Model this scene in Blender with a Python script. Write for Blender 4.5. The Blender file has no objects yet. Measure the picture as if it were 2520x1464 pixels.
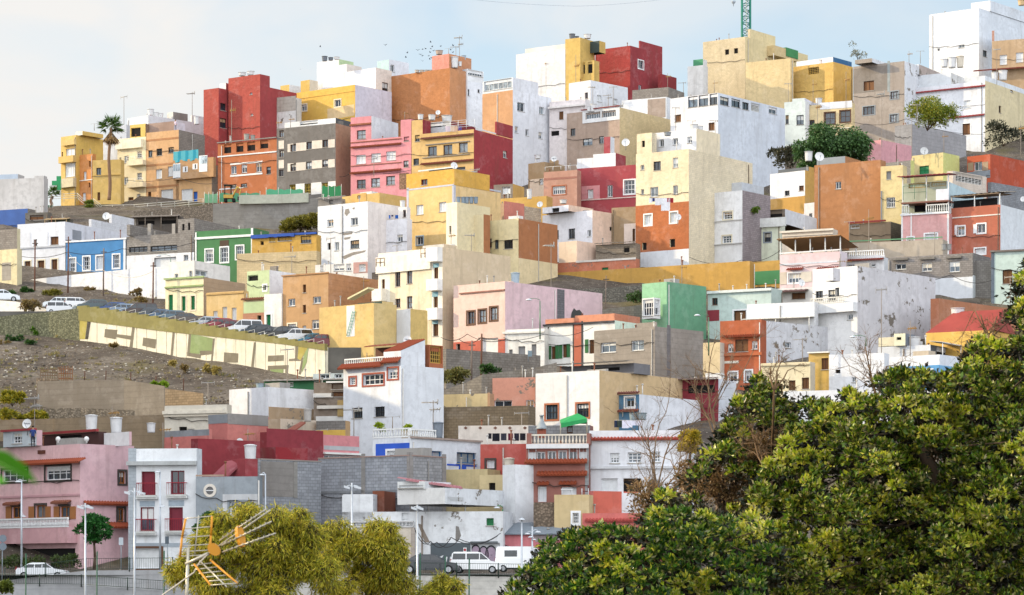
import bpy, math, random
import numpy as np
from mathutils import Vector
random.seed(7); RNG = np.random.default_rng(11)
SC = bpy.context.scene; COL = SC.collection
V = Vector; R_ = math.radians
# ---------------------------------------------------------------- projection helpers (2520 x 1464 working frame)
F, V0, UC = 7000.0, 1430.0, 1260.0
def ray(u, v): return V(((u-UC)/F, 1.0, (V0-v)/F))
def at(u, v, Y): return ray(u, v)*Y
ST = [(0, 12.6), (100, 13), (200, 13.5), (300, 14.2), (480, 16), (600, 18), (750, 20.5), (900, 23), (1100, 27), (1300, 31), (1440, 33)]
def Yof(v): return F/float(np.interp(v, [a for a, b in ST], [b for a, b in ST]))
_vs = np.linspace(0, 1440, 500); _ys = np.array([Yof(x) for x in _vs])
def vof(Y): return float(np.interp(-Y, -_ys, _vs))
# ---------------------------------------------------------------- tagging
LABELS = {}
def tag(o, label, cat, group=None, kind=None):
    if label: o['label'] = label
    if cat: o['category'] = cat
    if group: o['group'] = group
    if kind: o['kind'] = kind
    if label and label != 'x': LABELS.setdefault(label, set()).add(o.name)
    return o
def empty(name, loc, label=None, cat=None, group=None):
    o = bpy.data.objects.new(name, None); COL.objects.link(o); o.location = loc; o.empty_display_size = .5
    return tag(o, label, cat, group)
def dup(root, loc, label, group=None, scale=None, rz=None):
    r = root.copy(); COL.objects.link(r); r.location = loc
    if scale is not None: r.scale = scale
    if rz is not None: r.rotation_euler = (0, 0, rz)
    tag(r, label, root['category'], group or root.get('group'))
    for ch in root.children:
        c = ch.copy(); COL.objects.link(c); c.parent = r
        for g in ch.children:
            d = g.copy(); COL.objects.link(d); d.parent = c
    return r
# ---------------------------------------------------------------- materials
def lin(h, k=1.0):
    h = h.lstrip('#'); out = []
    for i in (0, 2, 4):
        c = int(h[i:i+2], 16)/255; out.append((c/12.92 if c <= .04045 else ((c+.055)/1.055)**2.4)*k)
    return (*out, 1)
MATS = {}
class NT:
    def __init__(s, name):
        s.m = bpy.data.materials.new(name); s.m.use_nodes = True; s.t = s.m.node_tree; s.n = s.t.nodes; s.l = s.t.links
        s.b = s.n['Principled BSDF']; s.b.inputs['Specular IOR Level'].default_value = .25
    def add(s, typ, **kw):
        n = s.n.new(typ)
        for k, v in kw.items():
            if k in n.inputs: n.inputs[k].default_value = v
            else: setattr(n, k, v)
        return n
    def link(s, a, b): s.l.new(a, b)
    def noise(s, vec, scale, det=3, rough=.6):
        n = s.add('ShaderNodeTexNoise', Scale=scale, Detail=det, Roughness=rough); s.link(vec, n.inputs['Vector']); return n.outputs['Fac']
    def ramp(s, fac, a, b, ca=(0, 0, 0, 1), cb=(1, 1, 1, 1)):
        r = s.add('ShaderNodeValToRGB'); e = r.color_ramp.elements; e[0].position = a; e[1].position = b; e[0].color = ca; e[1].color = cb
        s.link(fac, r.inputs['Fac']); return r.outputs['Color']
    def mix(s, fac, a, b, mode='MIX'):
        n = s.add('ShaderNodeMix', data_type='RGBA', blend_type=mode)
        for sock, x in ((n.inputs[0], fac), (n.inputs[6], a), (n.inputs[7], b)):
            if hasattr(x, 'links'): s.link(x, sock)
            else: sock.default_value = x
        return n.outputs[2]
    def bump(s, h, st, dist):
        n = s.add('ShaderNodeBump', Strength=st, Distance=dist); s.link(h, n.inputs['Height']); s.link(n.outputs[0], s.b.inputs['Normal'])
    def uv(s, sx=1, sy=1):
        tc = s.add('ShaderNodeUVMap'); oi = s.add('ShaderNodeObjectInfo')
        ad = s.add('ShaderNodeVectorMath', operation='MULTIPLY_ADD'); s.link(tc.outputs[0], ad.inputs[0]); ad.inputs[1].default_value = (sx, sy, 1)
        cm = s.add('ShaderNodeVectorMath', operation='SCALE'); cm.inputs[0].default_value = (37, 53, 71); s.link(oi.outputs['Random'], cm.inputs['Scale'])
        s.link(cm.outputs[0], ad.inputs[2]); return ad.outputs[0]
KAL = .9
def wallmat(code):
    """'kind:#hex': s smooth stucco, r rough stucco, b bare block, p painted block, c concrete, x peeling paint, t rubble stone, l plain paint"""
    if code in MATS: return MATS[code]
    kind, hx = code.split(':') if ':' in code else ('s', code)
    N = NT('wall_'+kind+hx.strip('#')); c = lin(hx, KAL); b = N.b; g_ = .3*c[0]+.59*c[1]+.11*c[2]; c = tuple(x*.83+g_*.17 for x in c[:3])+(1,)
    b.inputs['Roughness'].default_value = .85
    dk = tuple(x*.80 for x in c[:3])+(1,); lt = tuple(min(x*1.06, .88) for x in c[:3])+(1,)
    uv = N.uv(); us = N.uv(1.3, .12)
    if kind == 'l':
        col = N.mix(N.ramp(N.noise(uv, .6, 4), .3, .7), dk, lt); N.link(col, b.inputs['Base Color'])
        b.inputs['Roughness'].default_value = .6; MATS[code] = N.m; return N.m
    big = N.ramp(N.noise(uv, .22, 4), .35, .68)
    col = N.mix(big, tuple(x*.86 for x in c[:3])+(1,), lt)
    fade = N.ramp(N.noise(uv, .42, 6, .62), .54, .58); mf = N.add('ShaderNodeMath', operation='MULTIPLY'); N.link(fade, mf.inputs[0]); mf.inputs[1].default_value = .38
    col = N.mix(mf.outputs[0], col, tuple(min(.86, x*.85+.1) for x in c[:3])+(1,))
    fine = N.noise(uv, 1.5, 6, .72)
    col = N.mix(N.ramp(fine, .36, .55, (1, 1, 1, 1), (0, 0, 0, 1)), col, tuple(x*.82 for x in c[:3])+(1,))
    streak = N.ramp(N.noise(us, .9, 5, .65), .54, .72)
    dirt = N.mix(.3, tuple(x*.72 for x in c[:3])+(1,), lin('#7d6a55', .8)); m1 = N.add('ShaderNodeMath', operation='MULTIPLY'); N.link(streak, m1.inputs[0]); m1.inputs[1].default_value = .5
    col = N.mix(m1.outputs[0], col, dirt)
    if kind in 'bp':
        br = N.add('ShaderNodeTexBrick', Scale=1.0); br.inputs['Brick Width'].default_value = .48; br.inputs['Row Height'].default_value = .25
        br.inputs['Mortar Size'].default_value = .022; br.inputs['Mortar Smooth'].default_value = .3
        f = 1.0 if kind == 'b' else .45
        br.inputs['Color1'].default_value = (1, 1, 1, 1); br.inputs['Color2'].default_value = (1-.22*f,)*3+(1,); br.inputs['Mortar'].default_value = (1-.42*f,)*3+(1,)
        N.link(uv, br.inputs['Vector']); col = N.mix(1.0, col, br.outputs['Color'], 'MULTIPLY')
        N.bump(br.outputs['Fac'], .5, -.02)
    elif kind == 'c':
        wv = N.add('ShaderNodeTexWave', bands_direction='Y', Scale=.55, Distortion=1.2, Detail=2); N.link(uv, wv.inputs['Vector'])
        col = N.mix(1.0, col, N.ramp(wv.outputs['Fac'], .02, .14, (.9, .9, .9, 1), (1, 1, 1, 1)), 'MULTIPLY')
        st = N.ramp(N.noise(uv, .5, 6, .7), .5, .6); mm = N.add('ShaderNodeMath', operation='MULTIPLY'); N.link(st, mm.inputs[0]); mm.inputs[1].default_value = .3
        col = N.mix(mm.outputs[0], col, tuple(x*.62 for x in c[:3])+(1,)); N.bump(N.noise(uv, 3, 4), .4, .03)
    elif kind == 'x':
        pt = N.ramp(N.noise(uv, .55, 7, .72), .585, .60); col = N.mix(pt, col, lin('#8c857c', .7))
        N.bump(N.noise(uv, 1.6, 5), .5, .06)
    elif kind == 't':
        vo = N.add('ShaderNodeTexVoronoi', Scale=5.2, feature='F1'); N.link(uv, vo.inputs['Vector'])
        sp = N.add('ShaderNodeSeparateColor'); N.link(vo.outputs['Color'], sp.inputs[0]); col = N.mix(.6, col, N.mix(1.0, N.ramp(sp.outputs[0], 0, 1, (.45, .45, .45, 1), (1.2, 1.2, 1.2, 1)), c, 'MULTIPLY')); col = N.mix(N.ramp(vo.outputs['Distance'], .35, .62), col, tuple(x*.5 for x in c[:3])+(1,))
        N.bump(vo.outputs['Distance'], .8, -.08)
    elif kind == 'r': N.bump(N.noise(uv, 2.2, 4, .55), .9, .09)
    else: N.bump(N.noise(uv, 3.5, 4), .35, .025)
    N.link(col, b.inputs['Base Color']); MATS[code] = N.m; return N.m
def plain(hx, rough=.5, metal=0., spec=.3, name=None):
    key = ('pl', hx, rough, metal)
    if key in MATS: return MATS[key]
    N = NT(name or 'paint_'+hx.strip('#')); c = lin(hx, KAL); uv = N.add('ShaderNodeTexCoord').outputs['Object']
    col = N.mix(N.ramp(N.noise(uv, 3.0, 4), .35, .7), tuple(x*.86 for x in c[:3])+(1,), c); N.link(col, N.b.inputs['Base Color'])
    N.b.inputs['Roughness'].default_value = rough; N.b.inputs['Metallic'].default_value = metal; N.b.inputs['Specular IOR Level'].default_value = spec
    MATS[key] = N.m; return N.m
def glass(hx='#2b3540', rough=.12):
    key = ('gl', hx)
    if key in MATS: return MATS[key]
    N = NT('window_glass_'+hx.strip('#')); oi = N.add('ShaderNodeObjectInfo'); tc = N.add('ShaderNodeTexCoord').outputs['Object']
    c = lin(hx)
    col = N.mix(N.ramp(N.noise(tc, 1.4, 2), .4, .6), tuple(x*.55 for x in c[:3])+(1,), tuple(min(1, x*1.6) for x in c[:3])+(1,))
    N.link(N.mix(oi.outputs['Random'], col, tuple(x*.7 for x in c[:3])+(1,)), N.b.inputs['Base Color'])
    N.b.inputs['Roughness'].default_value = rough; N.b.inputs['Specular IOR Level'].default_value = .8
    MATS[key] = N.m; return N.m
# ---------------------------------------------------------------- mesh builder
class MB:
    def __init__(s): s.v = []; s.f = []; s.m = []; s.sm = []
    def quad(s, pts, mi=0, sm=False):
        i = len(s.v); s.v += pts; s.f.append(tuple(range(i, i+len(pts)))); s.m.append(mi); s.sm.append(sm)
    def obox(s, o, ex, ey, ez, mi=0):
        i = len(s.v)
        s.v += [o, o+ex, o+ex+ey, o+ey, o+ez, o+ex+ez, o+ex+ey+ez, o+ey+ez]
        for q in ((0, 3, 2, 1), (4, 5, 6, 7), (0, 1, 5, 4), (1, 2, 6, 5), (2, 3, 7, 6), (3, 0, 4, 7)):
            s.f.append(tuple(i+k for k in q)); s.m.append(mi); s.sm.append(False)
    def box(s, x0, x1, y0, y1, z0, z1, mi=0): s.obox(V((x0, y0, z0)), V((x1-x0, 0, 0)), V((0, y1-y0, 0)), V((0, 0, z1-z0)), mi)
    def cyl(s, p0, p1, r0, r1=None, n=8, mi=0, cap=True, sm=True):
        r1 = r0 if r1 is None else r1; p0 = V(p0); p1 = V(p1); d = (p1-p0).normalized()
        a = d.orthogonal().normalized(); b = d.cross(a); i = len(s.v)
        for p, r in ((p0, r0), (p1, r1)):
            for k in range(n):
                t = 2*math.pi*k/n; s.v.append(p+a*(r*math.cos(t))+b*(r*math.sin(t)))
        for k in range(n):
            k2 = (k+1) % n; s.f.append((i+k, i+k2, i+n+k2, i+n+k)); s.m.append(mi); s.sm.append(sm)
        if cap:
            s.f.append(tuple(i+k for k in reversed(range(n)))); s.f.append(tuple(i+n+k for k in range(n))); s.m += [mi, mi]; s.sm += [False, False]
    def lathe(s, base, prof, n=16, mi=0):
        i = len(s.v); base = V(base)
        for r, z in prof:
            for k in range(n):
                t = 2*math.pi*k/n; s.v.append(base+V((r*math.cos(t), r*math.sin(t), z)))
        for j in range(len(prof)-1):
            for k in range(n):
                k2 = (k+1) % n; s.f.append((i+j*n+k, i+j*n+k2, i+(j+1)*n+k2, i+(j+1)*n+k)); s.m.append(mi); s.sm.append(True)
        s.f.append(tuple(i+k for k in reversed(range(n)))); s.f.append(tuple(i+(len(prof)-1)*n+k for k in range(n))); s.m += [mi, mi]; s.sm += [False, False]
    def tube(s, pts, r, n=5, mi=0, r1=None):
        for k in range(len(pts)-1):
            ra = r if r1 is None else r+(r1-r)*k/(len(pts)-1); rb = r if r1 is None else r+(r1-r)*(k+1)/(len(pts)-1)
            s.cyl(pts[k], pts[k+1], ra, rb, n, mi, cap=(k in (0, len(pts)-2)))
    def build(s, name, mats, parent=None, origin=None, uv=True):
        if not s.f: return None
        o0 = V(origin) if origin is not None else (parent.location.copy() if parent else V((0, 0, 0)))
        if parent is not None and parent.parent is not None and origin is None: o0 = ORG.get(parent.name, o0)
        me = bpy.data.meshes.new(name); me.from_pydata([tuple(p-o0) for p in s.v], [], s.f)
        for m in (mats if isinstance(mats, (list, tuple)) else [mats]): me.materials.append(m)
        me.polygons.foreach_set('material_index', s.m); me.polygons.foreach_set('use_smooth', s.sm)
        if uv:
            me.calc_loop_triangles(); ul = me.uv_layers.new(name='UVMap'); dat = np.zeros((len(me.loops), 2), np.float32)
            vv = s.v
            for p in me.polygons:
                n = p.normal
                if abs(n.z) > .75:
                    for li, vi in zip(p.loop_indices, p.vertices): q = vv[vi]; dat[li] = (q.x % 400, q.y)
                else:
                    l = math.hypot(n.x, n.y) or 1; tx, ty = -n.y/l, n.x/l
                    for li, vi in zip(p.loop_indices, p.vertices): q = vv[vi]; dat[li] = (q.x*tx+q.y*ty, q.z)
            ul.data.foreach_set('uv', dat.ravel())
        o = bpy.data.objects.new(name, me); COL.objects.link(o)
        if parent is not None: o.parent = parent; ORG[o.name] = o0
        else: o.location = o0
        me.update(); return o
ORG = {}
ZU = V((0, 0, 1))
class Face:
    def __init__(s, o, e, ln): s.o = V((o.x, o.y, 0)); s.e = e; s.len = ln; s.n = V((e.y, -e.x, 0))
    def hit(s, u, v):
        r = ray(u, v); d = r.x*s.n.x+r.y*s.n.y; t = s.o.dot(s.n)/d; P = r*t
        return (V((P.x, P.y, 0))-s.o).dot(s.e), P.z
    def P(s, a, z, d=0.): return s.o+s.e*a-s.n*d+ZU*z
    def rect(s, u, v, w, h):
        a = s.hit(u-w/2, v)[0]; b = s.hit(u+w/2, v)[0]; z1 = s.hit(u, v-h/2)[1]; z0 = s.hit(u, v+h/2)[1]
        return [min(a, b), max(a, b), z0, z1]
    def box(s, mb, a0, a1, z0, z1, d0, d1, mi=0): mb.obox(s.P(a0, z0, d0), s.e*(a1-a0), s.n*(d0-d1), ZU*(z1-z0), mi)
def grid_face(mb, fc, a0, a1, z0, z1, holes, mi=0, d=0., reveal=.24, rmi=None):
    hs = [h for h in holes if h[1] > a0 and h[0] < a1 and h[3] > z0 and h[2] < z1]
    xs = sorted({a0, a1, *[min(max(x, a0), a1) for h in hs for x in h[:2]]}); zs = sorted({z0, z1, *[min(max(z, z0), z1) for h in hs for z in h[2:4]]})
    for i in range(len(xs)-1):
        if xs[i+1]-xs[i] < 1e-4: continue
        for j in range(len(zs)-1):
            if zs[j+1]-zs[j] < 1e-4: continue
            xm = (xs[i]+xs[i+1])/2; zm = (zs[j]+zs[j+1])/2
            if any(h[0] < xm < h[1] and h[2] < zm < h[3] for h in hs): continue
            mb.quad([fc.P(xs[i], zs[j], d), fc.P(xs[i+1], zs[j], d), fc.P(xs[i+1], zs[j+1], d), fc.P(xs[i], zs[j+1], d)], mi)
    if reveal:
        for h in hs:
            A, B, z_, Z_ = max(h[0], a0), min(h[1], a1), max(h[2], z0), min(h[3], z1); q = reveal+.03
            for p in ((A, z_, A, Z_), (B, z_, B, Z_), (A, z_, B, z_), (A, Z_, B, Z_)):
                mb.quad([fc.P(p[0], p[1], d), fc.P(p[2], p[3], d), fc.P(p[2], p[3], q), fc.P(p[0], p[1], q)], mi if rmi is None else rmi)
WHITE, BROWN, DARK = '#eceff2', '#5b3a26', '#2c2b2c'
# style: object name, frame colour, columns, rows, pane kind
STY = {'w': ('window', WHITE, 2, 1, 'gl'), 'g': ('window', WHITE, 3, 3, 'gl'), 'G': ('window', WHITE, 4, 2, 'gl'), 'b': ('window', BROWN, 2, 1, 'gl'),
       'B': ('window', BROWN, 2, 1, 'wood'), 'd': ('opening', None, 0, 0, 'dark'), 's': ('window', WHITE, 2, 1, 'shut'), 'S': ('window', WHITE, 1, 2, 'shut'),
       'm': ('window', DARK, 4, 2, 'gl'), 'k': ('window', DARK, 2, 1, 'gl'), 'D': ('door', WHITE, 2, 1, 'shut'), 'E': ('door', BROWN, 2, 1, 'wood'),
       'X': ('window', '#8f8f90', 1, 1, 'blk'), 'N': ('window', '#1f7a45', 2, 2, 'grn'), 'O': ('window', BROWN, 3, 1, 'cur'), 'r': ('window', '#7c2030', 2, 1, 'gl'),
       'R': ('window', '#7c2030', 1, 1, 'red'), 'Q': ('garage_door', WHITE, 1, 1, 'rol'), 'V': ('window', '#3f3a36', 4, 1, 'cur'), 'U': ('window', '#1f5f94', 3, 1, 'cur'),
       'q': ('garage_door', '#b9bcc0', 1, 1, 'rol'), 'o': ('window', '#a5682c', 2, 1, 'gl'), 'J': ('door', '#2a5fb0', 1, 1, 'blu'), 'n': ('door', '#1f7a45', 2, 1, 'grn'),
       'y': ('window', '#b9a03a', 4, 3, 'dark'), 'z': ('window', WHITE, 6, 1, 'gl'), 'W': ('window', WHITE, 4, 1, 'shut'), 'T': ('window', BROWN, 2, 2, 'cur'),
       'v': ('air_brick_screen', '#c9a24c', 6, 4, 'dark'), 'e': ('air_brick_screen', '#e9e9e6', 8, 6, 'dark')}
SUR = {'w': '#f1f3f5', 'b': '#6a4630', 'o': '#b3643a', 'g': '#8d98a2', 'k': '#4a423d', 'r': '#a84a35', 'c': '#e6dcc0', 'l': '#9fb6c9'}
def pane_mat(k):
    r = random.random()
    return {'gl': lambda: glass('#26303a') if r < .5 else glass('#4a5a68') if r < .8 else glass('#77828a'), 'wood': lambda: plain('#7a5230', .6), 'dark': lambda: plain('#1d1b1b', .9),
            'shut': lambda: plain('#e3e7ea', .5), 'blk': lambda: wallmat('c:#9a9a9c'), 'grn': lambda: plain('#2d8a58', .5), 'cur': lambda: glass('#8f9aa2') if r < .5 else glass('#39444e'),
            'red': lambda: plain('#7a2235', .5), 'rol': lambda: plain('#dfe2e4', .5), 'blu': lambda: plain('#2a62b5', .5)}[k]()
HOUSES = []
class House:
    def __init__(s, label, u0, uc, u1, vt, vb, L, R=None, th=38, Y=None, after=None, parent=None, on=None, back=0., dep=8., zb=None, name='house', cat='house', group=None, vbot=None, drop=5., roof='c:#9d978f', cop=None):
        s.root = parent.root if parent else None; s.parent = parent
        if parent and th == 38: th = parent.th
        s.th = th; t = R_(th); e1 = V((-math.cos(t), math.sin(t), 0)); e2 = V((math.sin(t), math.cos(t), 0))
        if after is not None:
            p = after.C; ku = (uc-UC)/F; d = -e1   # p + d*k on ray uc
            k = (ku*p.y-p.x)/(d.x-ku*d.y); Y = p.y+d.y*k
        if on:
            fc = parent.fL if on == 'L' else parent.fR; a, z = fc.hit(uc, vt); Y = fc.P(a, z).y
        if Y is None: Y = (parent.Y if parent else Yof(vb))
        Y += back; s.Y = Y; c = at(uc, vt, Y); s.C = V((c.x, c.y, 0)); s.zt = c.z
        def length(u, e, dflt):
            if abs(u-uc) < .5: return dflt
            k = (u-UC)/F; return (s.C.x-k*s.C.y)/(k*e.y-e.x)
        s.a = length(u0, e1, dep); s.b = length(u1, e2, dep)
        if s.a <= 0 or s.b <= 0 or s.a > 60 or s.b > 60: print('BAD LEN', label, s.a, s.b); s.a = min(max(s.a, 3), 60) if s.a > 0 else 6; s.b = min(max(s.b, 3), 60) if s.b > 0 else 6
        if zb is not None: s.zb = zb
        elif vbot is not None: s.zb = at(uc, vbot, Y).z
        elif parent: s.zb = parent.zt
        else: s.zb = at(uc, vb, Y).z-drop
        s.e1, s.e2 = e1, e2
        s.fL = Face(s.C, e1, s.a); s.fR = Face(s.C, e2, s.b); s.fR.n = V((math.cos(t), -math.sin(t), 0)); s.fL.n = V((-math.sin(t), -math.cos(t), 0))
        s.L, s.R, s.roof = L, R or L, roof; s.holes = {'L': [], 'R': []}; s.bands = []; s.name = 'wall' if not parent else name; s.cop = cop
        if not parent: s.root = empty(name, V((s.C.x, s.C.y, s.zb+drop)), label, cat, group)
        HOUSES.append(s)
    def f(s, k): return s.fL if k == 'L' else s.fR
    def w(s, fk, sty, *rects, sur=None, label=None):
        nm, fcol, nx, ny, pk = STY[sty]; fc = s.f(fk)
        for (u, v, w, h) in rects:
            r = fc.rect(u, v, w, h); r[0] = max(r[0], .12); r[1] = min(r[1], fc.len-.12); r[2] = max(r[2], s.zb+.02); r[3] = min(r[3], s.zt-.06)
            if r[1]-r[0] < .15 or r[3]-r[2] < .15: print('skip win', u, v); continue
            s.holes[fk].append(r); a0, a1, z0, z1 = r; d = .24
            mb = MB()
            fw = min(.09, (a1-a0)*.14)
            if fcol:
                for q in ((a0, a0+fw, z0, z1), (a1-fw, a1, z0, z1), (a0+fw, a1-fw, z0, z0+fw), (a0+fw, a1-fw, z1-fw, z1)): fc.box(mb, *q, d-.07, d, 0)
                bw = fw*.62
                for i in range(1, nx): x = a0+(a1-a0)*i/nx; fc.box(mb, x-bw/2, x+bw/2, z0+fw, z1-fw, d-.06, d-.005, 0)
                for j in range(1, ny): z = z0+(z1-z0)*j/ny; fc.box(mb, a0+fw, a1-fw, z-bw/2, z+bw/2, d-.055, d-.006, 0)
            mats = [plain(fcol or DARK, .45)]
            if sur:
                mats.append(wallmat('l:'+SUR[sur])); t = .16
                for q in ((a0-t, a0, z0-t, z1+t), (a1, a1+t, z0-t, z1+t), (a0, a1, z0-t, z0), (a0, a1, z1, z1+t)): fc.box(mb, *q, -.045, .02, 1)
            elif fcol and nm == 'window':
                mats.append(wallmat('c:#b9b4ab')); fc.box(mb, a0-.06, a1+.06, z0-.07, z0-.003, -.07, .1, 1)
            p = MB(); fc.box(p, a0, a1, z0, z1, d, d+.03, 0)
            if fcol:
                o = mb.build(nm, mats, s.root)
                if label: o['label'] = label
                if pk == 'gl' and nm == 'window' and random.random() < .38: q_ = MB(); fc.box(q_, a0+fw, a1-fw, z1-(z1-z0)*random.uniform(.3, .6), z1-fw, d-.03, d-.008, 0); q_.build('roller_blind', plain(random.choice(('#e4e6e6', '#d8d2c4', '#c9cdd0', '#b79a78')), .7), o, uv=False)
                p.build('pane' if pk in ('gl', 'cur', 'dark') else 'shutter' if nm == 'window' else 'panel', pane_mat(pk), o, uv=False)
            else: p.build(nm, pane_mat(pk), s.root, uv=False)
        return s
    def band(s, fk, u0, v0, u1, v1, col, name='painted_band', th=.03):
        s.bands.append((fk, s.f(fk).rect((u0+u1)/2, (v0+v1)/2, abs(u1-u0), abs(v1-v0)), col, name, th)); return s
    def patch(s, fk, pts, col, name='bare_patch', off=.02):
        fc = s.f(fk); mb = MB(); q = []
        for (u, v) in pts:
            a, z = fc.hit(u, v); q.append(fc.P(min(max(a, .02), fc.len-.02), min(z, s.zt-.02), -off))
        mb.quad(q); mb.build(name, wallmat(col), s.root); return s
    def bal(s, fk, u0, u1, vt, vb, col='#eceff2', out=1.0, kind='solid', rail='#8c1f2e', name='balcony'):
        fc = s.f(fk); a0, a1, z0, z1 = fc.rect((u0+u1)/2, (vt+vb)/2, abs(u1-u0), abs(vb-vt)); mb = MB(); mats = [wallmat(col), plain(rail, .5)]
        if kind == 'solid': fc.box(mb, a0, a1, z0, z1, -out, 0)
        else:
            fc.box(mb, a0, a1, z0-.16, z0, -out, 0)
            n = max(4, int((a1-a0)/.16))
            for i in range(n+1): x = a0+.03+(a1-a0-.06)*i/n; mb.cyl(fc.P(x, z0, -out+.04), fc.P(x, z1, -out+.04), .016, n=4, mi=1, cap=False)
            fc.box(mb, a0, a1, z1, z1+.06, -out, -out+.07, 1)
            for x in (a0, a1-.05): fc.box(mb, x, x+.05, z1, z1+.05, -out+.07, 0, 1)
        mb.build(name, mats, s.root); return s
    def eave(s, fk, u0, u1, v, out=.55, col='#96492f', hgt=.28, name='tiled_eave'):
        fc = s.f(fk); a0, a1, z0, z1 = fc.rect((u0+u1)/2, v, abs(u1-u0), 2); zm = (z0+z1)/2; mb = MB(); tile(mb, fc.P(a0, zm+hgt, 0), fc.e*(a1-a0), fc.n*out-ZU*hgt, .26)
        mb.build(name, plain(col, .75), s.root); return s
    def cornice(s, fk, u0, u1, v, col='#eceff2', h=.18, out=.14, name='cornice'):
        fc = s.f(fk); a0, a1, z0, z1 = fc.rect((u0+u1)/2, v, abs(u1-u0), 2); mb = MB(); fc.box(mb, a0, a1, (z0+z1)/2-h/2, (z0+z1)/2+h/2, -out, 0); mb.build(name, wallmat(col), s.root); return s
    def balu(s, fk, u0, u1, vt, vb, col='#efefee', d=.1, name='balustrade'):
        fc = s.f(fk); a0, a1, z0, z1 = fc.rect((u0+u1)/2, (vt+vb)/2, abs(u1-u0), abs(vb-vt)); mb = MB(); balus(mb, fc.P(a0, z0, d), fc.P(a1, z0, d), z1-z0); mb.build(name, plain(col, .6), s.root, uv=False); return s
    def rail(s, fk, u0, u1, vt, vb, col='#d8dbe0', d=.15, name='railing', n=4):
        fc = s.f(fk); a0, a1, z0, z1 = fc.rect((u0+u1)/2, (vt+vb)/2, abs(u1-u0), abs(vb-vt)); mb = MB()
        m = max(2, int((a1-a0)/1.1))
        for i in range(m+1): x = a0+(a1-a0)*i/m; mb.cyl(fc.P(x, z0, d), fc.P(x, z1, d), .035, n=5)
        for j in range(n): z = z0+(z1-z0)*(j+1)/n; mb.cyl(fc.P(a0, z, d), fc.P(a1, z, d), .028, n=5)
        mb.build(name, plain(col, .5), s.root, uv=False); return s
    def vol(s, u0, uc, u1, vt, L=None, R=None, **kw):
        kw.setdefault('name', 'upper_storey'); return House(None, u0, uc, u1, vt, 0, L or s.L, R or s.R, parent=s, **kw)
    def awn(s, fk, u0, u1, v, out=2.0, drop=.4, col='#8d8f90', name='canopy', posts=0, ph=2.2):
        fc = s.f(fk); a0, a1, z0, z1 = fc.rect((u0+u1)/2, v, abs(u1-u0), 2); mb = MB(); corr(mb, fc.P(a0, z1, 0), fc.e*(a1-a0), fc.n*out-ZU*drop)
        for i in range(posts): x = a0+.1+(a1-a0-.2)*i/max(1, posts-1); q = fc.P(x, z1-drop-.03, -out+.1); mb.cyl(q, q-ZU*ph, .05, n=6)
        mb.build(name, plain(col, .6), s.root); return s
    def details(s):
        # drainpipes, facade cables and roof pipes
        rd = random.Random(hash((round(s.C.x, 1), round(s.C.y, 1))) & 0xffff)
        if s.parent or s.a < 3 or s.zt-s.zb < 6: return
        H_ = s.zt-s.zb-5
        if rd.random() < .55:
            k = rd.choice('LLR'); fc = s.f(k); x = fc.len*rd.choice((.04, .5, .93)); mb = MB(); mb.cyl(fc.P(x, s.zb, -.07), fc.P(x, s.zt-.3, -.07), .055, n=6)
            if not any(h[0]-.1 < x < h[1]+.1 for h in s.holes[k]): mb.build('drainpipe', plain(rd.choice(('#b9b4ac', '#8d8a86', '#d5d2cc', '#7a6a5a')), .6), s.root, uv=False)
        if rd.random() < .5:
            fc = s.fL; z = s.zt-rd.uniform(.25, .5)*H_; mb = MB(); n = 9; mb.tube([fc.P(fc.len*i/n, z+.12*math.sin(i*2.3)+.05*i-.5*math.sin(math.pi*i/n)*.4, -.1) for i in range(n+1)], .035, 4); mb.build('facade_cable', plain('#3a3634', .8), s.root, uv=False)
        if s.Y < 425 and s.b > 4 and rd.random() < .6:
            x0 = rd.uniform(.08, .5)*s.a; x1 = x0+rd.uniform(.2, .4)*s.a; dd = rd.uniform(1.6, 3.2); hh = rd.uniform(.35, .85); mb = MB(); s.fL.box(mb, x0, x1, s.zt-.5, s.zt+hh, dd, dd+rd.uniform(.2, 1.5)); mb.build('roof_parapet', wallmat(rd.choice(('b:#9a928a', '#e2e2e0', s.L, '#c9b9a2', '#a9a6a2'))), s.root)
        for i in range(rd.randint(0, 3)):
            q = s.C+s.e1*s.a*rd.uniform(.1, .9)+s.e2*min(s.b, 4)*rd.uniform(.15, .7)+ZU*(s.zt-.4); mb = MB(); h = rd.uniform(.6, 1.5); mb.cyl(q, q+ZU*h, .06, n=6); mb.cyl(q+ZU*h, q+ZU*(h+.12), .11, n=6); mb.build('vent_pipe', plain(rd.choice(('#a8a49e', '#8a5a44', '#d9d6d0')), .7), s.root, uv=False)
    def finish(s):
        s.details()
        mats = [wallmat(s.L), wallmat(s.R), wallmat(s.roof)]; mb = MB()
        grid_face(mb, s.fL, 0, s.a, s.zb, s.zt, s.holes['L'], 0); grid_face(mb, s.fR, 0, s.b, s.zb, s.zt, s.holes['R'], 1)
        C, A, B = s.C, s.e1*s.a, s.e2*s.b; z0, z1 = ZU*s.zb, ZU*s.zt
        mb.quad([C+A+z0, C+A+B+z0, C+A+B+z1, C+A+z1], 1); mb.quad([C+B+z0, C+A+B+z0, C+A+B+z1, C+B+z1], 0)
        # parapet: roof deck sits below the wall top
        dz = min(.55, (s.zt-s.zb)*.3); w = .18
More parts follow.
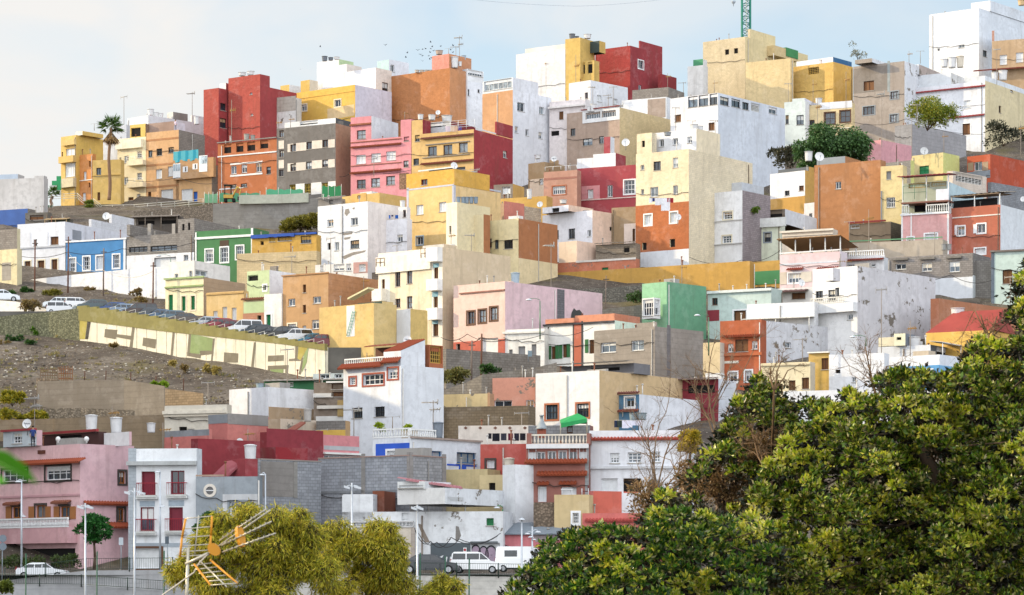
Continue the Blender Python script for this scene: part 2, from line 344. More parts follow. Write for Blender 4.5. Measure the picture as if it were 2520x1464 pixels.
        if s.a > .8 and s.b > .8:
            I = [C+s.e1*w+s.e2*w, C+A-s.e1*w+s.e2*w, C+A+B-s.e1*w-s.e2*w, C+B+s.e1*w-s.e2*w]; O = [C, C+A, C+A+B, C+B]
            for i in range(4):
                j = (i+1) % 4; mb.quad([O[i]+z1, O[j]+z1, I[j]+z1, I[i]+z1], 2); mb.quad([I[i]+z1, I[j]+z1, I[j]+z1-ZU*dz, I[i]+z1-ZU*dz], 0)
            mb.quad([p+z1-ZU*dz for p in I], 2)
        else: mb.quad([C+z1, C+A+z1, C+A+B+z1, C+B+z1], 2)
        mb.build(s.name, mats, s.root)
        if s.cop:
            m2 = MB(); t = .06
            s.fL.box(m2, 0, s.a, s.zt, s.zt+.1, -t, .22); m2.obox(s.fR.P(.2, s.zt, -t), s.e2*(s.b-.2), -s.fR.n*.26, ZU*.1); m2.build('coping', wallmat('l:'+s.cop), s.root)
        for (fk, r, col, nm, th) in s.bands:
            fc = s.f(fk); a0, a1, z0_, z1_ = max(r[0], -.03), min(r[1], fc.len+.03), max(r[2], s.zb), min(r[3], s.zt+.3)
            if a1-a0 < .05 or z1_-z0_ < .05: continue
            m2 = MB(); grid_face(m2, fc, a0, a1, z0_, z1_, s.holes[fk], 0, d=-th, reveal=0)
            for p in ((a0, z0_, a0, z1_), (a1, z0_, a1, z1_), (a0, z0_, a1, z0_), (a0, z1_, a1, z1_)):
                m2.quad([fc.P(p[0], p[1], -th), fc.P(p[2], p[3], -th), fc.P(p[2], p[3], 0), fc.P(p[0], p[1], 0)])
            m2.build(nm, wallmat(col), s.root)
def tile(mb, o, along, slope, pitch=.26):
    L = along.length; n = max(2, int(L/pitch)); nrm = along.cross(slope).normalized()
    if nrm.z < 0: nrm = -nrm
    for i in range(n):
        x0 = along*(i/n); xm = along*((i+.5)/n); x1 = along*((i+1)/n); h = nrm*.11
        a, b, c = o+x0, o+xm+h, o+x1
        mb.quad([a, b, b+slope, a+slope]); mb.quad([b, c, c+slope, b+slope]); mb.quad([a+slope, b+slope, c+slope])
    mb.quad([o-nrm*.03, o+along-nrm*.03, o+along+slope-nrm*.03, o+slope-nrm*.03]); mb.quad([o+slope, o+along+slope, o+along+slope-nrm*.1, o+slope-nrm*.1])
def corr(mb, o, along, slope, pitch=.3):
    L = along.length; n = max(2, int(L/pitch)); nrm = along.cross(slope).normalized()
    if nrm.z < 0: nrm = -nrm
    for i in range(n):
        x0, x1 = along*(i/n), along*((i+1)/n); h0 = nrm*(.05 if i % 2 else 0); h1 = nrm*(0 if i % 2 else .05)
        mb.quad([o+x0+h0, o+x1+h1, o+x1+h1+slope, o+x0+h0+slope]); mb.quad([o+x0+slope+h0, o+x1+slope+h1, o+x1+slope-nrm*.06, o+x0+slope-nrm*.06])
    mb.quad([o-nrm*.06, o+along-nrm*.06, o+along+slope-nrm*.06, o+slope-nrm*.06])
def balus(mb, p0, p1, h, pitch=.27):
    d = p1-p0; L = d.length; n = max(3, int(L/pitch)); e = d.normalized(); nn = V((-e.y, e.x, 0))
    for z, t in ((0, .1), (h-.12, .12)): mb.obox(p0-nn*.09+ZU*z, d, nn*.18, ZU*t)
    for i in range(n+1):
        p = p0+d*(i/n); mb.lathe(p+ZU*.1, [(.05, 0), (.085, (h-.22)*.3), (.04, (h-.22)*.7), (.055, h-.22)], 6)
# ================================================================ props
PROTO = {}
def tank(u, vb, w, h, Y, label, col='#dfe0e2', group='rooftop water tanks'):
    k = ('tank', col); b = at(u, vb, Y); S = Y/F
    if k not in PROTO:
        r = empty('water_tank', (0, 0, 0), 'x', 'water tank'); mb = MB(); mb.lathe((0, 0, 0), [(.42, -.12), (.42, 0), (.45, .3), (.455, .34), (.47, .6), (.475, .64), (.49, .88), (.5, .9)], 20); mb.build('tank_body', plain(col, .45), r, uv=False)
        m2 = MB(); m2.lathe((0, 0, .9), [(.54, 0), (.54, .05), (.2, .1)], 20); m2.build('lid', plain(col, .5), r, uv=False)
        PROTO[k] = r; r.location = b; r.scale = (w*S, w*S, h*S); return tag(r, label, 'water tank', group)
    return dup(PROTO[k], b, label, group, (w*S, w*S, h*S))
def dish(u, v, d, Y, label, rz=-.5, text=None, pole=0.5, col='#e6e8ea'):
    S = Y/F; c = at(u, v, Y); R = d*S/2
    r = empty('satellite_dish', c-ZU*(R+pole), label, 'satellite dish', 'rooftop satellite dishes')
    n = V((math.sin(rz), -math.cos(rz), .25)).normalized(); a = V((math.cos(rz), math.sin(rz), 0)); b = n.cross(a)
    if b.z < 0: b = -b
    mb = MB(); rings = [(0, 0), (.35, .03), (.7, .12), (1, .24)]; N = 20; pv = []
    for q, dd in rings: pv.append([c+(a*math.cos(2*math.pi*k/N)+b*math.sin(2*math.pi*k/N))*(R*q)+n*(dd*R) for k in range(N)])
    for i in range(3):
        for k in range(N): mb.quad([pv[i][k], pv[i][(k+1) % N], pv[i+1][(k+1) % N], pv[i+1][k]], 0, True)
    for k in range(N): mb.quad([pv[3][k], pv[3][(k+1) % N], pv[3][(k+1) % N]-n*.04*R, pv[3][k]-n*.04*R]); mb.quad([pv[3][k]-n*.04*R, pv[3][(k+1) % N]-n*.04*R, c-n*.05*R])
    mb.build('reflector', plain(col, .4), r, uv=False)
    m2 = MB(); e = c+n*R*.95-b*R*.15; m2.cyl(c-b*R, e, .03*R+.008, n=5); m2.cyl(e-n*.12*R, e+n*.1*R, .11*R, n=8); m2.build('feed_arm', plain('#9aa0a6', .5), r, uv=False)
    m3 = MB(); m3.cyl(c-n*.1*R, c-ZU*(R+pole)-n*.1*R, .04, n=6); m3.build('mast', plain('#8e9499', .5), r, uv=False)
    if text: letters(text, c+n*.16*R+b*R*.05, a, b, R*.5, plain('#3a3f55', .5), r)
    return r
def letters(text, c, ax, up, size, mat, parent, name='lettering', ext=.004):
    cu = bpy.data.curves.new('t', 'FONT'); cu.body = text; cu.size = size; cu.align_x = 'CENTER'; cu.align_y = 'CENTER'; cu.extrude = ext
    to = bpy.data.objects.new('t', cu); me0 = bpy.data.meshes.new_from_object(to)
    nn = ax.cross(up); o0 = ORG.get(parent.name, parent.location) if parent.parent else parent.location
    vs = [tuple(c+ax*p.co.x+up*p.co.y+nn*p.co.z-o0) for p in me0.vertices]; fs = [tuple(p.vertices) for p in me0.polygons]
    me = bpy.data.meshes.new(name); me.from_pydata(vs, [], fs); me.materials.append(mat); o = bpy.data.objects.new(name, me); COL.objects.link(o); o.parent = parent
    bpy.data.objects.remove(to); bpy.data.curves.remove(cu); bpy.data.meshes.remove(me0); return o
def antenna(u, vt, vb, Y, label, kind=0, group='rooftop aerials'):
    b = at(u, vb, Y); H = (vb-vt)*Y/F; k = ('ant', kind)
    if k not in PROTO:
        r = empty('tv_antenna', (0, 0, 0), 'x', 'aerial'); mb = MB(); mb.cyl((0, 0, -.25), (0, 0, 1), .04, .03, 5); m = mb.build('mast', plain('#9a8f84', .6), r, uv=False)
        y = MB()
        if kind in (0, 2):
            y.cyl((-.75, 0, .93), (.35, 0, .95), .022, n=4)
            for i in range(6): x = -.72+i*.19; y.cyl((x, -.3, .93), (x, .3, .93), .014, n=4); 
            y.cyl((.3, 0, .9), (.34, .05, 1.02), .05, n=4)
        if kind in (1, 2):
            y.cyl((-.2, 0, .72), (.5, 0, .74), .022, n=4)
            for i in range(4): x = -.15+i*.2; y.cyl((x, -.32, .72+.02*i), (x, .32, .74), .016, n=4); y.cyl((x, 0, .66), (x, 0, .8), .014, n=4)
        if kind == 3: y.cyl((-.5, .0, .97), (.5, .0, .99), .02, n=4); y.cyl((-.5, 0, .9), (-.5, 0, 1.02), .02, n=4); y.cyl((.5, 0, .9), (.5, 0, 1.05), .02, n=4)
        y.build('aerial_boom', plain('#b58a4a' if kind == 1 else '#a9a6a2', .5), r, uv=False)
        PROTO[k] = r; r.location = b
    else: r = dup(PROTO[k], b, label, group)
    tag(r, label, 'aerial', group); r.rotation_euler.z = random.uniform(-.6, .6)
    # masts differ in height: stretch
    r.scale = (1.25, 1.25, H); return r
def car(c, yaw, col, label, kind='hatch', group=None, s=1.0):
    """c: ground point under the middle; local +x is the front"""
    r = empty(kind if kind in ('van',) else 'parked_car', c, label, 'van' if kind in ('van', 'bigvan') else 'car', group); r.rotation_euler.z = yaw; r.name = 'parked_van' if 'van' in kind else 'parked_car'
    P = {'hatch': ([(-2.0, .35), (-2.02, .75), (-1.9, .98), (.75, .96), (1.7, .82), (1.95, .6), (1.95, .33)], [(-1.85, .96), (-1.6, 1.36), (-1.3, 1.46), (.05, 1.46), (.35, 1.38), (1.0, .94)]),
         'sedan': ([(-2.15, .35), (-2.18, .8), (-2.0, .98), (.85, .94), (1.85, .8), (2.1, .6), (2.1, .33)], [(-1.75, .95), (-1.1, 1.36), (-.8, 1.43), (.15, 1.43), (.45, 1.34), (1.1, .92)]),
         'suv': ([(-2.1, .4), (-2.12, .85), (-2.05, 1.1), (.85, 1.08), (1.8, .95), (2.05, .7), (2.05, .38)], [(-2.03, 1.08), (-1.85, 1.55), (-1.6, 1.68), (.1, 1.68), (.4, 1.6), (1.05, 1.06)]),
         'van': ([(-2.1, .35), (-2.12, .9), (-2.08, 1.12), (1.0, 1.1), (1.85, .92), (2.1, .66), (2.1, .33)], [(-2.06, 1.1), (-1.98, 1.65), (-1.8, 1.8), (.15, 1.8), (.5, 1.7), (1.25, 1.08)]),
         'bigvan': ([(-2.5, .4), (-2.52, 1.0), (-2.5, 1.25), (1.65, 1.22), (2.3, 1.05), (2.5, .75), (2.5, .38)], [(-2.48, 1.22), (-2.44, 2.1), (-2.3, 2.25), (.8, 2.25), (1.1, 2.12), (1.9, 1.18)])}[kind]
    def prism(mb, prof, w0, w1, mi=0):
        z0 = min(z for x, z in prof); z1 = max(z for x, z in prof); n = len(prof)
        L = [V((x, -(w0+(w1-w0)*(z-z0)/(z1-z0)), z)) for x, z in prof]; Rr = [V((p.x, -p.y, p.z)) for p in L]
        mb.quad(L[::-1], mi); mb.quad(Rr, mi)
        for i in range(n): j = (i+1) % n; mb.quad([L[i], L[j], Rr[j], Rr[i]], mi)
    mat = ('carpaint', col)
    if mat not in MATS:
        N = NT('car_paint_'+col.strip('#')); N.b.inputs['Base Color'].default_value = lin(col, .9); N.b.inputs['Roughness'].default_value = .25; N.b.inputs['Coat Weight'].default_value = .6; MATS[mat] = N.m
    hw = .82 if kind != 'bigvan' else .95
    mb = MB(); prism(mb, P[0], hw+.03, hw)
    up = P[1]; prism(mb, up, hw-.02, hw-.17)
    # rocker and wheel arches in dark plastic
    mb.build('body', MATS[mat], r, origin=(0, 0, 0), uv=False).location = (0, 0, 0)
    g = MB(); z0 = min(z for x, z in up); z1 = max(z for x, z in up)
    def side(x0, x1, za, zb_, sg):
        def q(x, z): return V((x, sg*(hw-.02-.15*(z-z0)/(z1-z0)+.012), z))
        def lim(z): # x extents of the cabin at height z
            xs = []
            for i in range(len(up)-1):
                (xa, a), (xb, b) = up[i], up[i+1]
                if (a-z)*(b-z) <= 0 and a != b: xs.append(xa+(xb-xa)*(z-a)/(b-a))
            return min(xs), max(xs)
        la, ha = lim(za); lb, hb = lim(zb_)
        g.quad([q(max(x0, la+.1), za), q(min(x1, ha-.1), za), q(min(x1, hb-.08), zb_), q(max(x0, lb+.08), zb_)])
    za, zt = z0+.08, z1-.14
    for sg in (-1, 1):
        if kind == 'bigvan': side(.9, 9, za, zt-.15, sg); side(-1.7, -.6, za+.1, zt-.2, sg)
        elif kind == 'van': side(.35, 9, za, zt, sg); side(-.75, .28, za, zt, sg); side(-1.95, -.85, za, zt, sg)
        else: side(-.55, .02, za, zt, sg); side(.1, 9, za, zt, sg); side(-9, -.63, za, zt, sg)
    n = len(up); f0, f1 = V((up[-1][0], 0, up[-1][1])), V((up[-2][0], 0, up[-2][1])); nrm = V((f0.z-f1.z, 0, f1.x-f0.x)).normalized(); nrm = nrm if nrm.z > 0 else -nrm
    o = nrm*.012; a, b = f0.lerp(f1, .1)+o, f0.lerp(f1, .93)+o; w = hw-.08
    g.quad([a+V((0, -w, 0)), a+V((0, w, 0)), b+V((0, w-.1, 0)), b+V((0, -w+.1, 0))])
    f0, f1 = V((up[0][0], 0, up[0][1])), V((up[1][0], 0, up[1][1])); a, b = f0.lerp(f1, .12)+V((-.012, 0, 0)), f0.lerp(f1, .9)+V((-.012, 0, 0)); g.quad([a+V((0, -w, 0)), a+V((0, w, 0)), b+V((0, w-.1, 0)), b+V((0, -w+.1, 0))])
    g.build('window_glass', glass('#1d262d'), r, origin=(0, 0, 0), uv=False)
    wx = (P[0][0][0]+.68, P[0][-1][0]-.72)
    for x in wx:
        for sg in (-1, 1):
            m = MB(); y = sg*(hw+.035); m.cyl((x, y, .32), (x, y-sg*.2, .32), .32, n=16)
            wo = m.build('wheel', plain('#17181a', .8), r, origin=(0, 0, 0), uv=False)
            m = MB(); m.cyl((x, y+sg*.012, .32), (x, y-sg*.02, .32), .2, n=12); m.build('hubcap', plain('#b9bcc0', .35), wo, origin=(0, 0, 0), uv=False)
    for sg in (-1, 1):
        x = P[0][-2][0]; z = P[0][-2][1]; m = MB(); m.obox(V((x-.32, sg*(hw-.12)-.13, z+.02)), V((.30, 0, -.02)), V((0, .26, 0)), V((0, 0, .13))); m.build('headlight', plain('#dfe6ea', .2), r, origin=(0, 0, 0), uv=False)
        x = P[0][1][0]; m = MB(); m.box(x-.03, x+.12, sg*(hw-.1)-.1, sg*(hw-.1)+.12, P[0][1][1]-.05, P[0][1][1]+.28); m.build('tail_light', plain('#8f1518', .3), r, origin=(0, 0, 0), uv=False)
    b = MB(); x0, x1 = P[0][0][0], P[0][-1][0]; b.box(x0-.05, x1+.05, -hw, hw, .26, .42); b.build('bumper', plain('#2a2c2e', .7) if 'van' in kind else MATS[mat], r, origin=(0, 0, 0), uv=False)
    r.scale = (s, s, s); return r
# ---------------------------------------------------------------- foliage
def leafmat(name, cols, trans=.25, rough=.45):
    k = ('leaf', name)
    if k in MATS: return MATS[k]
    N = NT(name); g = N.add('ShaderNodeNewGeometry'); r = N.add('ShaderNodeValToRGB'); e = r.color_ramp.elements
    while len(e) < len(cols): e.new(.5)
    for i, c in enumerate(cols): e[i].position = i/(len(cols)-1); e[i].color = lin(c, .95)
    N.link(g.outputs['Random Per Island'], r.inputs['Fac']); N.link(r.outputs[0], N.b.inputs['Base Color']); N.b.inputs['Roughness'].default_value = rough; N.b.inputs['Specular IOR Level'].default_value = .4
    if trans:
        t = N.add('ShaderNodeBsdfTranslucent'); N.link(r.outputs[0], t.inputs['Color']); mx = N.add('ShaderNodeMixShader'); mx.inputs[0].default_value = trans
        N.link(N.b.outputs[0], mx.inputs[1]); N.link(t.outputs[0], mx.inputs[2]); out = [n for n in N.n if n.type == 'OUTPUT_MATERIAL'][0]; N.link(mx.outputs[0], out.inputs['Surface'])
    MATS[k] = N.m; return N.m
def unit(a): return a/np.maximum(np.linalg.norm(a, axis=1, keepdims=True), 1e-6)
def leaves(name, pts, dirs, length, width, mat, parent, fold=.25, jit=.35, idx=None):
    n = len(pts); o0 = np.array(parent.location); pts = pts-o0; d = unit(dirs); ln = length*RNG.uniform(1-jit, 1+jit, (n, 1)); wd = width*RNG.uniform(1-jit, 1+jit, (n, 1))
    side = unit(np.cross(d, RNG.normal(size=(n, 3)))); nn = np.cross(d, side)
    a = pts; b = pts+d*ln*.45+side*wd*.5+nn*wd*fold; c = pts+d*ln-nn*ln*.08; e = pts+d*ln*.45-side*wd*.5+nn*wd*fold
    vs = np.stack([a, b, c, e], 1).reshape(-1, 3); me = bpy.data.meshes.new(name); me.vertices.add(len(vs)); me.vertices.foreach_set('co', vs.astype(np.float32).ravel())
    i = np.arange(n)[:, None]*4; f = np.concatenate([i, i+1, i+2, i, i+2, i+3], 1).reshape(-1, 3)
    me.loops.add(f.size); me.loops.foreach_set('vertex_index', f.ravel().astype(np.int32)); me.polygons.add(len(f)); me.polygons.foreach_set('loop_start', np.arange(0, f.size, 3, dtype=np.int32)); me.polygons.foreach_set('loop_total', np.full(len(f), 3, np.int32))
    me.update(calc_edges=True)
    for m_ in (mat if isinstance(mat, list) else [mat]): me.materials.append(m_)
    if idx is not None: me.polygons.foreach_set('material_index', np.repeat(idx.astype(np.int32), 2))
    o = bpy.data.objects.new(name, me); COL.objects.link(o); o.parent = parent; return o
def blob_pts(c, r, n, squash=.8, shell=.55):
    d = unit(RNG.normal(size=(n, 3))); d[:, 2] = np.where(d[:, 2] < -.4, -d[:, 2], d[:, 2]); d = unit(d)
    rr = r*RNG.uniform(shell, 1.0, (n, 1))*RNG.uniform(.75, 1.1, (n, 1)); p = np.array(c)+d*rr*np.array([1, 1, squash]); return p, d
def shrub(u, vb, w, h, Y, label, cols, mat, cat='shrub', name='shrub', group=None, n=600, leaf=.28, nb=7, droop=0., base_z=None):
    S = Y/F; b = at(u, vb, Y); W, H = w*S, h*S; r = empty(name, b, label, cat, group); P, D = [], []; mb = MB()
    for i in range(nb):
        f = (i+.5)/nb; c = np.array([b.x+random.uniform(-.4, .4)*W, b.y+random.uniform(-.3, .3)*W, b.z+H*(.10+.66*random.random())]); rad = random.uniform(.2, .32)*min(W, H*1.4)
        p, d = blob_pts(c, rad, n//nb); P.append(p); D.append(d); mb.tube([b, V(c).lerp(b, .5)+V((0, 0, .1*H)), V(c)], .02+.006*H, 5, r1=.01)
    P = np.concatenate(P); D = np.concatenate(D)+RNG.normal(size=(len(P), 3))*.5; D[:, 2] -= droop
    Y < 150 and mb.tube([V((b.x, b.y, -9.2)), b], .05, 6, r1=.03)
    leaves('foliage', P, D, leaf, leaf*.5, leafmat(mat, cols), r); mb.build('stems', plain('#5b4a3a', .9), r, uv=False); return r
# ---------------------------------------------------------------- camera, sky, sun
cam = bpy.data.cameras.new('camera'); co = bpy.data.objects.new('camera', cam); COL.objects.link(co); co.rotation_euler = (R_(90), 0, 0); SC.camera = co
cam.lens = 36*F/2520; cam.sensor_width = 36; cam.shift_y = (V0-732)/2520; cam.clip_start = .5; cam.clip_end = 9000
cam.dof.use_dof = True; cam.dof.focus_distance = 300; cam.dof.aperture_fstop = 11
SUN_AZ, SUN_EL = -84.0, 21.0   # degrees from +Y (away from the camera) toward -X is negative
w = bpy.data.worlds.new('World'); SC.world = w; w.use_nodes = True; t = w.node_tree; N = t.nodes; Lk = t.links; N.clear()
out = N.new('ShaderNodeOutputWorld'); bg = N.new('ShaderNodeBackground'); bg2 = N.new('ShaderNodeBackground'); mx = N.new('ShaderNodeMixShader'); sky = N.new('ShaderNodeTexSky')
sky.sky_type = 'NISHITA'; sky.sun_disc = False; sky.sun_elevation = R_(SUN_EL); sky.sun_rotation = R_(SUN_AZ); sky.dust_density = .5; sky.air_density = 1.1; sky.ozone_density = 1.6
bg.inputs['Strength'].default_value = .155; Lk.new(sky.outputs[0], bg.inputs['Color'])
bg2.inputs['Color'].default_value = (1, .985, .96, 1); bg2.inputs['Strength'].default_value = .67
tc = N.new('ShaderNodeTexCoord'); sx = N.new('ShaderNodeSeparateXYZ'); Lk.new(tc.outputs['Generated'], sx.inputs[0])
def math_(op, a, b=None, clamp=False):
    n = N.new('ShaderNodeMath'); n.operation = op; n.use_clamp = clamp
    for i, x in enumerate((a, b)):
        if x is None: continue
        if hasattr(x, 'links'): Lk.new(x, n.inputs[i])
        else: n.inputs[i].default_value = x
    return n.outputs[0]
mp = N.new('ShaderNodeMapping'); mp.inputs['Scale'].default_value = (1, 1, 2.2); Lk.new(tc.outputs['Generated'], mp.inputs[0])
no = N.new('ShaderNodeTexNoise'); no.inputs['Scale'].default_value = 9; no.inputs['Detail'].default_value = 5; no.inputs['Roughness'].default_value = .5; no.inputs['Distortion'].default_value = .4; Lk.new(mp.outputs[0], no.inputs[0])
veil = math_('MULTIPLY', math_('SUBTRACT', .19, sx.outputs[0]), 2.6)            # thin cloud thickens toward the sun
veil = math_('ADD', veil, math_('MULTIPLY', math_('SUBTRACT', no.outputs['Fac'], .48), 2.1))
back = math_('MULTIPLY', math_('SUBTRACT', .25, sx.outputs[1]), 2.0, True)        # brighter sky added behind the camera to fill the shaded walls
veil = math_('MINIMUM', math_('MAXIMUM', veil, .28), 1.0)
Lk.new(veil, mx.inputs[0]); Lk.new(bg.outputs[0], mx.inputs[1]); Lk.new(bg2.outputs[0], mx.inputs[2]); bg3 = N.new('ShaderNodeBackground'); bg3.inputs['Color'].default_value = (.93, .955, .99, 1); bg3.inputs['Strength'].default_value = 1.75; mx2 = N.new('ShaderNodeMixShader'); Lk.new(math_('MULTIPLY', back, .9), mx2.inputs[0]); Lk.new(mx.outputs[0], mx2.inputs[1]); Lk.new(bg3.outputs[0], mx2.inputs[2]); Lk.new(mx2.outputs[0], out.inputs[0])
sl = bpy.data.lights.new('sun', 'SUN'); so = bpy.data.objects.new('sun', sl); COL.objects.link(so); sl.energy = 3.2; sl.angle = R_(.6); sl.color = (1, .80, .50)
az, el = R_(SUN_AZ), R_(SUN_EL); sd = V((math.sin(az)*math.cos(el), math.cos(az)*math.cos(el), math.sin(el))); so.rotation_euler = sd.to_track_quat('Z', 'Y').to_euler(); so.location = sd*400
SC.view_settings.view_transform = 'Standard'; SC.view_settings.look = 'None'; SC.view_settings.exposure = .45; SC.view_settings.gamma = 1.0
SC.cycles.max_bounces = 6; SC.cycles.diffuse_bounces = 3; SC.cycles.use_denoising = True; SC.cycles.caustics_reflective = False; SC.cycles.caustics_refractive = False
# ---------------------------------------------------------------- terrain
RIDGE = [(-900, 560), (0, 530), (110, 505), (290, 500), (330, 470), (500, 425), (800, 395), (1200, 385), (1400, 330), (1680, 250), (2000, 250), (2280, 225), (2520, 210), (3400, 200)]
def ground_z(X, Y):
    if Y < 212:
        if Y > 204: return (V0-1417)/F*212
        return max(-9.0, (V0-1417)/F*212-4.5-(204-Y)*.06)
    u = UC+F*X/Y; vr = float(np.interp(u, [a for a, b in RIDGE], [b for a, b in RIDGE])); yr = Yof(vr)
    if Y <= yr: v = min(vof(Y), 1417.0); z = (V0-v)/F*Y
    else: z = (V0-vr)/F*yr-.10*(Y-yr)
    return max(z, -9.0)
def terrain():
    xs = np.concatenate([np.linspace(-2500, -180, 14)[:-1], np.linspace(-180, 180, 130), np.linspace(180, 2500, 14)[1:]]); ys = np.concatenate([[-300, -100, 0, 60, 120, 170, 195], np.arange(200, 216, 2.0), np.arange(218, 600, 3.0), [620, 660, 720, 820, 1000, 1500, 2500, 5000]])
    nx, ny = len(xs), len(ys); vs = []
    for Y in ys:
        for X in xs:
            z = ground_z(X, Y) if Y > 0 else -9.0
            if 225 < Y < 600: z += .22*math.sin(X*.31+Y*.17)*math.sin(Y*.23-X*.13)+.12*math.sin(X*1.3)*math.sin(Y*1.1)
            vs.append((X, Y, z))
    fs = [(j*nx+i, j*nx+i+1, (j+1)*nx+i+1, (j+1)*nx+i) for j in range(ny-1) for i in range(nx-1)]
    me = bpy.data.meshes.new('hillside'); me.from_pydata(vs, [], fs); o = bpy.data.objects.new('hillside', me); COL.objects.link(o); o['kind'] = 'structure'
    for p in me.polygons: p.use_smooth = True
    Nm = NT('hillside_earth'); tc = Nm.add('ShaderNodeTexCoord').outputs['Object']
    col = Nm.mix(Nm.ramp(Nm.noise(tc, .12, 5), .38, .64), lin('#5c544d', .75), lin('#8f867b', .75)); col = Nm.mix(Nm.ramp(Nm.noise(tc, 1.1, 6, .75), .42, .7), col, lin('#55483e', .7))
    vo = Nm.add('ShaderNodeTexVoronoi', Scale=1.9); Nm.link(tc, vo.inputs['Vector']); col = Nm.mix(Nm.ramp(vo.outputs['Distance'], .10, .16, (1, 1, 1, 1), (0, 0, 0, 1)), col, lin('#c9bfae', .8))
    col = Nm.mix(Nm.ramp(Nm.noise(tc, .06, 3), .56, .66), col, lin('#7a7048', .6))
    Nm.link(col, Nm.b.inputs['Base Color']); Nm.b.inputs['Roughness'].default_value = .95; Nm.bump(Nm.noise(tc, .9, 6, .7), 1.0, .5); me.materials.append(Nm.m)
terrain()
# unseen slab added outside the left edge to keep the lower street in shade
# ================================================================ houses, street level upward (u0, corner, u1, top, base)
H = House
W_, WW, WB = '#eef0f3', '#f4efe2', '#e3e8f0'
# ---- street row
g = H('pink corner house with terracotta eave and white balustrade balcony, bottom left of the photo', -40, 197, 330, 1092, 1402, '#e6b8bc', '#e0b4bc', th=46)
PINK = g
g.w('L', 'G', (143, 1164, 62, 34), sur='k').w('L', 'G', (36, 1170, 62, 30), sur='k').w('R', 'o', (301, 1175, 16, 30), (298, 1267, 16, 32), sur='k')
g.w('L', 'o', (40, 1261, 22, 28), (100, 1259, 26, 32), (159, 1260, 24, 28), sur='k')
for u in (22, 78, 118, 140, 180): g.band('L', u-7, 1246, u+7, 1277, 'l:#a96a2c', 'shutter', .05)
g.eave('L', 42, 212, 1141, .7).eave('R', 205, 318, 1241, .35, hgt=.2).eave('R', 262, 322, 1298, 1.0, hgt=.35)
g.eave('L', 16, 55, 1241, .4, '#8d5a48', .12).eave('L', 134, 176, 1237, .4, '#8d5a48', .12)
g.band('L', -40, 1219, 197, 1224, '#cf9aa2', 'floor_band', .10).bal('L', -40, 190, 1300, 1338, '#d8a3a9', .9, name='balcony')
g.w('L', 'd', (100, 1372, 170, 44))
c = g.fL; a0, a1, z0, z1 = c.rect(75, 1288, 230, 24); mb = MB(); balus(mb, c.P(a0, z0, -.85), c.P(a1, z0, -.85), z1-z0, .2); mb.build('balustrade', plain('#eceef0', .6), g.root, uv=False)
g.band('L', 95, 1108, 112, 1117, 'l:#6b3a2b', 'wall_ornament', .1)
g.vol(104, 243, 262, 1062, 'l:#4a2b28', 'l:#4a2b28', back=3, name='rooftop_veranda', vbot=1096).w('L', 'd', (170, 1079, 62, 16)).band('L', 104, 1060, 243, 1066, 'l:#9c2a2e', 'roof_edge', .25)
g.vol(8, 90, 104, 1058, '#c9d6e0', back=3.4, name='rooftop_room', vbot=1096).w('L', 'g', (42, 1078, 24, 26), (80, 1078, 14, 26)).band('L', 6, 1056, 92, 1061, 'l:#a5313a', 'roof_edge', .25)
g.vol(243, 318, 324, 1062, '#e4e3e6', back=1.0, name='rooftop_parapet', vbot=1096)
for i, u in enumerate((73, 143, 213)):
    p = at(u, 1090, g.fL.P(*g.fL.hit(u, 1092)).y+.1); m = MB(); m.lathe(p, [(.08, 0), (.05, .1), (.17, .2), (.2, .32), (.14, .45), (.03, .5)], 10); m.build('ball_finial', plain('#f0f0f0', .5), g.root, uv=False)
m = H('white three storey house with dark red shutters beside the pink corner house', 316, 484, 497, 1103, 1402, '#ecf1f6', '#d3dce2', th=9, Y=PINK.Y-1)
m.w('L', 'R', (365, 1189, 34, 58), (433, 1277, 34, 58)).w('L', 'r', (437, 1187, 34, 58), (362, 1277, 34, 58))
for u, vt, vb in ((363, 1190, 1219), (437, 1189, 1217), (361, 1279, 1308), (433, 1278, 1306)): m.bal('L', u-24, u+24, vt, vb, '#cfd2cf', .45, 'rail', '#9a2030').cornice('L', u-26, u+26, vb+6, '#e6e8e8', .2, .35)
m.cornice('L', 314, 486, 1140, '#b7bcbd', .3, .4).band('L', 316, 1103, 335, 1402, 'p:#b8c3cc', 'quoin_strip').band('L', 335, 1336, 484, 1346, '#a9b6c2', 'stone_band')
m.band('L', 344, 1233, 381, 1246, '#a3b4c3', 'stone_panel').band('L', 415, 1231, 453, 1245, '#a3b4c3', 'stone_panel').w('L', 'Q', (365, 1374, 64, 50), sur='b')
gr = H('grey house with a round white porthole window and white lattice window', 482, 634, 646, 1172, 1402, '#98a2ab', '#8d979f', th=12, Y=m.Y-1.5)
gr.band('L', 482, 1168, 551, 1172, '#b5967f', 'parapet_edge').band('L', 548, 1216, 634, 1402, '#c9ccd0', 'render_panel', .02).w('L', 'G', (590, 1252, 50, 34), sur='g')
c = gr.fL; a, z = c.hit(517, 1207); mb = MB(); mb.cyl(c.P(a, z, -.09), c.P(a, z, .02), .5, .5, 24, 0); gr_ring = mb.build('round_window', plain('#e4ddd2', .7), gr.root, uv=False)
mb = MB(); mb.cyl(c.P(a, z, -.1), c.P(a, z, -.0), .3, .3, 20, 0); mb.build('pane', glass('#1e1c1e'), gr_ring, uv=False); mb = MB(); c.box(mb, a-.3, a+.3, z-.03, z+.03, -.12, -.09); mb.build('glazing_bar', plain(WHITE), gr_ring, uv=False)
dr = H('dark red rendered house behind the porthole house, with a sloping stair roof', 470, 487, 640, 1079, 1330, '#8e2a33', '#9a2f38', th=46)
s = dr.vol(560, 603, 634, 1128, '#a23a42', '#a23a42', back=-5.5, name='stair_block', vbot=1330)
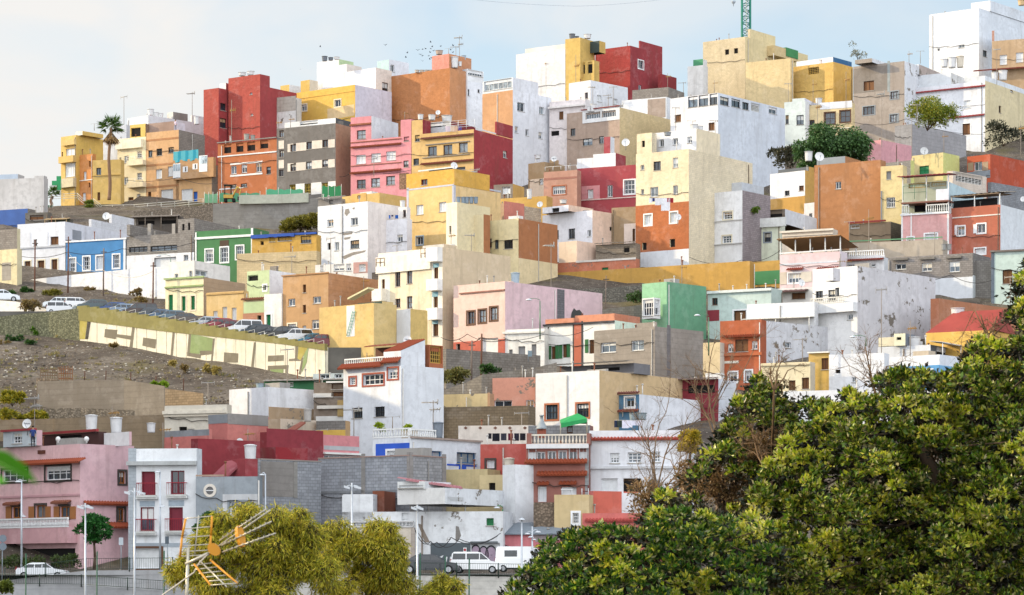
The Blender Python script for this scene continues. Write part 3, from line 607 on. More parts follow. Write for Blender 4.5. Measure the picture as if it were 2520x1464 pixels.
q = [at(520, 1172, s.Y), at(556, 1172, s.Y+.2), at(604, 1128, s.Y+1), at(560, 1134, s.Y+1.2)]; mb = MB(); mb.quad(q); mb.quad([p-ZU*.2 for p in q]); [mb.quad([q[i], q[(i+1) % 4], q[(i+1) % 4]-ZU*.2, q[i]-ZU*.2]) for i in range(4)]; mb.build('sloping_stair_roof', wallmat('#a5515a'), dr.root)
dr.vol(634, 678, 757, 1100, '#8a2530', '#a3202c', th=46, back=7, vbot=1330, name='lower_wing').w('R', 'w', (763, 1134, 16, 14), sur='w')
d2 = H('long house painted dark red then salmon pink along its side wall', 640, 656, 884, 1063, 1262, '#8e2a33', '#d9848a', th=46)
d2.band('R', 656, 1040, 795, 1160, '#97303c', 'red_paint', .02).w('R', 'z', (850, 1126, 105, 11)).band('R', 797, 1098, 884, 1108, '#b8bcc0', 'grey_base').band('R', 795, 1114, 884, 1119, 'l:#e9ece8', 'roof_edge', .3)
b1 = H('bare grey concrete block wall of an unfinished plot, left wing with cement panel', 628, 636, 790, 1131, 1345, 'b:#a6aab0', 'b:#a3a8b0', th=44, dep=6, cat='block wall', cop='#9a8f88')
b1.band('R', 641, 1136, 724, 1222, 'c:#8f8a85', 'cement_panel', .03).band('R', 722, 1136, 731, 1225, 'c:#999690', 'pillar', .06)
b2 = H('tall bare grey concrete block wall between the dark red house and the white ruin', 783, 1008, 1097, 1122, 1338, 'b:#a3a9b3', 'b:#a8a9ad', th=36, cat='block wall', cop='#a58a80')
b2.band('L', 890, 1100, 899, 1220, 'c:#94918e', 'pillar', .05).band('L', 1002, 1100, 1008, 1220, 'c:#9a9592', 'pillar', .05).band('L', 783, 1207, 975, 1213, 'c:#858a90', 'ring_beam', .05).band('R', 1008, 1100, 1016, 1300, 'c:#9a9592', 'pillar', .05).band('R', 1088, 1100, 1097, 1300, 'c:#9a9592', 'pillar', .05)
wr = H('crumbling white house with dark graffiti garage, balustrade terrace and a sloping pink roof shed', 842, 1238, 1262, 1258, 1402, 'x:#e2e6ea', 'x:#d6dbe2', th=10)
wr.vol(842, 918, 990, 1216, 'x:#e2e6ea', on='L', name='broken_wall', dep=1.2, vbot=1285); wr.vol(917, 946, 976, 1208, '#8a4a30', '#8a4a30', back=1.5, on='L', name='red_gable', vbot=1262)
u = wr.vol(978, 1095, 1240, 1200, '#e6e6e4', 'x:#dfe4ea', th=32, back=-1.2, name='projecting_upper_room', vbot=1240); u.patch('R', [(1100, 1222), (1140, 1224), (1140, 1234), (1108, 1232)], 'x:#c6cacd', 'weathered_patch')
v = u.vol(978, 1046, 1110, 1184, '#e2e6e6', back=.8, name='roof_shed', vbot=1203); v.w('L', 'z', (1010, 1197, 60, 6))
o = at(976, 1176, u.Y+3.5); mb = MB(); tile(mb, o, V((4.3, .8, -.62)), V((.8, -2.6, -.2)), .3); mb.build('sloping_tiled_roof', plain('#b98087', .8), wr.root)
wr.w('L', 's', (997, 1272, 17, 20)).w('L', 'q', (1195, 1362, 70, 52)).band('L', 1060, 1336, 1158, 1402, 'l:#566168', 'metal_hoarding', .06).band('L', 1158, 1332, 1225, 1337, 'c:#6f777c', 'lintel', .1)
wr.band('L', 842, 1298, 1020, 1402, '#d9cdbb', 'terrace_base', .1).balu('L', 862, 1018, 1282, 1298, '#cfcfcf', -.1).band('L', 1012, 1298, 1022, 1402, 'c:#b9aca0', 'pillar', .14)
wr.patch('L', [(1028, 1288), (1036, 1290), (1058, 1334), (1046, 1335)], 'c:#8e8175', 'exposed_stone').patch('L', [(1122, 1294), (1129, 1296), (1135, 1318), (1126, 1333), (1121, 1331)], 'c:#8e8a85', 'exposed_stone')
wr.band('L', 1172, 1268, 1236, 1296, 'l:#9aa4aa', 'window_grille', .12).w('L', 'd', (1206, 1282, 18, 18)) if 0 else wr.w('L', 'N', (1206, 1284, 18, 18))
# graffiti on the garage door and hoarding
fc = wr.fL
def ring(mb, fc, u, v, w, h, t, off, a0=0, a1=360, n=22, mi=0):
    r = fc.rect(u, v, w, h); ca, cz, ra, rz = (r[0]+r[1])/2, (r[2]+r[3])/2, (r[1]-r[0])/2, (r[3]-r[2])/2
    for i in range(n):
        t0, t1 = R_(a0+(a1-a0)*i/n), R_(a0+(a1-a0)*(i+1)/n)
        P = lambda tt, k: fc.P(ca+ra*k*math.cos(tt), cz+rz*k*math.sin(tt), off)
        mb.quad([P(t0, 1), P(t1, 1), P(t1, 1-t), P(t0, 1-t)], mi)
mb = MB()
for uu, ww, vv, hh in ((1170, 26, 1362, 46), (1189, 26, 1364, 42), (1208, 30, 1366, 50)): ring(mb, fc, uu, vv, ww, hh, .16, .10, n=20); ring(mb, fc, uu, vv, ww*.8, hh*.8, .9, .12, n=20, mi=1)
mb.build('graffiti', [plain('#23202a', .7), plain('#a995a8', .7)], wr.root, uv=False)
mb = MB()
for q in ([(1079, 1388), (1082, 1370), (1092, 1366), (1090, 1371), (1085, 1374), (1084, 1386)], [(1084, 1386), (1094, 1382), (1094, 1386), (1084, 1390)], [(1094, 1388), (1098, 1370), (1102, 1370), (1099, 1388)], [(1099, 1388), (1106, 1384), (1108, 1370), (1112, 1370), (1110, 1388)], [(1112, 1388), (1115, 1369), (1119, 1369), (1117, 1388)]):
    mb.quad([fc.P(*fc.hit(*p), -.075) for p in q])
mb.build('graffiti', plain('#d8dce0', .7), wr.root, uv=False)
for uu in (1145, 1228):
    r_ = empty('road_sign', fc.P(*fc.hit(uu, 1355), -.12), 'white no parking plate with red disc on the garage wall, %s of the graffiti' % ('left' if uu < 1200 else 'right'), 'sign', 'no parking plates'); mb = MB(); q = fc.rect(uu, 1355, 8, 15); fc.box(mb, *q, -.14, -.09); mb.build('plate', plain('#eef0f0', .5), r_, uv=False)
    mb = MB(); ring(mb, fc, uu, 1353, 6, 7, .95, -.15, n=16); mb.build('disc', plain('#b32432', .5), r_, uv=False)
tw = H('narrow tall white windowless house between the yellow yard wall and the brown tiled house', 1237, 1268, 1325, 1143, 1352, '#dfe3e8', '#e6eaf0', th=46)
yl = H('low cream yellow house with a small dark doorway behind the white ruin', 1096, 1200, 1242, 1154, 1290, '#d9c48c', '#dcc58a', th=20); yl.vol(1180, 1238, 1248, 1168, '#dcc68f', back=-2.5, name='door_block', vbot=1290).w('L', 'd', (1211, 1201, 16, 26))
rd = H('bright coral red house with a stone framed shuttered window', 1182, 1296, 1304, 1092, 1275, '#cf5548', '#c94f42', th=14); rd.w('L', 's', (1207, 1142, 20, 20), sur='k')
bw = H('white terrace house with a royal blue wall panel and blue framed windows', 917, 1009, 1184, 1078, 1300, '#dfe6f0', '#e2e8f1', th=38)
bw.band('L', 925, 1091, 1008, 1140, 'l:#1f5cd6', 'blue_wall_panel', .03).w('L', 'w', (966, 1117, 26, 16), sur='w').w('R', 'U', (1057, 1119, 62, 20), (1148, 1127, 48, 27)).cornice('R', 1009, 1184, 1081, '#a9958a', .14, .2).band('R', 1100, 1143, 1172, 1147, 'l:#1f5cd6', 'blue_stripe')
bw.band('R', 1129, 1147, 1147, 1157, 'l:#1f5cd6', 'blue_diamond').balu('L', 917, 1009, 1054, 1077, '#f0f2f2', .1).balu('R', 1009, 1074, 1056, 1080, '#f0f2f2', .1)
br = H('brown tiled house with a white balustraded roof terrace and roller shutter windows', 1295, 1449, 1462, 1094, 1345, '#a4675a', '#8f5b50', th=9)
br.w('L', 'w', (1331, 1124, 22, 26), (1358, 1123, 22, 27), (1384, 1122, 22, 28), (1410, 1118, 22, 36)).w('L', 's', (1308, 1120, 24, 36), (1436, 1117, 24, 38)).cornice('L', 1296, 1449, 1098, '#e3e4e6', .35, .25)
br.eave('L', 1292, 1446, 1139, .5).eave('L', 1322, 1446, 1169, .5).eave('L', 1322, 1352, 1191, .4, hgt=.15).eave('L', 1376, 1420, 1190, .4, hgt=.15).w('L', 'D', (1334, 1216, 22, 38)).w('L', 's', (1400, 1208, 37, 20)).band('L', 1440, 1094, 1449, 1345, 'p:#a0a3a6', 'quoin_strip')
br.balu('L', 1307, 1444, 1068, 1094, '#e4dccd', .1).band('L', 1296, 1092, 1449, 1096, 'l:#a85a45', 'terrace_edge', .12)
for a, b in ((1296, 1308), (1444, 1452)): br.vol(a, b, b+4, 1066, '#a06a5c', on='L', dep=.5, name='terrace_post')
br.vol(1300, 1452, 1460, 1046, 'b:#8f9298', back=5, name='terrace_back_wall', dep=2).w('L', 'E', (1402, 1057, 15, 20))
wh = H('white house with three lattice windows and a red tile band behind the bare tree', 1450, 1690, 1712, 1058, 1345, '#e4e7ee', '#dde2ea', th=8)
wh.w('L', 'g', (1513, 1127, 23, 25), (1562, 1126, 34, 26), (1614, 1124, 22, 26)).eave('L', 1452, 1690, 1081, .3, '#a3493c', .14).cornice('L', 1450, 1690, 1150, '#d3d7dd', .2, .18).w('L', 's', (1500, 1195, 40, 36)).w('L', 'd', (1556, 1195, 44, 36)).w('L', 'w', (1610, 1196, 34, 34))
st = H('crumbling brown rubble wall beside the white windowless house', 1313, 1368, 1376, 1236, 1372, 't:#8f7b66', 't:#8f7b66', th=10, dep=3, cat='rubble wall')
cy = H('small stained cream house with one white framed window above the pink shed', 1364, 1450, 1460, 1217, 1380, '#d8bd84', '#d8bd84', th=9); cy.w('L', 'g', (1417, 1275, 15, 26), sur='w')
co_ = H('salmon coral house with a stepped side wall at the edge of the green hedge', 1433, 1640, 1660, 1262, 1392, '#dd6f66', '#d9685f', th=9); co_.vol(1433, 1460, 1640, 1208, '#dd6f66', '#e0664f', th=60, name='stepped_wall', dep=1, vbot=1300, back=4); co_.eave('L', 1440, 1640, 1281, .3, '#b0524c', .12)
co_.vol(1436, 1640, 1650, 1210, '#e06a52', '#e06a52', back=5, name='back_wall')
ps = H('peeling pink lean-to with a grey felt roof beside the street', 1238, 1440, 1450, 1312, 1402, '#d8777e', '#d8777e', th=8, roof='l:#7c858e'); ps.patch('L', [(1312, 1316), (1400, 1315), (1395, 1328), (1350, 1330), (1318, 1334)], 'x:#a8989a', 'peeled_patch')
mb = MB(); a = ps.fL; tile_o = a.P(0, ps.zt+.9, 4.5); corr(mb, tile_o, a.e*a.len, a.n*4.8-ZU*.95, .5); mb.build('felt_roof', plain('#7f8993', .8), ps.root)
# ---- second row from the bottom
cr = H('old cream plastered house with a flaking cornice, left of the white flat roofed block', 405, 558, 570, 995, 1135, '#e3dccb', '#d3c9b5', th=20); cr.cornice('L', 403, 560, 1014, '#efe6d2', .3, .3).cornice('L', 405, 558, 1022, '#e3d9c4', .2, .2).w('L', 'd', (450, 1058, 20, 16)).w('L', 'w', (470, 1062, 18, 14))
sa = H('salmon red house with a bare cement parapet beside the old cream house', 513, 560, 662, 1020, 1170, '#d5766f', '#d77c72', th=40, Y=cr.Y-9); sa.vol(405, 515, 522, 1056, '#8f949c', back=-1.5, zb=sa.zb, name='low_yard_wall', dep=2).band('L', 405, 1074, 515, 1130, '#d5766f', 'salmon_base'); sa.band('L', 513, 1020, 560, 1042, '#8f949c', 'cement_parapet', .03).band('R', 560, 1020, 660, 1046, '#97928e', 'cement_parapet', .03)
wf = H('flat roofed white block with a stained back yard wall', 564, 660, 774, 952, 1110, '#e4e7f0', '#e9ebf0', th=44); wf.w('R', 'e', (676, 1034, 14, 58)) if 0 else wf.band('R', 661, 1004, 778, 1090, 'x:#b79a76', 'stained_yard_wall', .06)
st2 = H('stained beige stair house with a rust red sloping roof', 660, 690, 780, 1030, 1190, '#c2a98a', 'x:#cdbca6', th=44); 
o = at(690, 1066, st2.Y-1.2); q = [at(690, 1066, st2.Y-1), at(740, 1037, st2.Y+1), at(752, 1038, st2.Y-.4), at(712, 1067, st2.Y-2)]; mb = MB(); mb.quad(q); [mb.quad([q[i], q[(i+1) % 4], q[(i+1) % 4]-ZU*.15, q[i]-ZU*.15]) for i in range(4)]; mb.build('sloping_roof', wallmat('#9a5340'), st2.root)
ye = H('low yard house with a yellow base and grey block top', 778, 850, 862, 1035, 1180, 'b:#8a8580', '#c9a06a', th=14); ye.band('L', 778, 1058, 850, 1090, '#d9ae2e', 'yellow_base', .03)
gh = H('low dark green painted shed house with a corrugated roof', 650, 856, 866, 934, 1040, 'l:#2c7a4a', 'l:#2c7a4a', th=16); gh.w('L', 'e', (714, 946, 16, 12), (781, 941, 18, 15)).awn('L', 650, 858, 934, .5, .1, '#9a958f')
gh.vol(770, 850, 856, 918, '#c7d2d2', back=3, name='glazed_porch', vbot=936).w('L', 'w', (800, 926, 28, 12), (832, 925, 18, 12)).band('L', 744, 900, 852, 912, 'l:#c9c9c2', 'plastic_sheet_roof', 1.2)
sh = H('ramshackle shack of brown shutters and white boards behind the tile eaved house', 772, 856, 864, 940, 1100, '#8a7a6a', '#8a7a6a', th=14); sh.w('L', 'B', (830, 950, 28, 14), (832, 970, 30, 12)).band('L', 804, 938, 856, 942, 'l:#e9e7e2', 'white_board', .2).band('L', 772, 968, 820, 978, 'l:#d8d5cf', 'white_board', .2).band('L', 782, 998, 850, 1006, 'l:#dcd6cc', 'white_board', .3).band('L', 832, 985, 850, 1025, '#b89a58', 'yellow_post', .2).band('L', 778, 1024, 850, 1038, 'l:#d9d9d6', 'white_board', .1)
tl = H('white three storey house with terracotta tile eaves, lattice windows and a curved gable', 845, 986, 1092, 898, 1135, '#e3e9f3', '#e5eaf2', th=42)
TL = tl
tl.w('L', 'g', (868, 938, 15, 18), (967, 919, 24, 26), sur='r').w('L', 'G', (919, 934, 50, 26), sur='r').w('L', 'm', (879, 1016, 26, 26), (934, 1013, 25, 25)).eave('L', 841, 947, 905, .6, hgt=.42).balu('L', 847, 943, 880, 898, '#f0f0f0', .12)
t2 = tl.vol(944, 986, 1046, 863, name='gable_storey'); t2.eave('L', 944, 988, 892, .5, hgt=.42)
mb = MB(); A, B = t2.fR.P(0, t2.zt, 0), t2.fR.P(t2.b, t2.zt, 0); pk = B+ZU*1.15; off = t2.e1*t2.a
mb.quad([A, B, pk]); mb.quad([A+off, B+off, pk+off]); mb.quad([B, B+off, pk+off, pk]); mb.build('gable_wall', wallmat('#e5eaf2'), t2.root)
mb = MB(); tile(mb, pk+ZU*.04, off, A-pk, .26); mb.build('tiled_roof', plain('#96492f', .75), tl.root)
ls = tl.vol(1030, 1056, 1090, 848, '#b5622f', 'l:#b5622f', name='roof_loggia', on='R'); ls.w('R', 'v', (1072, 873, 30, 42)); tl.vol(924, 1010, 1050, 850, 'l:#6a3d2c', back=6, name='roof_terrace_room').w('L', 'd', (965, 868, 40, 18)).awn('L', 918, 1012, 847, 1.2, .2, '#8a4a35')
# plants on the terrace of the blue and white house come later
ta = H('white fronted house with tan side wall and two rust framed grille windows', 1318, 1475, 1745, 911, 1085, '#e8e9ec', '#d6b581', th=36)
ta.w('L', 'm', (1358, 1014, 30, 36), (1434, 1010, 30, 34), sur='o')
ta.vol(1380, 1560, 1600, 893, '#7c7b80', '#7c7b80', back=4, name='roof_lean_to').w('L', 'd', (1490, 905, 70, 16)).awn('L', 1368, 1562, 893, 1.2, .1, '#55524f')
bl = H('blue house with white framed windows and a tiled roof edge under the tan wall', 1476, 1573, 1735, 970, 1078, '#4c82a8', '#e3e6ee', th=34)
bl.w('L', 'w', (1500, 994, 22, 24), (1550, 990, 22, 24), sur='w').eave('L', 1474, 1575, 969, .3, '#7a4d44', .12).eave('L', 1476, 1573, 1012, .3, '#8a4a40', .1).rail('L', 1482, 1560, 1014, 1026, '#e4e2d8', -.1, n=1)
rs = H('dark red corrugated rooftop shack beside the tan wall', 1668, 1768, 1812, 932, 1036, 'l:#8a2130', 'l:#cfd6e2', th=24); rs.w('L', 'd', (1726, 950, 66, 34)).awn('L', 1662, 1770, 931, .8, .1, '#6a5a58').band('L', 1668, 978, 1770, 1004, 'l:#8a2433', 'red_parapet', .1)
pl_ = H('flat salmon plaster house in a rubble yard left of the white fronted house', 1212, 1317, 1330, 928, 1060, 'x:#d2907a', '#cf8f78', th=18); pl_.w('L', 'w', (1238, 997, 44, 24), (1306, 995, 24, 22))
yy = H('low stained yellow yard wall house right of the tile eaved house', 1092, 1205, 1216, 968, 1075, 'x:#d6c08a', '#b98f6a', th=20); yy.band('L', 1200, 966, 1216, 1010, '#c79a6f', 'brown_edge')
ru = H('brown earthen block ruin wall in the middle of the hillside', 1092, 1300, 1318, 998, 1120, 'b:#8f7a5c', 'b:#8a765a', th=16, dep=3, cat='block wall')
de = H('low roof with a white frieze of brown diamonds above the clothes lines', 1128, 1312, 1322, 1046, 1200, '#e2d7cb', '#cfc2b5', th=10, dep=5)
for uu in (1146, 1182, 1219, 1255, 1292): de.patch('L', [(uu-5, 1053), (uu, 1049), (uu+5, 1053), (uu, 1057)], 'l:#7a5242', 'diamond_tile', .03)
# ---- third row
gc = H('bare grey cement house with two white sliding windows in the middle of the hill', 1462, 1611, 1731, 803, 945, 'c:#9c9287', 'c:#9a9188', th=42)
gc.w('L', 'w', (1497, 855, 38, 25), (1569, 850, 31, 25)).band('R', 1641, 800, 1650, 925, 'c:#7c787a', 'drain_stripe', .02)
w2 = H('white house with green open shutters and coral pilasters along the lane', 1338, 1513, 1580, 788, 915, '#efeee9', '#cfe3cf', th=34); w2.w('L', 'E', (1362, 868, 11, 32), (1390, 864, 11, 32), (1456, 853, 12, 34)).cornice('L', 1338, 1513, 796, '#4a4a4e', .2, .2)
for uu, vv in ((1353, 868), (1371, 867), (1380, 866), (1399, 863), (1444, 852)): w2.band('L', uu-4, vv-17, uu+4, vv+16, 'l:#24703a', 'shutter', .06)
w2.band('L', 1413, 790, 1431, 905, '#c9694a', 'coral_pilaster', .04).band('L', 1431, 790, 1435, 905, 'l:#3f4044', 'dark_edge', .05).band('L', 1410, 790, 1413, 905, 'l:#3f4044', 'dark_edge', .05).band('L', 1338, 808, 1341, 905, 'l:#3f4044', 'dark_edge', .05)
w2.vol(1342, 1412, 1425, 782, '#d98c66', '#d98c66', back=2.5, name='coral_parapet'); w2.vol(1415, 1512, 1575, 771, '#dd8f68', '#c87a55', back=1.5, name='coral_parapet')
w3 = H('low white house with blocked up grey windows next to a street sign', 1240, 1340, 1352, 808, 902, '#f1efe9', '#e4e2dc', th=22); w3.w('L', 'X', (1284, 868, 17, 32), (1314, 864, 12, 34), (1257, 871, 9, 22)).cornice('L', 1238, 1340, 818, '#e9e6dd', .2, .2)
pk_ = H('large pale pink house with brown framed windows and a coral base', 1116, 1243, 1482, 692, 895, '#ecc9ba', '#e3bfc6', th=40)
pk_.w('L', 'T', (1159, 782, 18, 31), (1187, 778, 18, 31), (1215, 772, 18, 32), sur='b').band('L', 1116, 838, 1243, 900, '#c9604a', 'coral_base').w('L', 'Q', (1206, 852, 40, 40)).w('L', 'd', (1128, 855, 10, 18)).cornice('L', 1132, 1243, 718, '#9c6a58', .15, .15)
pk_.patch('R', [(1406, 770), (1412, 758), (1418, 764), (1426, 762), (1434, 772), (1430, 786), (1412, 787), (1404, 783)], 'l:#4b4a4a', 'dark_paint_patch').band('R', 1371, 712, 1389, 786, 'b:#7c7a80', 'bricked_up_strip', .02)
gw = H('long grey block retaining wall below the pink house', 1090, 1098, 1330, 858, 958, 'b:#8d857c', 'b:#8d857c', th=48, dep=2, cat='retaining wall')
gn = H('mint green house with a white glazed bay window', 1580, 1641, 1738, 693, 852, '#8cc79a', '#64a480', th=42)
b_ = gn.vol(1580, 1609, 1625, 732, '#e7e8e6', '#e9e9ea', back=-1.4, name='bay_window', vbot=783); b_.w('L', 'G', (1594, 757, 26, 40)).w('R', 'w', (1617, 756, 12, 38))
tq = H('pale turquoise house with a moulded cornice and a brown panelled door', 1742, 1898, 1925, 708, 845, '#c3d8d3', '#b9d0cd', th=30); tq.w('L', 'E', (1821, 780, 30, 32), sur='w').w('L', 'b', (1759, 742, 14, 18)).cornice('L', 1742, 1900, 716, '#dfe8e6', .3, .3).band('L', 1738, 763, 1770, 790, '#9c3040', 'red_base')
og = H('narrow burnt orange house with ochre shutters', 1772, 1874, 1886, 786, 965, '#bf5f2c', '#b0552a', th=26); og.eave('L', 1779, 1874, 828, .4, '#8a4028', .15).w('L', 'B', (1825, 850, 32, 30)).w('L', 'w', (1798, 856, 14, 20), (1857, 849, 14, 20)).band('L', 1783, 888, 1818, 894, 'l:#e7e0cf', 'name_plate', .05).w('L', 'w', (1804, 928, 20, 24), (1842, 925, 16, 26), sur='w').cornice('L', 1770, 1875, 872, '#c5652f', .3, .15)
ws = H('narrow cream strip house wedged beside the mint green house', 1730, 1772, 1784, 842, 962, '#e0c795', '#d8d3c6', th=26, dep=6)
wc = H('huge windowless weathered white concrete wall house below the white terrace house', 1858, 1874, 2140, 788, 905, '#d9dde4', 'x:#d3d6de', th=44); wc.w('R', 'w', (1940, 849, 14, 14))
tw_ = H('white terrace wall with an awning left of the balcony house', 1838, 2004, 2014, 742, 876, '#e9ecf0', '#e2e6ec', th=24, dep=5); tw_.awn('L', 1836, 2004, 783, 1.6, .15, '#e0ded6', posts=3, ph=1.6)
wt = H('white house with balcony and a tall weathered side wall in the right of the photo', 2000, 2110, 2302, 654, 880, '#f2f3f4', 'x:#d5d4da', th=40)
wt.w('L', 'k', (2016, 727, 18, 22), (2048, 726, 20, 26), (2060, 719, 10, 22)).w('L', 'w', (2092, 780, 14, 14)); wt.band('L', 1990, 640, 2000, 760, '#e9e9e6', 'x', .02) if 0 else None
wt.bal('L', 2010, 2110, 748, 770, '#eceff2', .9).balu('L', 2004, 2086, 733, 748, '#dcdcd8', -.75); wt.vol(2030, 2050, 2068, 659, '#eceef0', back=-2.2, name='box_room', vbot=690)
wp = H('white house with a dark corrugated lean-to left of the balcony house', 1842, 2004, 2016, 706, 815, '#e9e6e2', '#e2e4e8', th=26); wp.w('L', 'B', (1880, 728, 40, 16), (1965, 728, 34, 16)).awn('L', 1834, 1990, 716, 1.3, .3, '#5b3d3a')
cb = H('cream cottage with brown shutters above the white terrace wall', 1873, 1994, 2006, 890, 1008, '#eadbb0', '#cdbfa4', th=26); cb.w('L', 'B', (1949, 948, 17, 24), (1982, 943, 18, 28), (1920, 955, 12, 22)).cornice('L', 1873, 1994, 897, '#d8c8a0', .18, .15)
yb = H('small mustard yellow house with a brown shuttered window', 1990, 2042, 2064, 868, 985, '#d3aa3e', '#d9dde2', th=26); yb.w('L', 'B', (2030, 895, 17, 28)).band('L', 1988, 866, 2042, 869, 'l:#f0ede2', 'roof_edge', .3)
wy = H('bright white stuccoed house with rounded parapet above the hedge', 2040, 2176, 2188, 868, 1010, 'r:#eceef2', '#e4e8ef', th=24); wy.w('L', 'd', (2062, 914, 12, 9)).w('L', 'w', (2102, 934, 11, 13))
lb = H('white and sky blue banded house right above the hedge', 2168, 2312, 2372, 872, 1000, '#e6eaf2', '#dfe7f3', th=38); lb.band('L', 2180, 901, 2312, 960, 'l:#4a9ad6', 'blue_band', .04).band('R', 2312, 902, 2372, 960, 'l:#6fb0dd', 'blue_band', .04).band('L', 2236, 908, 2298, 916, '#eef2f5', 'window_sill', .1); lb.vol(2168, 2258, 2312, 868, '#e8ebf1', on='L', name='parapet_step') if 0 else None
lw = H('long white terrace parapet just above the hedge', 1928, 2240, 2252, 955, 1052, '#e9ecf2', '#e4e8ee', th=22, dep=4)
lg = H('low grey and white house with a corrugated porch roof', 2160, 2290, 2372, 848, 965, '#dde2ea', '#747e8c', th=32); lg.awn('R', 2285, 2376, 848, 1.6, .2, '#cfd2d4', posts=3).w('R', 'd', (2330, 866, 50, 20))
lg.vol(2162, 2222, 2230, 828, '#e2d9b8', '#e5e3c8', back=2, name='roof_hut', vbot=850) ; lg.vol(2200, 2228, 2252, 820, '#e5e3c2', back=1, name='roof_hut', vbot=850).w('L', 'd', (2212, 833, 12, 7))
yr = H('bright yellow house with a red hipped roof at the right edge', 2278, 2440, 2500, 812, 960, '#e8b73c', '#e2b040', th=30)
q = [yr.fL.P(0, yr.zt, 0), yr.fL.P(yr.a, yr.zt, 0)]; mb = MB(); B = yr.e2*yr.b; A = yr.e1*yr.a; C0 = yr.C+ZU*yr.zt
r1, r2 = C0+A*.75+B*.5+ZU*2.4, C0+A*.02+B*.5+ZU*2.4; P_ = [C0-yr.e1*.3, C0+A, C0+A+B, C0+B]
mb.quad([P_[0], P_[1], r1, r2]); mb.quad([P_[1], P_[2], r1]); mb.quad([P_[2], P_[3], r2, r1]); mb.quad([P_[3], P_[0], r2]); mb.build('hipped_roof', wallmat('l:#a33a2e'), yr.root)
ob = H('flat burnt orange wall house with a blistered base behind the red hipped roof', 2290, 2310, 2600, 734, 870, '#b9714a', '#bd7a52', th=40); 
# ---- row along the lane with parked cars
a1 = H('cream cottage with green doors and trim and a white roof storey beside the parked cars', 407, 501, 604, 682, 778, '#efe2b4', 'c:#b89a78', th=30)
a1.w('L', 'n', (420, 748, 11, 46)).w('L', 'N', (452, 747, 10, 36), (475, 745, 10, 34), sur='c').cornice('L', 405, 503, 684, '#a9bf7a', .2, .2).cornice('L', 407, 501, 705, '#9fb56f', .2, .2)
u = a1.vol(415, 478, 566, 641, '#f3ede0', '#e6e2de', back=1.2, vbot=690); u.w('L', 'w', (434, 682, 9, 17), (469, 675, 9, 18)).w('R', 'w', (496, 672, 30, 14))
a2 = H('small yellow cottage with pale blue doors beside the cream cottage', 508, 600, 612, 715, 806, '#dfb970', '#d9b36c', th=30, after=None); a2.w('L', 'D', (530, 780, 11, 30), (553, 775, 12, 40), (576, 776, 12, 38)).cornice('L', 508, 600, 722, '#c79f58', .2, .12)
a3 = H('low house with a pale green sign panel and brick base on the lane', 598, 650, 660, 735, 815, '#c9b183', '#c9b183', th=30); a3.band('L', 600, 742, 650, 770, 'l:#b9cf96', 'green_panel').band('L', 598, 770, 650, 815, 'p:#c88a68', 'brick_base', .02).w('L', 'd', (638, 782, 10, 12)).eave('L', 596, 652, 736, .3, '#8a5a44', .12)
a4 = H('pale green house with a white balustrade balcony set back from the lane', 608, 663, 728, 664, 800, '#c3d6a0', '#e8eaee', th=34); a4.w('L', 'w', (652, 708, 8, 13), sur='w').balu('L', 610, 642, 693, 706, '#eeeeee').w('L', 'd', (622, 684, 26, 14))
a5 = H('narrow white house with a green arched door on the lane', 650, 693, 705, 722, 824, '#f0ede6', '#e6e4e0', th=28); a5.w('L', 'n', (661, 794, 11, 40), sur='w')
a6 = H('brown ochre three storey house with wood framed windows at the end of the parked cars', 696, 808, 934, 671, 838, '#c99a62', 'c:#c98f5c', th=34)
a6.w('L', 'w', (718, 744, 17, 18), (780, 738, 20, 17), (776, 798, 18, 22)).w('L', 'B', (749, 710, 8, 20), (749, 760, 8, 20)).w('L', 'W', (719, 807, 20, 20), sur='c').w('L', 'D', (749, 812, 9, 22)).cornice('L', 694, 810, 675, '#b8854f', .15, .12)
ap = H('cream white four storey apartment house with corner balconies and blue accents', 931, 1089, 1256, 608, 872, '#f5eedc', '#dfc6a0', th=40)
ap.band('L', 960, 648, 1062, 872, '#f0dfba', 'cream_panel', .02)
ap.w('L', 'T', (979, 684, 13, 42), (1008, 676, 14, 44), (979, 746, 13, 22), (1008, 744, 14, 30)).w('L', 'B', (1073, 672, 11, 28), (1072, 744, 11, 28), (1072, 812, 13, 30), (943, 700, 8, 26))
ap.band('L', 972, 652, 986, 664, 'l:#cfe0ee', 'blue_panel').band('L', 1001, 644, 1015, 656, 'l:#cfe0ee', 'blue_panel').band('L', 1066, 648, 1080, 658, 'l:#7fb9d0', 'blue_panel').band('L', 1064, 718, 1078, 730, 'l:#7fb9d0', 'blue_panel').band('L', 1064, 786, 1078, 797, 'l:#7fb9d0', 'blue_panel')
for vt, vb in ((610, 645), (688, 716), (759, 788)): ap.bal('L', 1062, 1089, vt, vb, '#f5f3ee', .9)
ap.bal('L', 928, 1062, 628, 668, '#f6f0e2', .25, name='floor_parapet').bal('L', 928, 952, 712, 742, '#f6f0e2', .9).rail('L', 930, 950, 636, 656, '#8a6a4a', -.3, n=2).rail('L', 1040, 1060, 612, 634, '#8a6a4a', -.3, n=2)
ap.vol(1040, 1092, 1124, 600, '#cfc9c0', back=2, name='roof_lean_to')
oc = H('big ochre yellow rendered house with a white slot recess, above the tile eaved house', 786, 920, 976, 745, 935, '#d9b766', '#dcbd72', th=42)
oc.vol(970, 1010, 1052, 760, '#e3e6ec', '#dcb960', back=1.2, vbot=935, name='side_wing'); oc.band('L', 853, 752, 873, 828, '#e6e8e8', 'white_recess', .02); oc.vol(880, 940, 968, 741, 'l:#2e4a42', back=4, name='green_mesh_screen')
mb = MB(); f = oc.fL; pa, pb = f.P(*f.hit(858, 826), -.1), f.P(*f.hit(873, 765), -.1); dx = f.e*.2
for k in (-1, 1): mb.cyl(pa+dx*k, pb+dx*k, .03, n=5)
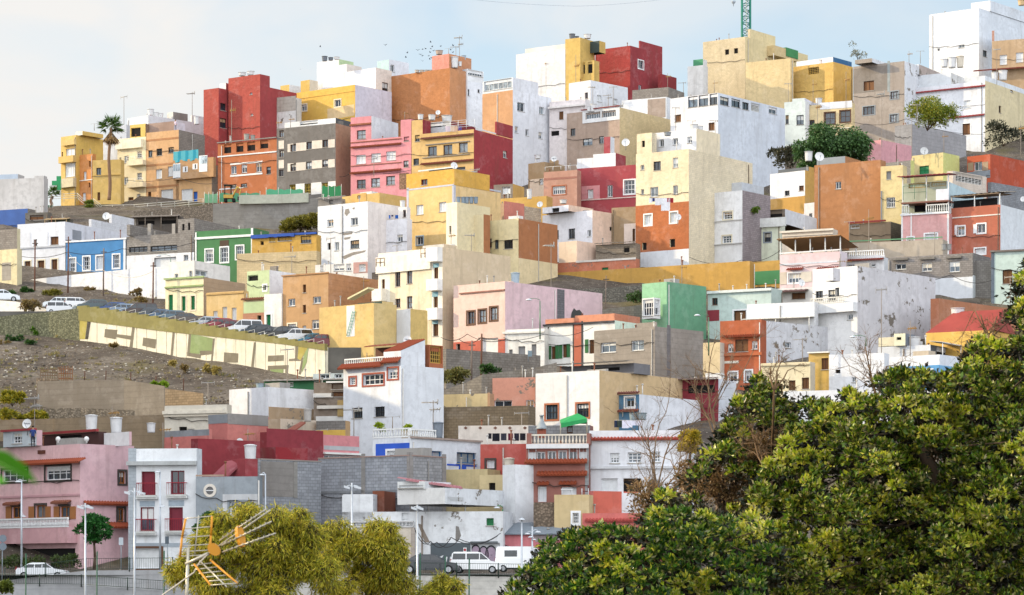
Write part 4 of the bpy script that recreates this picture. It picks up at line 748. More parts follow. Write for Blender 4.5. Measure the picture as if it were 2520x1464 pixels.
for i in range(9): q = pa.lerp(pb, i/8.5); mb.cyl(q-dx, q+dx, .02, n=4)
mb.build('ladder', plain('#3aa08a', .5), oc.root, uv=False)
mb = MB(); q = at(855, 737, oc.Y+2); mb.obox(q, V((2.2, -1.2, 1.0)), V((.6, 1.0, 0)), V((0, 0, .18))); mb.build('roof_canopy', plain('#e6dcae', .6), oc.root)
# ---- left houses above the white stucco wall
l1 = H('two storey white house with three brown wooden doors on the left lane', 43, 160, 332, 545, 690, '#e3e8f2', '#e0e3ee', th=25, Y=367); l1.vol(225, 225, 276, 539, 'p:#e3e6ee', 'p:#e3e6ee', on='R', dep=.4, name='stepped_yard_wall'); l1.vol(275, 275, 330, 527, 'p:#e3e6ee', 'p:#e3e6ee', on='R', dep=.4, name='stepped_yard_wall')
l1.w('L', 'B', (68, 660, 15, 35), (101, 658, 17, 34), (134, 655, 15, 34), sur='c').w('L', 'B', (134, 592, 20, 20)).w('L', 'k', (87, 597, 9, 16)).cornice('L', 41, 162, 608, '#c4c9d2', .2, .15).band('L', 115, 570, 119, 610, '#d9dee8', 'pilaster').band('L', 72, 572, 76, 610, '#d9dee8', 'pilaster').band('R', 178, 567, 200, 590, '#9aa0aa', 'grey_patch')
l2 = H('bright blue single storey house with white door surrounds', 163, 309, 320, 586, 690, 'l:#2f86c6', '#cdd6e2', th=25, after=l1)
l2.w('L', 'g', (178, 652, 15, 33), (213, 648, 16, 33), (286, 643, 16, 33), sur='w').w('L', 'D', (246, 646, 17, 33), sur='w').cornice('L', 162, 312, 591, '#f0f3f6', .2, .12).band('L', 304, 586, 309, 690, '#e9edf2', 'white_quoin', .04)
l3 = H('unfinished grey block storey over a white garage with a roller door', 312, 478, 490, 572, 685, 'b:#9c958e', 'b:#948d86', th=25, after=l2)
l3.band('L', 312, 625, 478, 690, '#e9ebf0', 'white_base', .03).w('L', 'q', (407, 645, 54, 24)).w('L', 'm', (340, 614, 46, 14), (403, 611, 66, 14)).w('L', 'w', (458, 634, 11, 14))
t = l3.vol(438, 478, 604, 537, name='block_tower'); t.w('L', 'd', (451, 559, 6, 16), (465, 557, 6, 18)); l3.vol(312, 320, 440, 552, back=3, name='block_parapet')
for q in (367, 427): l3.vol(q-4, q+4, q+8, 550, 'c:#a8a29a', on='L', dep=.5, name='pillar')
l4 = H('green single storey house with white trim and three tall white windows', 481, 623, 662, 561, 676, 'l:#3d8148', 'l:#3d7a46', th=25, after=l3)
l4.w('L', 'g', (515, 629, 18, 30), (590, 621, 18, 32), sur='w').w('L', 'g', (552, 627, 19, 36), sur='w').cornice('L', 480, 624, 583, '#eef1ee', .28, .12).band('L', 618, 561, 623, 680, '#eef1ee', 'white_quoin', .05).band('L', 478, 572, 484, 680, '#eef1ee', 'white_quoin', .05).band('L', 541, 591, 563, 606, 'l:#54402f', 'sign_board')
l5 = H('low mustard yellow house with a blue roof edge and dark grille windows', 620, 779, 790, 577, 672, '#cf9f28', '#cf9f28', th=22, Y=350)
l5.band('L', 618, 574, 726, 585, 'l:#1f55b5', 'blue_roof_edge', .3).band('L', 726, 570, 780, 577, 'l:#1f55b5', 'blue_roof_edge', .2).w('L', 'm', (701, 585, 34, 15), (753, 589, 26, 18)).w('L', 'd', (645, 598, 8, 10)).w('L', 'y', (670, 588, 14, 13)) 
l6 = H('cream painted block retaining wall under the mustard yellow house', 583, 779, 788, 617, 705, 'p:#dcc28e', 'p:#dcc28e', th=18, dep=3, Y=346, cat='retaining wall')
l7 = H('pale yellow house with a bricked up doorway at the left edge', -20, 42, 54, 612, 700, '#e2d3a0', '#d8cba0', th=30); l7.band('L', 5, 646, 27, 690, 'c:#b0a798', 'bricked_up_door', .02).vol(-20, 42, 50, 562, 'b:#9a9188', back=3, name='block_storey')
l8 = H('cobalt blue painted house behind the white two storey house at far left', -30, 68, 88, 513, 622, 'l:#2e5fae', 'b:#8f8880', th=24, Y=Yof(560)); 
l9 = H('wide bare pale grey party wall at the left edge of the skyline', -50, 108, 118, 437, 575, '#cfccca', '#bdbab8', th=14, Y=Yof(545)); l9.vol(84, 108, 116, 432, name='parapet_step', on='L'); l9.vol(-50, 44, 60, 428, 'l:#b9cbe0', back=4, name='blue_roof_room')
# ---- upper left row along the ridge lane
r1 = H('mustard yellow corner house with curved balconies and a green pharmacy cross', 150, 187, 254, 332, 498, '#e3bb58', '#dcb23e', th=38); r1.vol(182, 202, 254, 322, '#efe6cc', '#d3a93a', name='upper_parapet', on='R', dep=5) if 0 else r1.vol(186, 203, 254, 322, '#efe9d8', '#d9b044', name='upper_parapet')
r1.w('L', 'k', (153, 382, 4, 16)).w('L', 'W', (172, 418, 24, 34)).w('L', 's', (173, 376, 22, 22)).bal('L', 152, 188, 385, 401, '#dcb45a', .7).bal('L', 158, 188, 345, 358, '#e0bd6a', .5); r1.bal('L', 152, 188, 440, 462, '#cdbf9a', .7, name='canopy_slab')
mb = MB(); p = r1.fL.P(r1.a*.85, at(147, 448, r1.Y).z, -.9); [mb.obox(p+V((x-.35, 0, z-.35)), V((.7, 0, 0)), V((0, .15, 0)), V((0, 0, .7))) for x, z in ((0, 0), (.7, 0), (-.7, 0), (0, .7), (0, -.7))]; mb.build('pharmacy_cross', plain('#2f9e62', .4), r1.root)
r2 = H('narrow orange house with a sloping parapet left of the palm', 185, 228, 236, 378, 500, '#d98a34', '#cf8230', th=34); r2.w('L', 's', (209, 432, 7, 20), (193, 441, 7, 18)).w('L', 'd', (221, 403, 4, 15), (220, 455, 4, 12)).w('L', 'D', (207, 484, 8, 20)).cornice('L', 185, 228, 444, '#eee6da', .12, .1)
r3 = H('low yellow house behind the palm trunk', 228, 297, 306, 392, 504, '#dcb556', '#d5ae50', th=14); r3.w('L', 'k', (243, 423, 12, 20)).w('L', 'E', (243, 483, 7, 20)).cornice('L', 228, 297, 431, '#d0a848', .15, .15)
r4 = H('plain white house behind the palm on the ridge', 228, 310, 318, 340, 470, '#e3e6ea', '#d8dce2', th=18); r4.vol(285, 311, 320, 306, '#d9dde4', back=2, name='roof_room')
r5 = H('cream apartment house with white railed balconies on the ridge lane', 289, 359, 368, 336, 524, '#f2e3b8', '#d8c9a0', th=30, Y=436)
rh0 = H('bluish white ridge house with three tanks behind the tan four storey house', 313, 365, 504, 283, 440, '#d3dbe6', '#dde0e6', th=42, Y=458); rh0.vol(411, 426, 462, 275, '#d8d5d0', '#8f8a84', on='R', name='roof_hut'); rh0.vol(468, 474, 504, 283, '#e2e6ec', on='R', back=1, name='parapet_step')
RA = r5
r5.w('L', 'w', (311, 392, 11, 17), (310, 445, 11, 18), (296, 391, 5, 7)).w('L', 'g', (343, 380, 12, 16), (343, 433, 12, 16)).w('L', 'Q', (341, 492, 9, 30)).w('L', 'B', (322, 489, 13, 8))
for vt, vb in ((390, 408), (444, 462)): r5.bal('L', 320, 360, vt+6, vb, '#f3e6c2', .9).rail('L', 320, 360, vt-4, vt+8, '#f5f5f2', -.85, n=3)
r5.bal('L', 289, 352, 345, 366, '#f5ecd0', .5, name='roof_parapet'); r5.vol(320, 358, 366, 304, '#e6bf50', '#8a6a52', back=1.0, name='roof_shelter').w('L', 'd', (334, 325, 24, 22))
r6 = H('tan four storey house with brown floor bands and a white garage door', 360, 440, 504, 319, 520, '#dba970', 'b:#968a80', th=30, after=r5)
r6.w('L', 'k', (370, 378, 10, 17), (392, 374, 14, 17), (421, 369, 14, 14)).w('L', 's', (391, 428, 15, 23), (421, 421, 16, 24)).w('L', 'Q', (411, 487, 30, 42)).w('L', 'E', (368, 485, 8, 26)).band('L', 360, 402, 440, 407, '#b9804c', 'floor_band').band('L', 360, 456, 440, 461, '#b9804c', 'floor_band').band('L', 360, 340, 440, 345, '#b9804c', 'floor_band')
r6.vol(365, 428, 455, 298, '#a68878', '#d5cbd6', back=2.5, name='roof_room')
r7 = H('tan house with white glazed bays and a turquoise tarpaulin on its roof', 433, 521, 536, 404, 515, '#dcaa6c', '#9c8a78', th=30, after=r6)
r7.bal('L', 433, 532, 392, 440, '#c0925e', .7, name='oriel'); f = r7.fL
for q in ((442, 422, 18, 36), (507, 404, 20, 40)): a_, b_, c_, d_ = f.rect(*q); mb = MB(); f.box(mb, a_, b_, c_, d_, -.75, -.65); o = mb.build('glazed_bay', plain('#eef0f2', .4), r7.root); mb = MB(); [f.box(mb, a_+(b_-a_)*(i+.1)/3, a_+(b_-a_)*(i+.9)/3, c_+(d_-c_)*.5, d_-.1, -.78, -.74) for i in range(3)]; mb.build('pane', glass('#9fb0bb'), o, uv=False)
for q in ((463, 418, 12, 14), (487, 411, 12, 14)): a_, b_, c_, d_ = f.rect(*q); mb = MB(); f.box(mb, a_, b_, c_, d_, -.74, -.65); o = mb.build('window', plain('#eef0f2', .4), r7.root); mb = MB(); f.box(mb, a_+.25, a_+.5, c_+.1, d_-.1, -.76, -.73); mb.build('pane', glass('#3a3a3c'), o, uv=False)
a_, b_, c_, d_ = f.rect(464, 385, 62, 26); mb = MB()
for i in range(10):
    A = f.P(a_+(b_-a_)*i/10, 0, -.72+.08*math.sin(i*2.1)); B = f.P(a_+(b_-a_)*(i+1)/10, 0, -.72+.08*math.sin(i*2.1+2.1)); k0, k1 = .12*math.sin(i*1.3), .12*math.sin(i*1.3+1.3); mb.quad([A+ZU*(c_+k0), B+ZU*(c_+k1), B+ZU*(d_+.2*k1), A+ZU*(d_+.2*k0)], 0, True)
mb.build('tarpaulin', plain('#2f9fb5', .6), r7.root)
r7.w('L', 'Q', (460, 483, 28, 36)).w('L', 'J', (481, 485, 10, 27)).w('L', 'd', (523, 460, 8, 18)) if 0 else r7.w('L', 'Q', (460, 483, 28, 36)).w('L', 'J', (481, 485, 10, 27))
r8 = H('burnt orange house with white window bands and open attic gaps', 536, 681, 690, 341, 505, '#c06c34', '#b3622e', th=30, after=r7)
r8.w('L', 'w', (575, 418, 14, 20), (601, 415, 14, 20), (637, 412, 14, 22)).w('L', 'm', (661, 419, 11, 18), (574, 458, 16, 9), (600, 456, 16, 9)).w('L', 'd', (560, 366, 18, 22), (590, 363, 18, 22), (618, 360, 20, 22), (650, 355, 20, 20))
r8.band('L', 567, 399, 646, 403, 'l:#e9e9e9', 'white_band', .06).band('L', 567, 428, 646, 432, 'l:#e9e9e9', 'white_band', .06).band('L', 536, 378, 681, 381, 'l:#dfe2e4', 'white_band', .1).cornice('L', 536, 681, 345, '#8f8b86', .15, .25).band('L', 540, 462, 600, 465, 'l:#e9e9e9', 'white_band', .06)
r9 = H('dark grey four storey block with cream window strips', 681, 826, 864, 303, 495, 's:#77726e', '#ad8168', th=30, after=r8)
for us, vs in (((722, 761, 801), (364, 358, 353)), ((722, 760, 800), (412, 407, 402))):
    for u_, v_ in zip(us, vs): r9.w('L', 'b', (u_, v_, 14, 18))
    for q in ((708, 722), (729, 754), (768, 793), (808, 824)): um = sum(q)/2; vm = np.interp(um, us, vs); r9.band('L', q[0], vm-10, q[1], vm+10, '#e6d8c8', 'cream_panel', .04)
r9.w('L', 'b', (693, 329, 11, 17), (693, 378, 11, 17), (692, 426, 11, 17)).w('L', 'y', (720, 466, 15, 24), (757, 464, 15, 24), (799, 456, 15, 12)).band('L', 686, 346, 699, 366, '#e6d8c8', 'cream_panel', .04).band('L', 686, 394, 699, 414, '#e6d8c8', 'cream_panel', .04).band('L', 728, 452, 750, 480, '#e9e6e2', 'cream_panel', .04).band('L', 766, 449, 791, 478, '#e9e6e2', 'cream_panel', .04).band('L', 808, 446, 826, 474, '#e9e6e2', 'cream_panel', .04)
r9.vol(700, 826, 866, 290, '#e6e7e8', '#55565a', back=3, name='roof_room').w('L', 'd', (760, 300, 44, 12))
r10 = H('candy pink house with brown tile trims and timber windows', 863, 1012, 1022, 334, 500, '#e58f98', '#dd8892', th=28, after=r9)
v = r10.vol(863, 914, 980, 285, '#e58f98', '#dfe3ea', on='L', dep=5, name='upper_storey'); v.w('L', 'T', (889, 331, 22, 22)).cornice('L', 862, 914, 306, '#9c5a38', .25, .25)
v2 = r10.vol(986, 1012, 1022, 293, name='stair_tower'); v2.w('L', 'm', (1000, 330, 12, 4)) if 0 else None
r10.w('L', 'b', (1000, 340, 13, 14), (999, 403, 13, 16)).w('L', 's', (888, 392, 24, 22), (925, 388, 24, 22), (962, 383, 24, 22)).w('L', 'T', (889, 453, 22, 22), (924, 449, 22, 22), (961, 444, 22, 22)).eave('L', 863, 988, 359, .35, '#8f4a32', .14).eave('L', 863, 988, 423, .4, '#8f4a32', .2).cornice('L', 863, 988, 404, '#b06a52', .1, .12).cornice('L', 863, 988, 346, '#a86048', .12, .12).band('L', 983, 426, 1006, 465, 't:#a98060', 'stone_facing', .05)
r11 = H('ochre and red house with dark timber windows and a railed roof terrace', 1013, 1166, 1262, 318, 495, '#ddb468', '#a8333a', th=30, after=r10)
v = r11.vol(1013, 1040, 1060, 294, on='L', dep=4, name='stair_tower'); v.w('L', 'k', (1027, 305, 1, 1)) if 0 else None
r11.w('L', 'b', (1064, 372, 22, 24), (1102, 368, 22, 24), (1140, 363, 22, 24)).w('L', 'k', (1027, 340, 12, 16)).w('L', 'm', (1024, 398, 14, 16), (1100, 417, 90, 7)).eave('L', 1037, 1166, 337, .4, '#7f5144', .18).eave('L', 1037, 1166, 400, .4, '#7f4438', .18).cornice('L', 1048, 1156, 352, '#8f8a86', .12, .15).cornice('L', 1040, 1156, 384, '#9a8f80', .12, .15).rail('L', 1086, 1166, 296, 318, '#e4e6ea', .2)
r11.band('L', 1041, 310, 1086, 330, 'l:#e9e9e6', 'white_screen', .05) if 0 else None
u = r11.vol(1218, 1222, 1262, 299, '#a8333a', '#a8333a', on='R', name='red_parapet', vbot=330); u.w('R', 'w', (1240, 322, 14, 18)) if 0 else r11.w('R', 'w', (1241, 328, 14, 12), (1243, 380, 10, 17))
r11.band('R', 1170, 302, 1220, 324, 'l:#dfe0e2', 'white_screen', .05); r11.vol(1042, 1110, 1170, 297, '#dde1e8', '#8a3038', back=5, name='roof_room').w('L', 'd', (1075, 307, 44, 12))
# ---- top ridge
t1 = H('tall deep red stucco tower house on the left skyline', 562, 640, 730, 210, 420, 'r:#b5483a', '#a83a3c', th=36)
x = t1.vol(562, 640, 664, 182, name='tower_top'); t1.w('L', 'w', (618, 230, 6, 5), (620, 282, 6, 5))
x = t1.vol(501, 538, 585, 216, on=None, back=2.6, zb=t1.zb, name='side_block'); x.w('R', 'k', (549, 263, 14, 18), (549, 303, 16, 24)); t1.band('R', 600, 0, 601, 1, '#fff', 'x') if 0 else None
x.vol(540, 556, 562, 204, '#e3e4e8', back=3, name='stair_head')
t2 = H('pale grey peeling plaster house below the red tower', 639, 728, 742, 240, 415, 'x:#d9d8d6', '#c9c6c2', th=30); t2.band('L', 639, 238, 728, 276, 'c:#b5aca0', 'cement_band', .02)
t3 = H('bright yellow and lilac white house with two small windows', 728, 874, 964, 208, 415, '#e6b62e', '#d3cfe0', th=38); t3.w('L', 'w', (748, 265, 14, 16), (831, 254, 15, 17), sur='c').patch('L', [(806, 268), (872, 256), (872, 284), (806, 296)], '#e2c28a', 'faded_patch').cornice('L', 728, 874, 234, '#d0a030', .08, .05)
t4 = H('tall white house with stepped parapet and beige window strip behind the yellow house', 780, 925, 964, 166, 395, '#e9ebf2', '#e2d6cc', th=38); t4.w('R', 'b', (948, 214, 15, 22), (948, 267, 16, 22))
t4.vol(780, 853, 890, 157, on='L', dep=6, name='parapet_step').vol(780, 834, 870, 145, L='#e9ebf2', R='#bcd7a0', on='L', name='roof_stair')
t5 = H('pale blue rooftop house behind the stepped white house', 928, 957, 1006, 146, 360, '#b9d9dc', '#dfe3ee', th=44); t5.w('R', 'w', (966, 168, 10, 17))
t6 = H('small yellow rooftop house beside the red tower', 740, 762, 782, 196, 380, '#d8b045', '#e0d0b4', th=40); t6.vol(690, 712, 740, 208, '#d8b455', '#dfe3ea', back=3, zb=t6.zb, name='lower_wing')
t7 = H('large orange brown windowless house on the skyline', 962, 1107, 1152, 167, 410, 'r:#c07a3e', '#cd8b55', th=38)
x = t7.vol(1063, 1105, 1160, 132, 'r:#dd8f7c', '#cf8b5c', back=1.5, name='stair_block'); 
t8 = H('white house with a glazed roof veranda beside the orange brown house', 1140, 1150, 1192, 198, 400, '#e2e6ee', '#e3e8f2', th=44); t8.w('R', 'm', (1151, 227, 9, 16)).w('R', 'm', (1178, 224, 5, 8)).rail('R', 1150, 1190, 186, 200, '#e8ecf0', .1); t8.vol(1138, 1150, 1190, 169, 'l:#e4e8ee', 'l:#e4e8ee', name='glazed_veranda').w('R', 'z', (1170, 180, 36, 14))
t9 = H('tan and white house with an enclosed glass roof terrace', 1187, 1262, 1357, 221, 465, '#d29a66', '#e4e7f0', th=40)
t9.w('R', 'w', (1282, 263, 18, 22), (1333, 272, 12, 18), (1271, 319, 8, 16), (1297, 326, 8, 16), (1330, 333, 9, 16)); t9.vol(1188, 1262, 1325, 190, 'l:#d5dbe2', '#e4e7f0', name='glass_terrace').w('L', 'z', (1225, 208, 68, 24)); t9.rail('L', 1207, 1262, 174, 188, '#e6eaf0', .5) if 0 else None
t10 = H('wide white stucco party wall building with ochre column on the skyline', 1270, 1391, 1400, 119, 345, 'r:#e4e4e6', '#d8d8da', th=34); t10.rail('L', 1272, 1292, 124, 137, '#d9dce0', .1).band('L', 1292, 112, 1350, 134, 'l:#d8d6cc', 'white_screen') if 0 else t10.vol(1292, 1391, 1396, 108, 'l:#dddcd6', back=.4, name='parapet_screen', dep=.5)
t11 = H('ochre house with open unfinished floors beside the red block', 1391, 1428, 1462, 92, 350, '#d8b24e', '#d2ab48', th=34); y = t11.vol(1424, 1462, 1475, 148, '#d8b24e', on=None, back=-.5, zb=t11.zb, name='open_floors'); y.w('L', 'd', (1433, 168, 13, 28), (1452, 166, 12, 28), (1445, 138, 30, 10)); t11.vol(1430, 1475, 1490, 100, 'l:#3b4a48', back=1.5, name='scaffold_screen', vbot=128)
t12 = H('deep red cube house with one white framed window on the skyline', 1459, 1551, 1630, 112, 335, 'r:#a83430', '#9c3038', th=36); t12.w('R', 'w', (1577, 159, 13, 20), sur='w').w('R', 'w', (1575, 217, 8, 15)); t12.vol(1572, 1575, 1630, 100, on='R', name='parapet_step'); t12.vol(1620, 1629, 1665, 182, '#a53638', '#9c3038', back=3, zb=t12.zb, name='side_wing')
t13 = H('white house with two shuttered side windows below the red cube', 1400, 1453, 1545, 197, 400, '#e7e9f0', '#e4e8f0', th=42); t13.w('R', 's', (1475, 242, 11, 16), (1515, 250, 10, 14)).w('L', 'b', (1443, 235, 8, 15))
t14 = H('pinkish white house with a deep eaves band between white houses', 1352, 1440, 1452, 243, 455, '#ece2e2', '#e2dcde', th=30); t14.cornice('L', 1352, 1442, 262, '#efe9e6', .3, .5).w('L', 'B', (1381, 284, 11, 20)).w('L', 'd', (1366, 328, 20, 12))
t15 = H('low white house with a grey lean-to between the two white blocks', 1530, 1640, 1652, 238, 430, '#e4e8ee', '#d9dde4', th=28); t15.vol(1594, 1640, 1652, 240, '#a99688', back=-.8, name='brown_panel', vbot=280) if 0 else t15.band('L', 1594, 243, 1638, 290, '#a99688', 'brown_panel'); t15.vol(1556, 1645, 1684, 214, 'b:#9a928a', 'b:#8f8880', back=4, name='block_room')
t16 = H('taupe house with a white framed veranda and cream block side wall', 1395, 1525, 1650, 264, 475, '#b39a88', 'p:#dfc58e', th=36)
t16.w('L', 'k', (1410, 325, 12, 18), (1480, 344, 12, 18)).w('L', 'k', (1446, 349, 24, 17)); t16.band('L', 1434, 268, 1525, 299, '#e9eaec', 'white_veranda', .08).w('L', 'z', (1460, 284, 36, 16), (1499, 280, 34, 16)).band('L', 1432, 262, 1527, 267, 'l:#8a3030', 'red_roof_edge', .3)
t17 = H('large white house with a band of veranda windows and a huge blank side wall', 1650, 1767, 1932, 228, 490, '#e9ebf1', '#d5deec', th=38)
t17.w('L', 'k', (1705, 250, 24, 28), (1731, 247, 24, 28), (1756, 244, 20, 28)).w('L', 'B', (1668, 291, 16, 18), (1751, 311, 15, 19)).w('R', 'k', (1783, 249, 22, 20), (1811, 254, 22, 20), (1835, 261, 16, 18)).w('R', 'w', (1902, 272, 20, 16)).w('R', 'e', (1859, 265, 22, 20))
t18 = H('big cream block house with a gabled parapet under the crane', 1730, 1834, 1988, 90, 300, 'p:#dcc9a0', '#e2cf98', th=36); t18.w('L', 'd', (1789, 128, 10, 13), (1811, 125, 10, 13)).vol(1840, 1846, 1908, 71, on='R', name='gable_parapet'); t18.band('R', 1888, 122, 1946, 146, '#d6bd84', 'lean_to_wall', 1.5).band('R', 1916, 123, 1945, 144, 'l:#2f8a4a', 'green_door_panel', 1.6)
t19 = H('slim white house left of the cream block house on the skyline', 1692, 1730, 1742, 160, 330, '#e6e6e4', '#dcdcdc', th=30); t19.vol(1706, 1730, 1740, 145, 'l:#3f9a6a', back=1, name='green_screen')
t20 = H('cream stucco lower wing joined to the yellow house', 1835, 1945, 1953, 143, 330, 'r:#e2c88e', 'r:#e2c88e', th=30)
t21 = H('golden yellow house with a perforated vent block', 1945, 2051, 2099, 152, 335, 'r:#dbb04c', '#dba833', th=38); t21.w('L', 'v', (2002, 174, 26, 17)); t21.vol(1960, 2050, 2096, 140, '#e2e6ee', '#2f6a9a', back=6, name='blue_roof_shelter')
t22 = H('pale turquoise white house beside the cream house with big brown windows', 1930, 1982, 1992, 248, 385, '#d8e4e2', '#e0e4ea', th=24); t22.w('L', 'k', (1969, 295, 18, 24), (1937, 294, 8, 22)); t22.vol(1950, 1980, 2030, 241, '#dbe6e4', '#dfe2f0', back=1, name='roof_room')
t23 = H('cream house with large brown framed picture windows', 1979, 2097, 2104, 252, 388, '#e6cd94', '#dcc48c', th=24); t23.w('L', 'T', (2042, 291, 25, 28), (2080, 286, 25, 28), sur='b').w('L', 'b', (1998, 304, 13, 18)).band('L', 2018, 250, 2097, 267, '#e9ebf0', 'white_parapet', .05).cornice('L', 1979, 2097, 318, '#e9e2d0', .12, .15).w('L', 'b', (2070, 333, 16, 12))
t24 = H('grey taupe rendered house with grey window surrounds and timber frames', 2100, 2226, 2268, 150, 365, '#a89c92', 'x:#dde2ea', th=34)
t24.band('L', 2100, 165, 2184, 226, '#8f867e', 'dark_render_panel', .02).w('L', 'B', (2138, 211, 26, 24)).w('L', 'O', (2201, 234, 19, 18), (2138, 272, 28, 20), (2200, 291, 19, 19), sur='g').band('L', 2184, 150, 2190, 226, '#98a2a4', 'pilaster'); t24.vol(2104, 2146, 2200, 143, '#a09488', on=None, back=1, name='roof_room')
t25 = H('peeling white house with rooftop tanks between the grey house and the white tower', 2228, 2340, 2372, 178, 360, '#dfe5ec', 'x:#d8d8d8', th=30); t25.vol(2240, 2262, 2340, 158, '#d9dde4', 'x:#b9a9a2', back=2, name='parapet_step')
t26 = H('tall white tower house with stepped parapets at the top right corner', 2287, 2409, 2560, 19, 250, 'r:#e7ebf2', '#dde6f2', th=38)
t26.w('L', 'w', (2366, 114, 15, 8)).w('L', 'd', (2310, 122, 5, 6)).w('R', 'm', (2424, 132, 10, 16)); t26.vol(2390, 2437, 2560, 1, '#eceef0', '#dde6f2', back=3, name='penthouse', dep=12); t26.vol(2287, 2351, 2370, 33, 'r:#e7ebf2', on='L', dep=2, name='parapet') if 0 else None
t27 = H('tan brown house with two white shuttered windows at the right edge', 2441, 2560, 2572, 92, 280, '#c2a27a', '#c2a27a', th=24); t27.w('L', 's', (2469, 147, 18, 24), (2509, 141, 18, 24)).eave('L', 2400, 2560, 172, 1.4, '#7a3a30', .3); t27.vol(2441, 2447, 2560, 75, '#b98a78', '#dfe6f0', name='terrace_wall', on='L', dep=8)
t28 = H('long white house with two red tile stripes and a cream gable side', 2225, 2424, 2560, 198, 375, '#e5e9f1', '#e2d2a4', th=34); t28.eave('L', 2224, 2426, 222, .4, '#a34848', .16).eave('L', 2330, 2424, 287, .4, '#a34848', .14).cornice('L', 2225, 2424, 266, '#d5dae2', .12, .1).w('L', 's', (2380, 257, 16, 14)).w('L', 'k', (2380, 261, 16, 8)) if 0 else t28.eave('L', 2224, 2426, 222, .4, '#a34848', .16).eave('L', 2330, 2424, 287, .4, '#a34848', .14).cornice('L', 2225, 2424, 266, '#d5dae2', .12, .1).w('L', 'S', (2380, 257, 17, 20)).w('L', 'E', (2378, 318, 19, 28), sur='w').w('R', 'b', (2490, 220, 7, 14), (2461, 269, 6, 18))
t28.vol(2300, 2424, 2560, 186, '#dfe6ee', '#dfe6ee', back=9, name='rear_terrace')
# ---- right flank, mid height
m1 = H('plain grey cement house between the trees on the upper right', 2202, 2243, 2378, 305, 425, 'c:#96969a', 'c:#a3a2a6', th=42)
m2 = H('pink rendered house with a white tile roofed porch', 2122, 2168, 2243, 344, 455, '#dd9aa0', '#e0a0aa', th=42); x = m2.vol(2076, 2122, 2136, 352, '#e6e9ee', back=1, zb=m2.zb, name='white_porch'); x.eave('L', 2074, 2124, 352, .6, '#b5522f', .3); x.w('L', 'B', (2100, 383, 18, 14))
m3 = H('pale yellow and lime house with a green shutter', 2243, 2321, 2361, 375, 500, '#e2cf8c', '#d5d878', th=40); m3.w('L', 'N', (2274, 418, 24, 20)); m3.vol(2172, 2241, 2250, 394, 'b:#9a9692', back=-2, zb=m3.zb, name='block_wing').w('L', 's', (2216, 425, 12, 22))
m4 = H('orange red house with one white window at the right edge', 2380, 2437, 2570, 379, 500, '#c2552a', '#c04a20', th=42); m4.w('L', 'w', (2407, 409, 20, 22)).band('L', 2382, 400, 2396, 420, '#a98f72', 'bare_patch').band('L', 2418, 398, 2432, 420, '#a98f72', 'bare_patch').band('L', 2380, 421, 2437, 440, '#8a93a0', 'grey_base')
m5 = H('grey block boundary wall below the orange red house', 2430, 2440, 2570, 448, 545, 'b:#9498a0', 'b:#9498a0', th=44, dep=2, cat='block wall')
m6 = H('large brown orange blank house wall with a single small window', 2004, 2167, 2180, 393, 620, '#b87b46', '#b87b46', th=32); m6.w('L', 'w', (2063, 456, 14, 18)); m6.vol(2010, 2080, 2118, 384, 'l:#8f979f', back=4, name='grey_roof_room')
m7 = H('narrow pale yellow house with drainpipe beside the brown orange wall', 2167, 2222, 2232, 406, 628, '#dfc888', '#d6c085', th=26); m7.w('L', 'X', (2187, 431, 12, 20)).w('L', 'G', (2192, 498, 22, 25)).w('L', 'k', (2182, 572, 12, 16)).w('L', 's', (2211, 573, 8, 20)).band('L', 2168, 470, 2171, 590, 'l:#8a8f96', 'drainpipe', .1)
m8 = H('white house with a mustard base and yellow side wall', 1895, 1981, 2006, 419, 560, '#e8ebf2', '#cf9c38', th=40); m8.w('L', 'm', (1937, 475, 12, 12)).w('L', 'B', (1972, 463, 12, 13)).band('L', 1895, 486, 1981, 530, '#cf9c38', 'mustard_base', .03); m8.vol(1915, 1990, 2003, 410, 'l:#5d646c', back=3, name='roof_shelter')
m9 = H('small white cubic house in front of the brown orange wall', 1979, 2031, 2070, 495, 592, '#e7e9f0', '#e4e7ee', th=42); m9.w('L', 'k', (1995, 531, 8, 12)).w('R', 'd', (2044, 524, 8, 10)); m9.vol(1916, 2024, 2072, 538, '#e2e6ee', back=-3, zb=m9.zb, name='terrace_wall')
m10 = H('white two storey house with four lattice windows and a ledge', 1692, 1827, 1896, 468, 660, '#eceef2', 'b:#a3969a', th=36); m10.w('L', 'g', (1724, 537, 14, 17), (1791, 530, 22, 18), (1722, 596, 14, 18), (1789, 589, 22, 18), sur='c').cornice('L', 1692, 1827, 546, '#c9c8c6', .1, .15).cornice('L', 1692, 1827, 603, '#c4c4c4', .12, .2); m10.vol(1740, 1826, 1880, 448, '#cfd5de', '#c3cad4', back=5, name='rear_storey')
m11 = H('pale green cream house with iron grilles and potted plants on its terrace', 1825, 1921, 1932, 545, 652, '#dfe6cc', '#d5dcc8', th=28); m11.w('L', 'm', (1854, 587, 18, 25), (1889, 584, 16, 22), sur='g').bal('L', 1825, 1935, 538, 560, '#dfe2e0', .4, name='terrace_parapet'); m11.vol(1830, 1932, 2010, 514, '#7a6a58', '#e0e5ee', back=2.5, name='terrace_back').w('L', 'd', (1880, 526, 90, 20))
tt = H('cream stucco tower house with a burnt orange lower half and laundry', 1565, 1695, 1852, 366, 668, 'r:#ecdab2', 'p:#efdfbc', th=36)
TT = tt
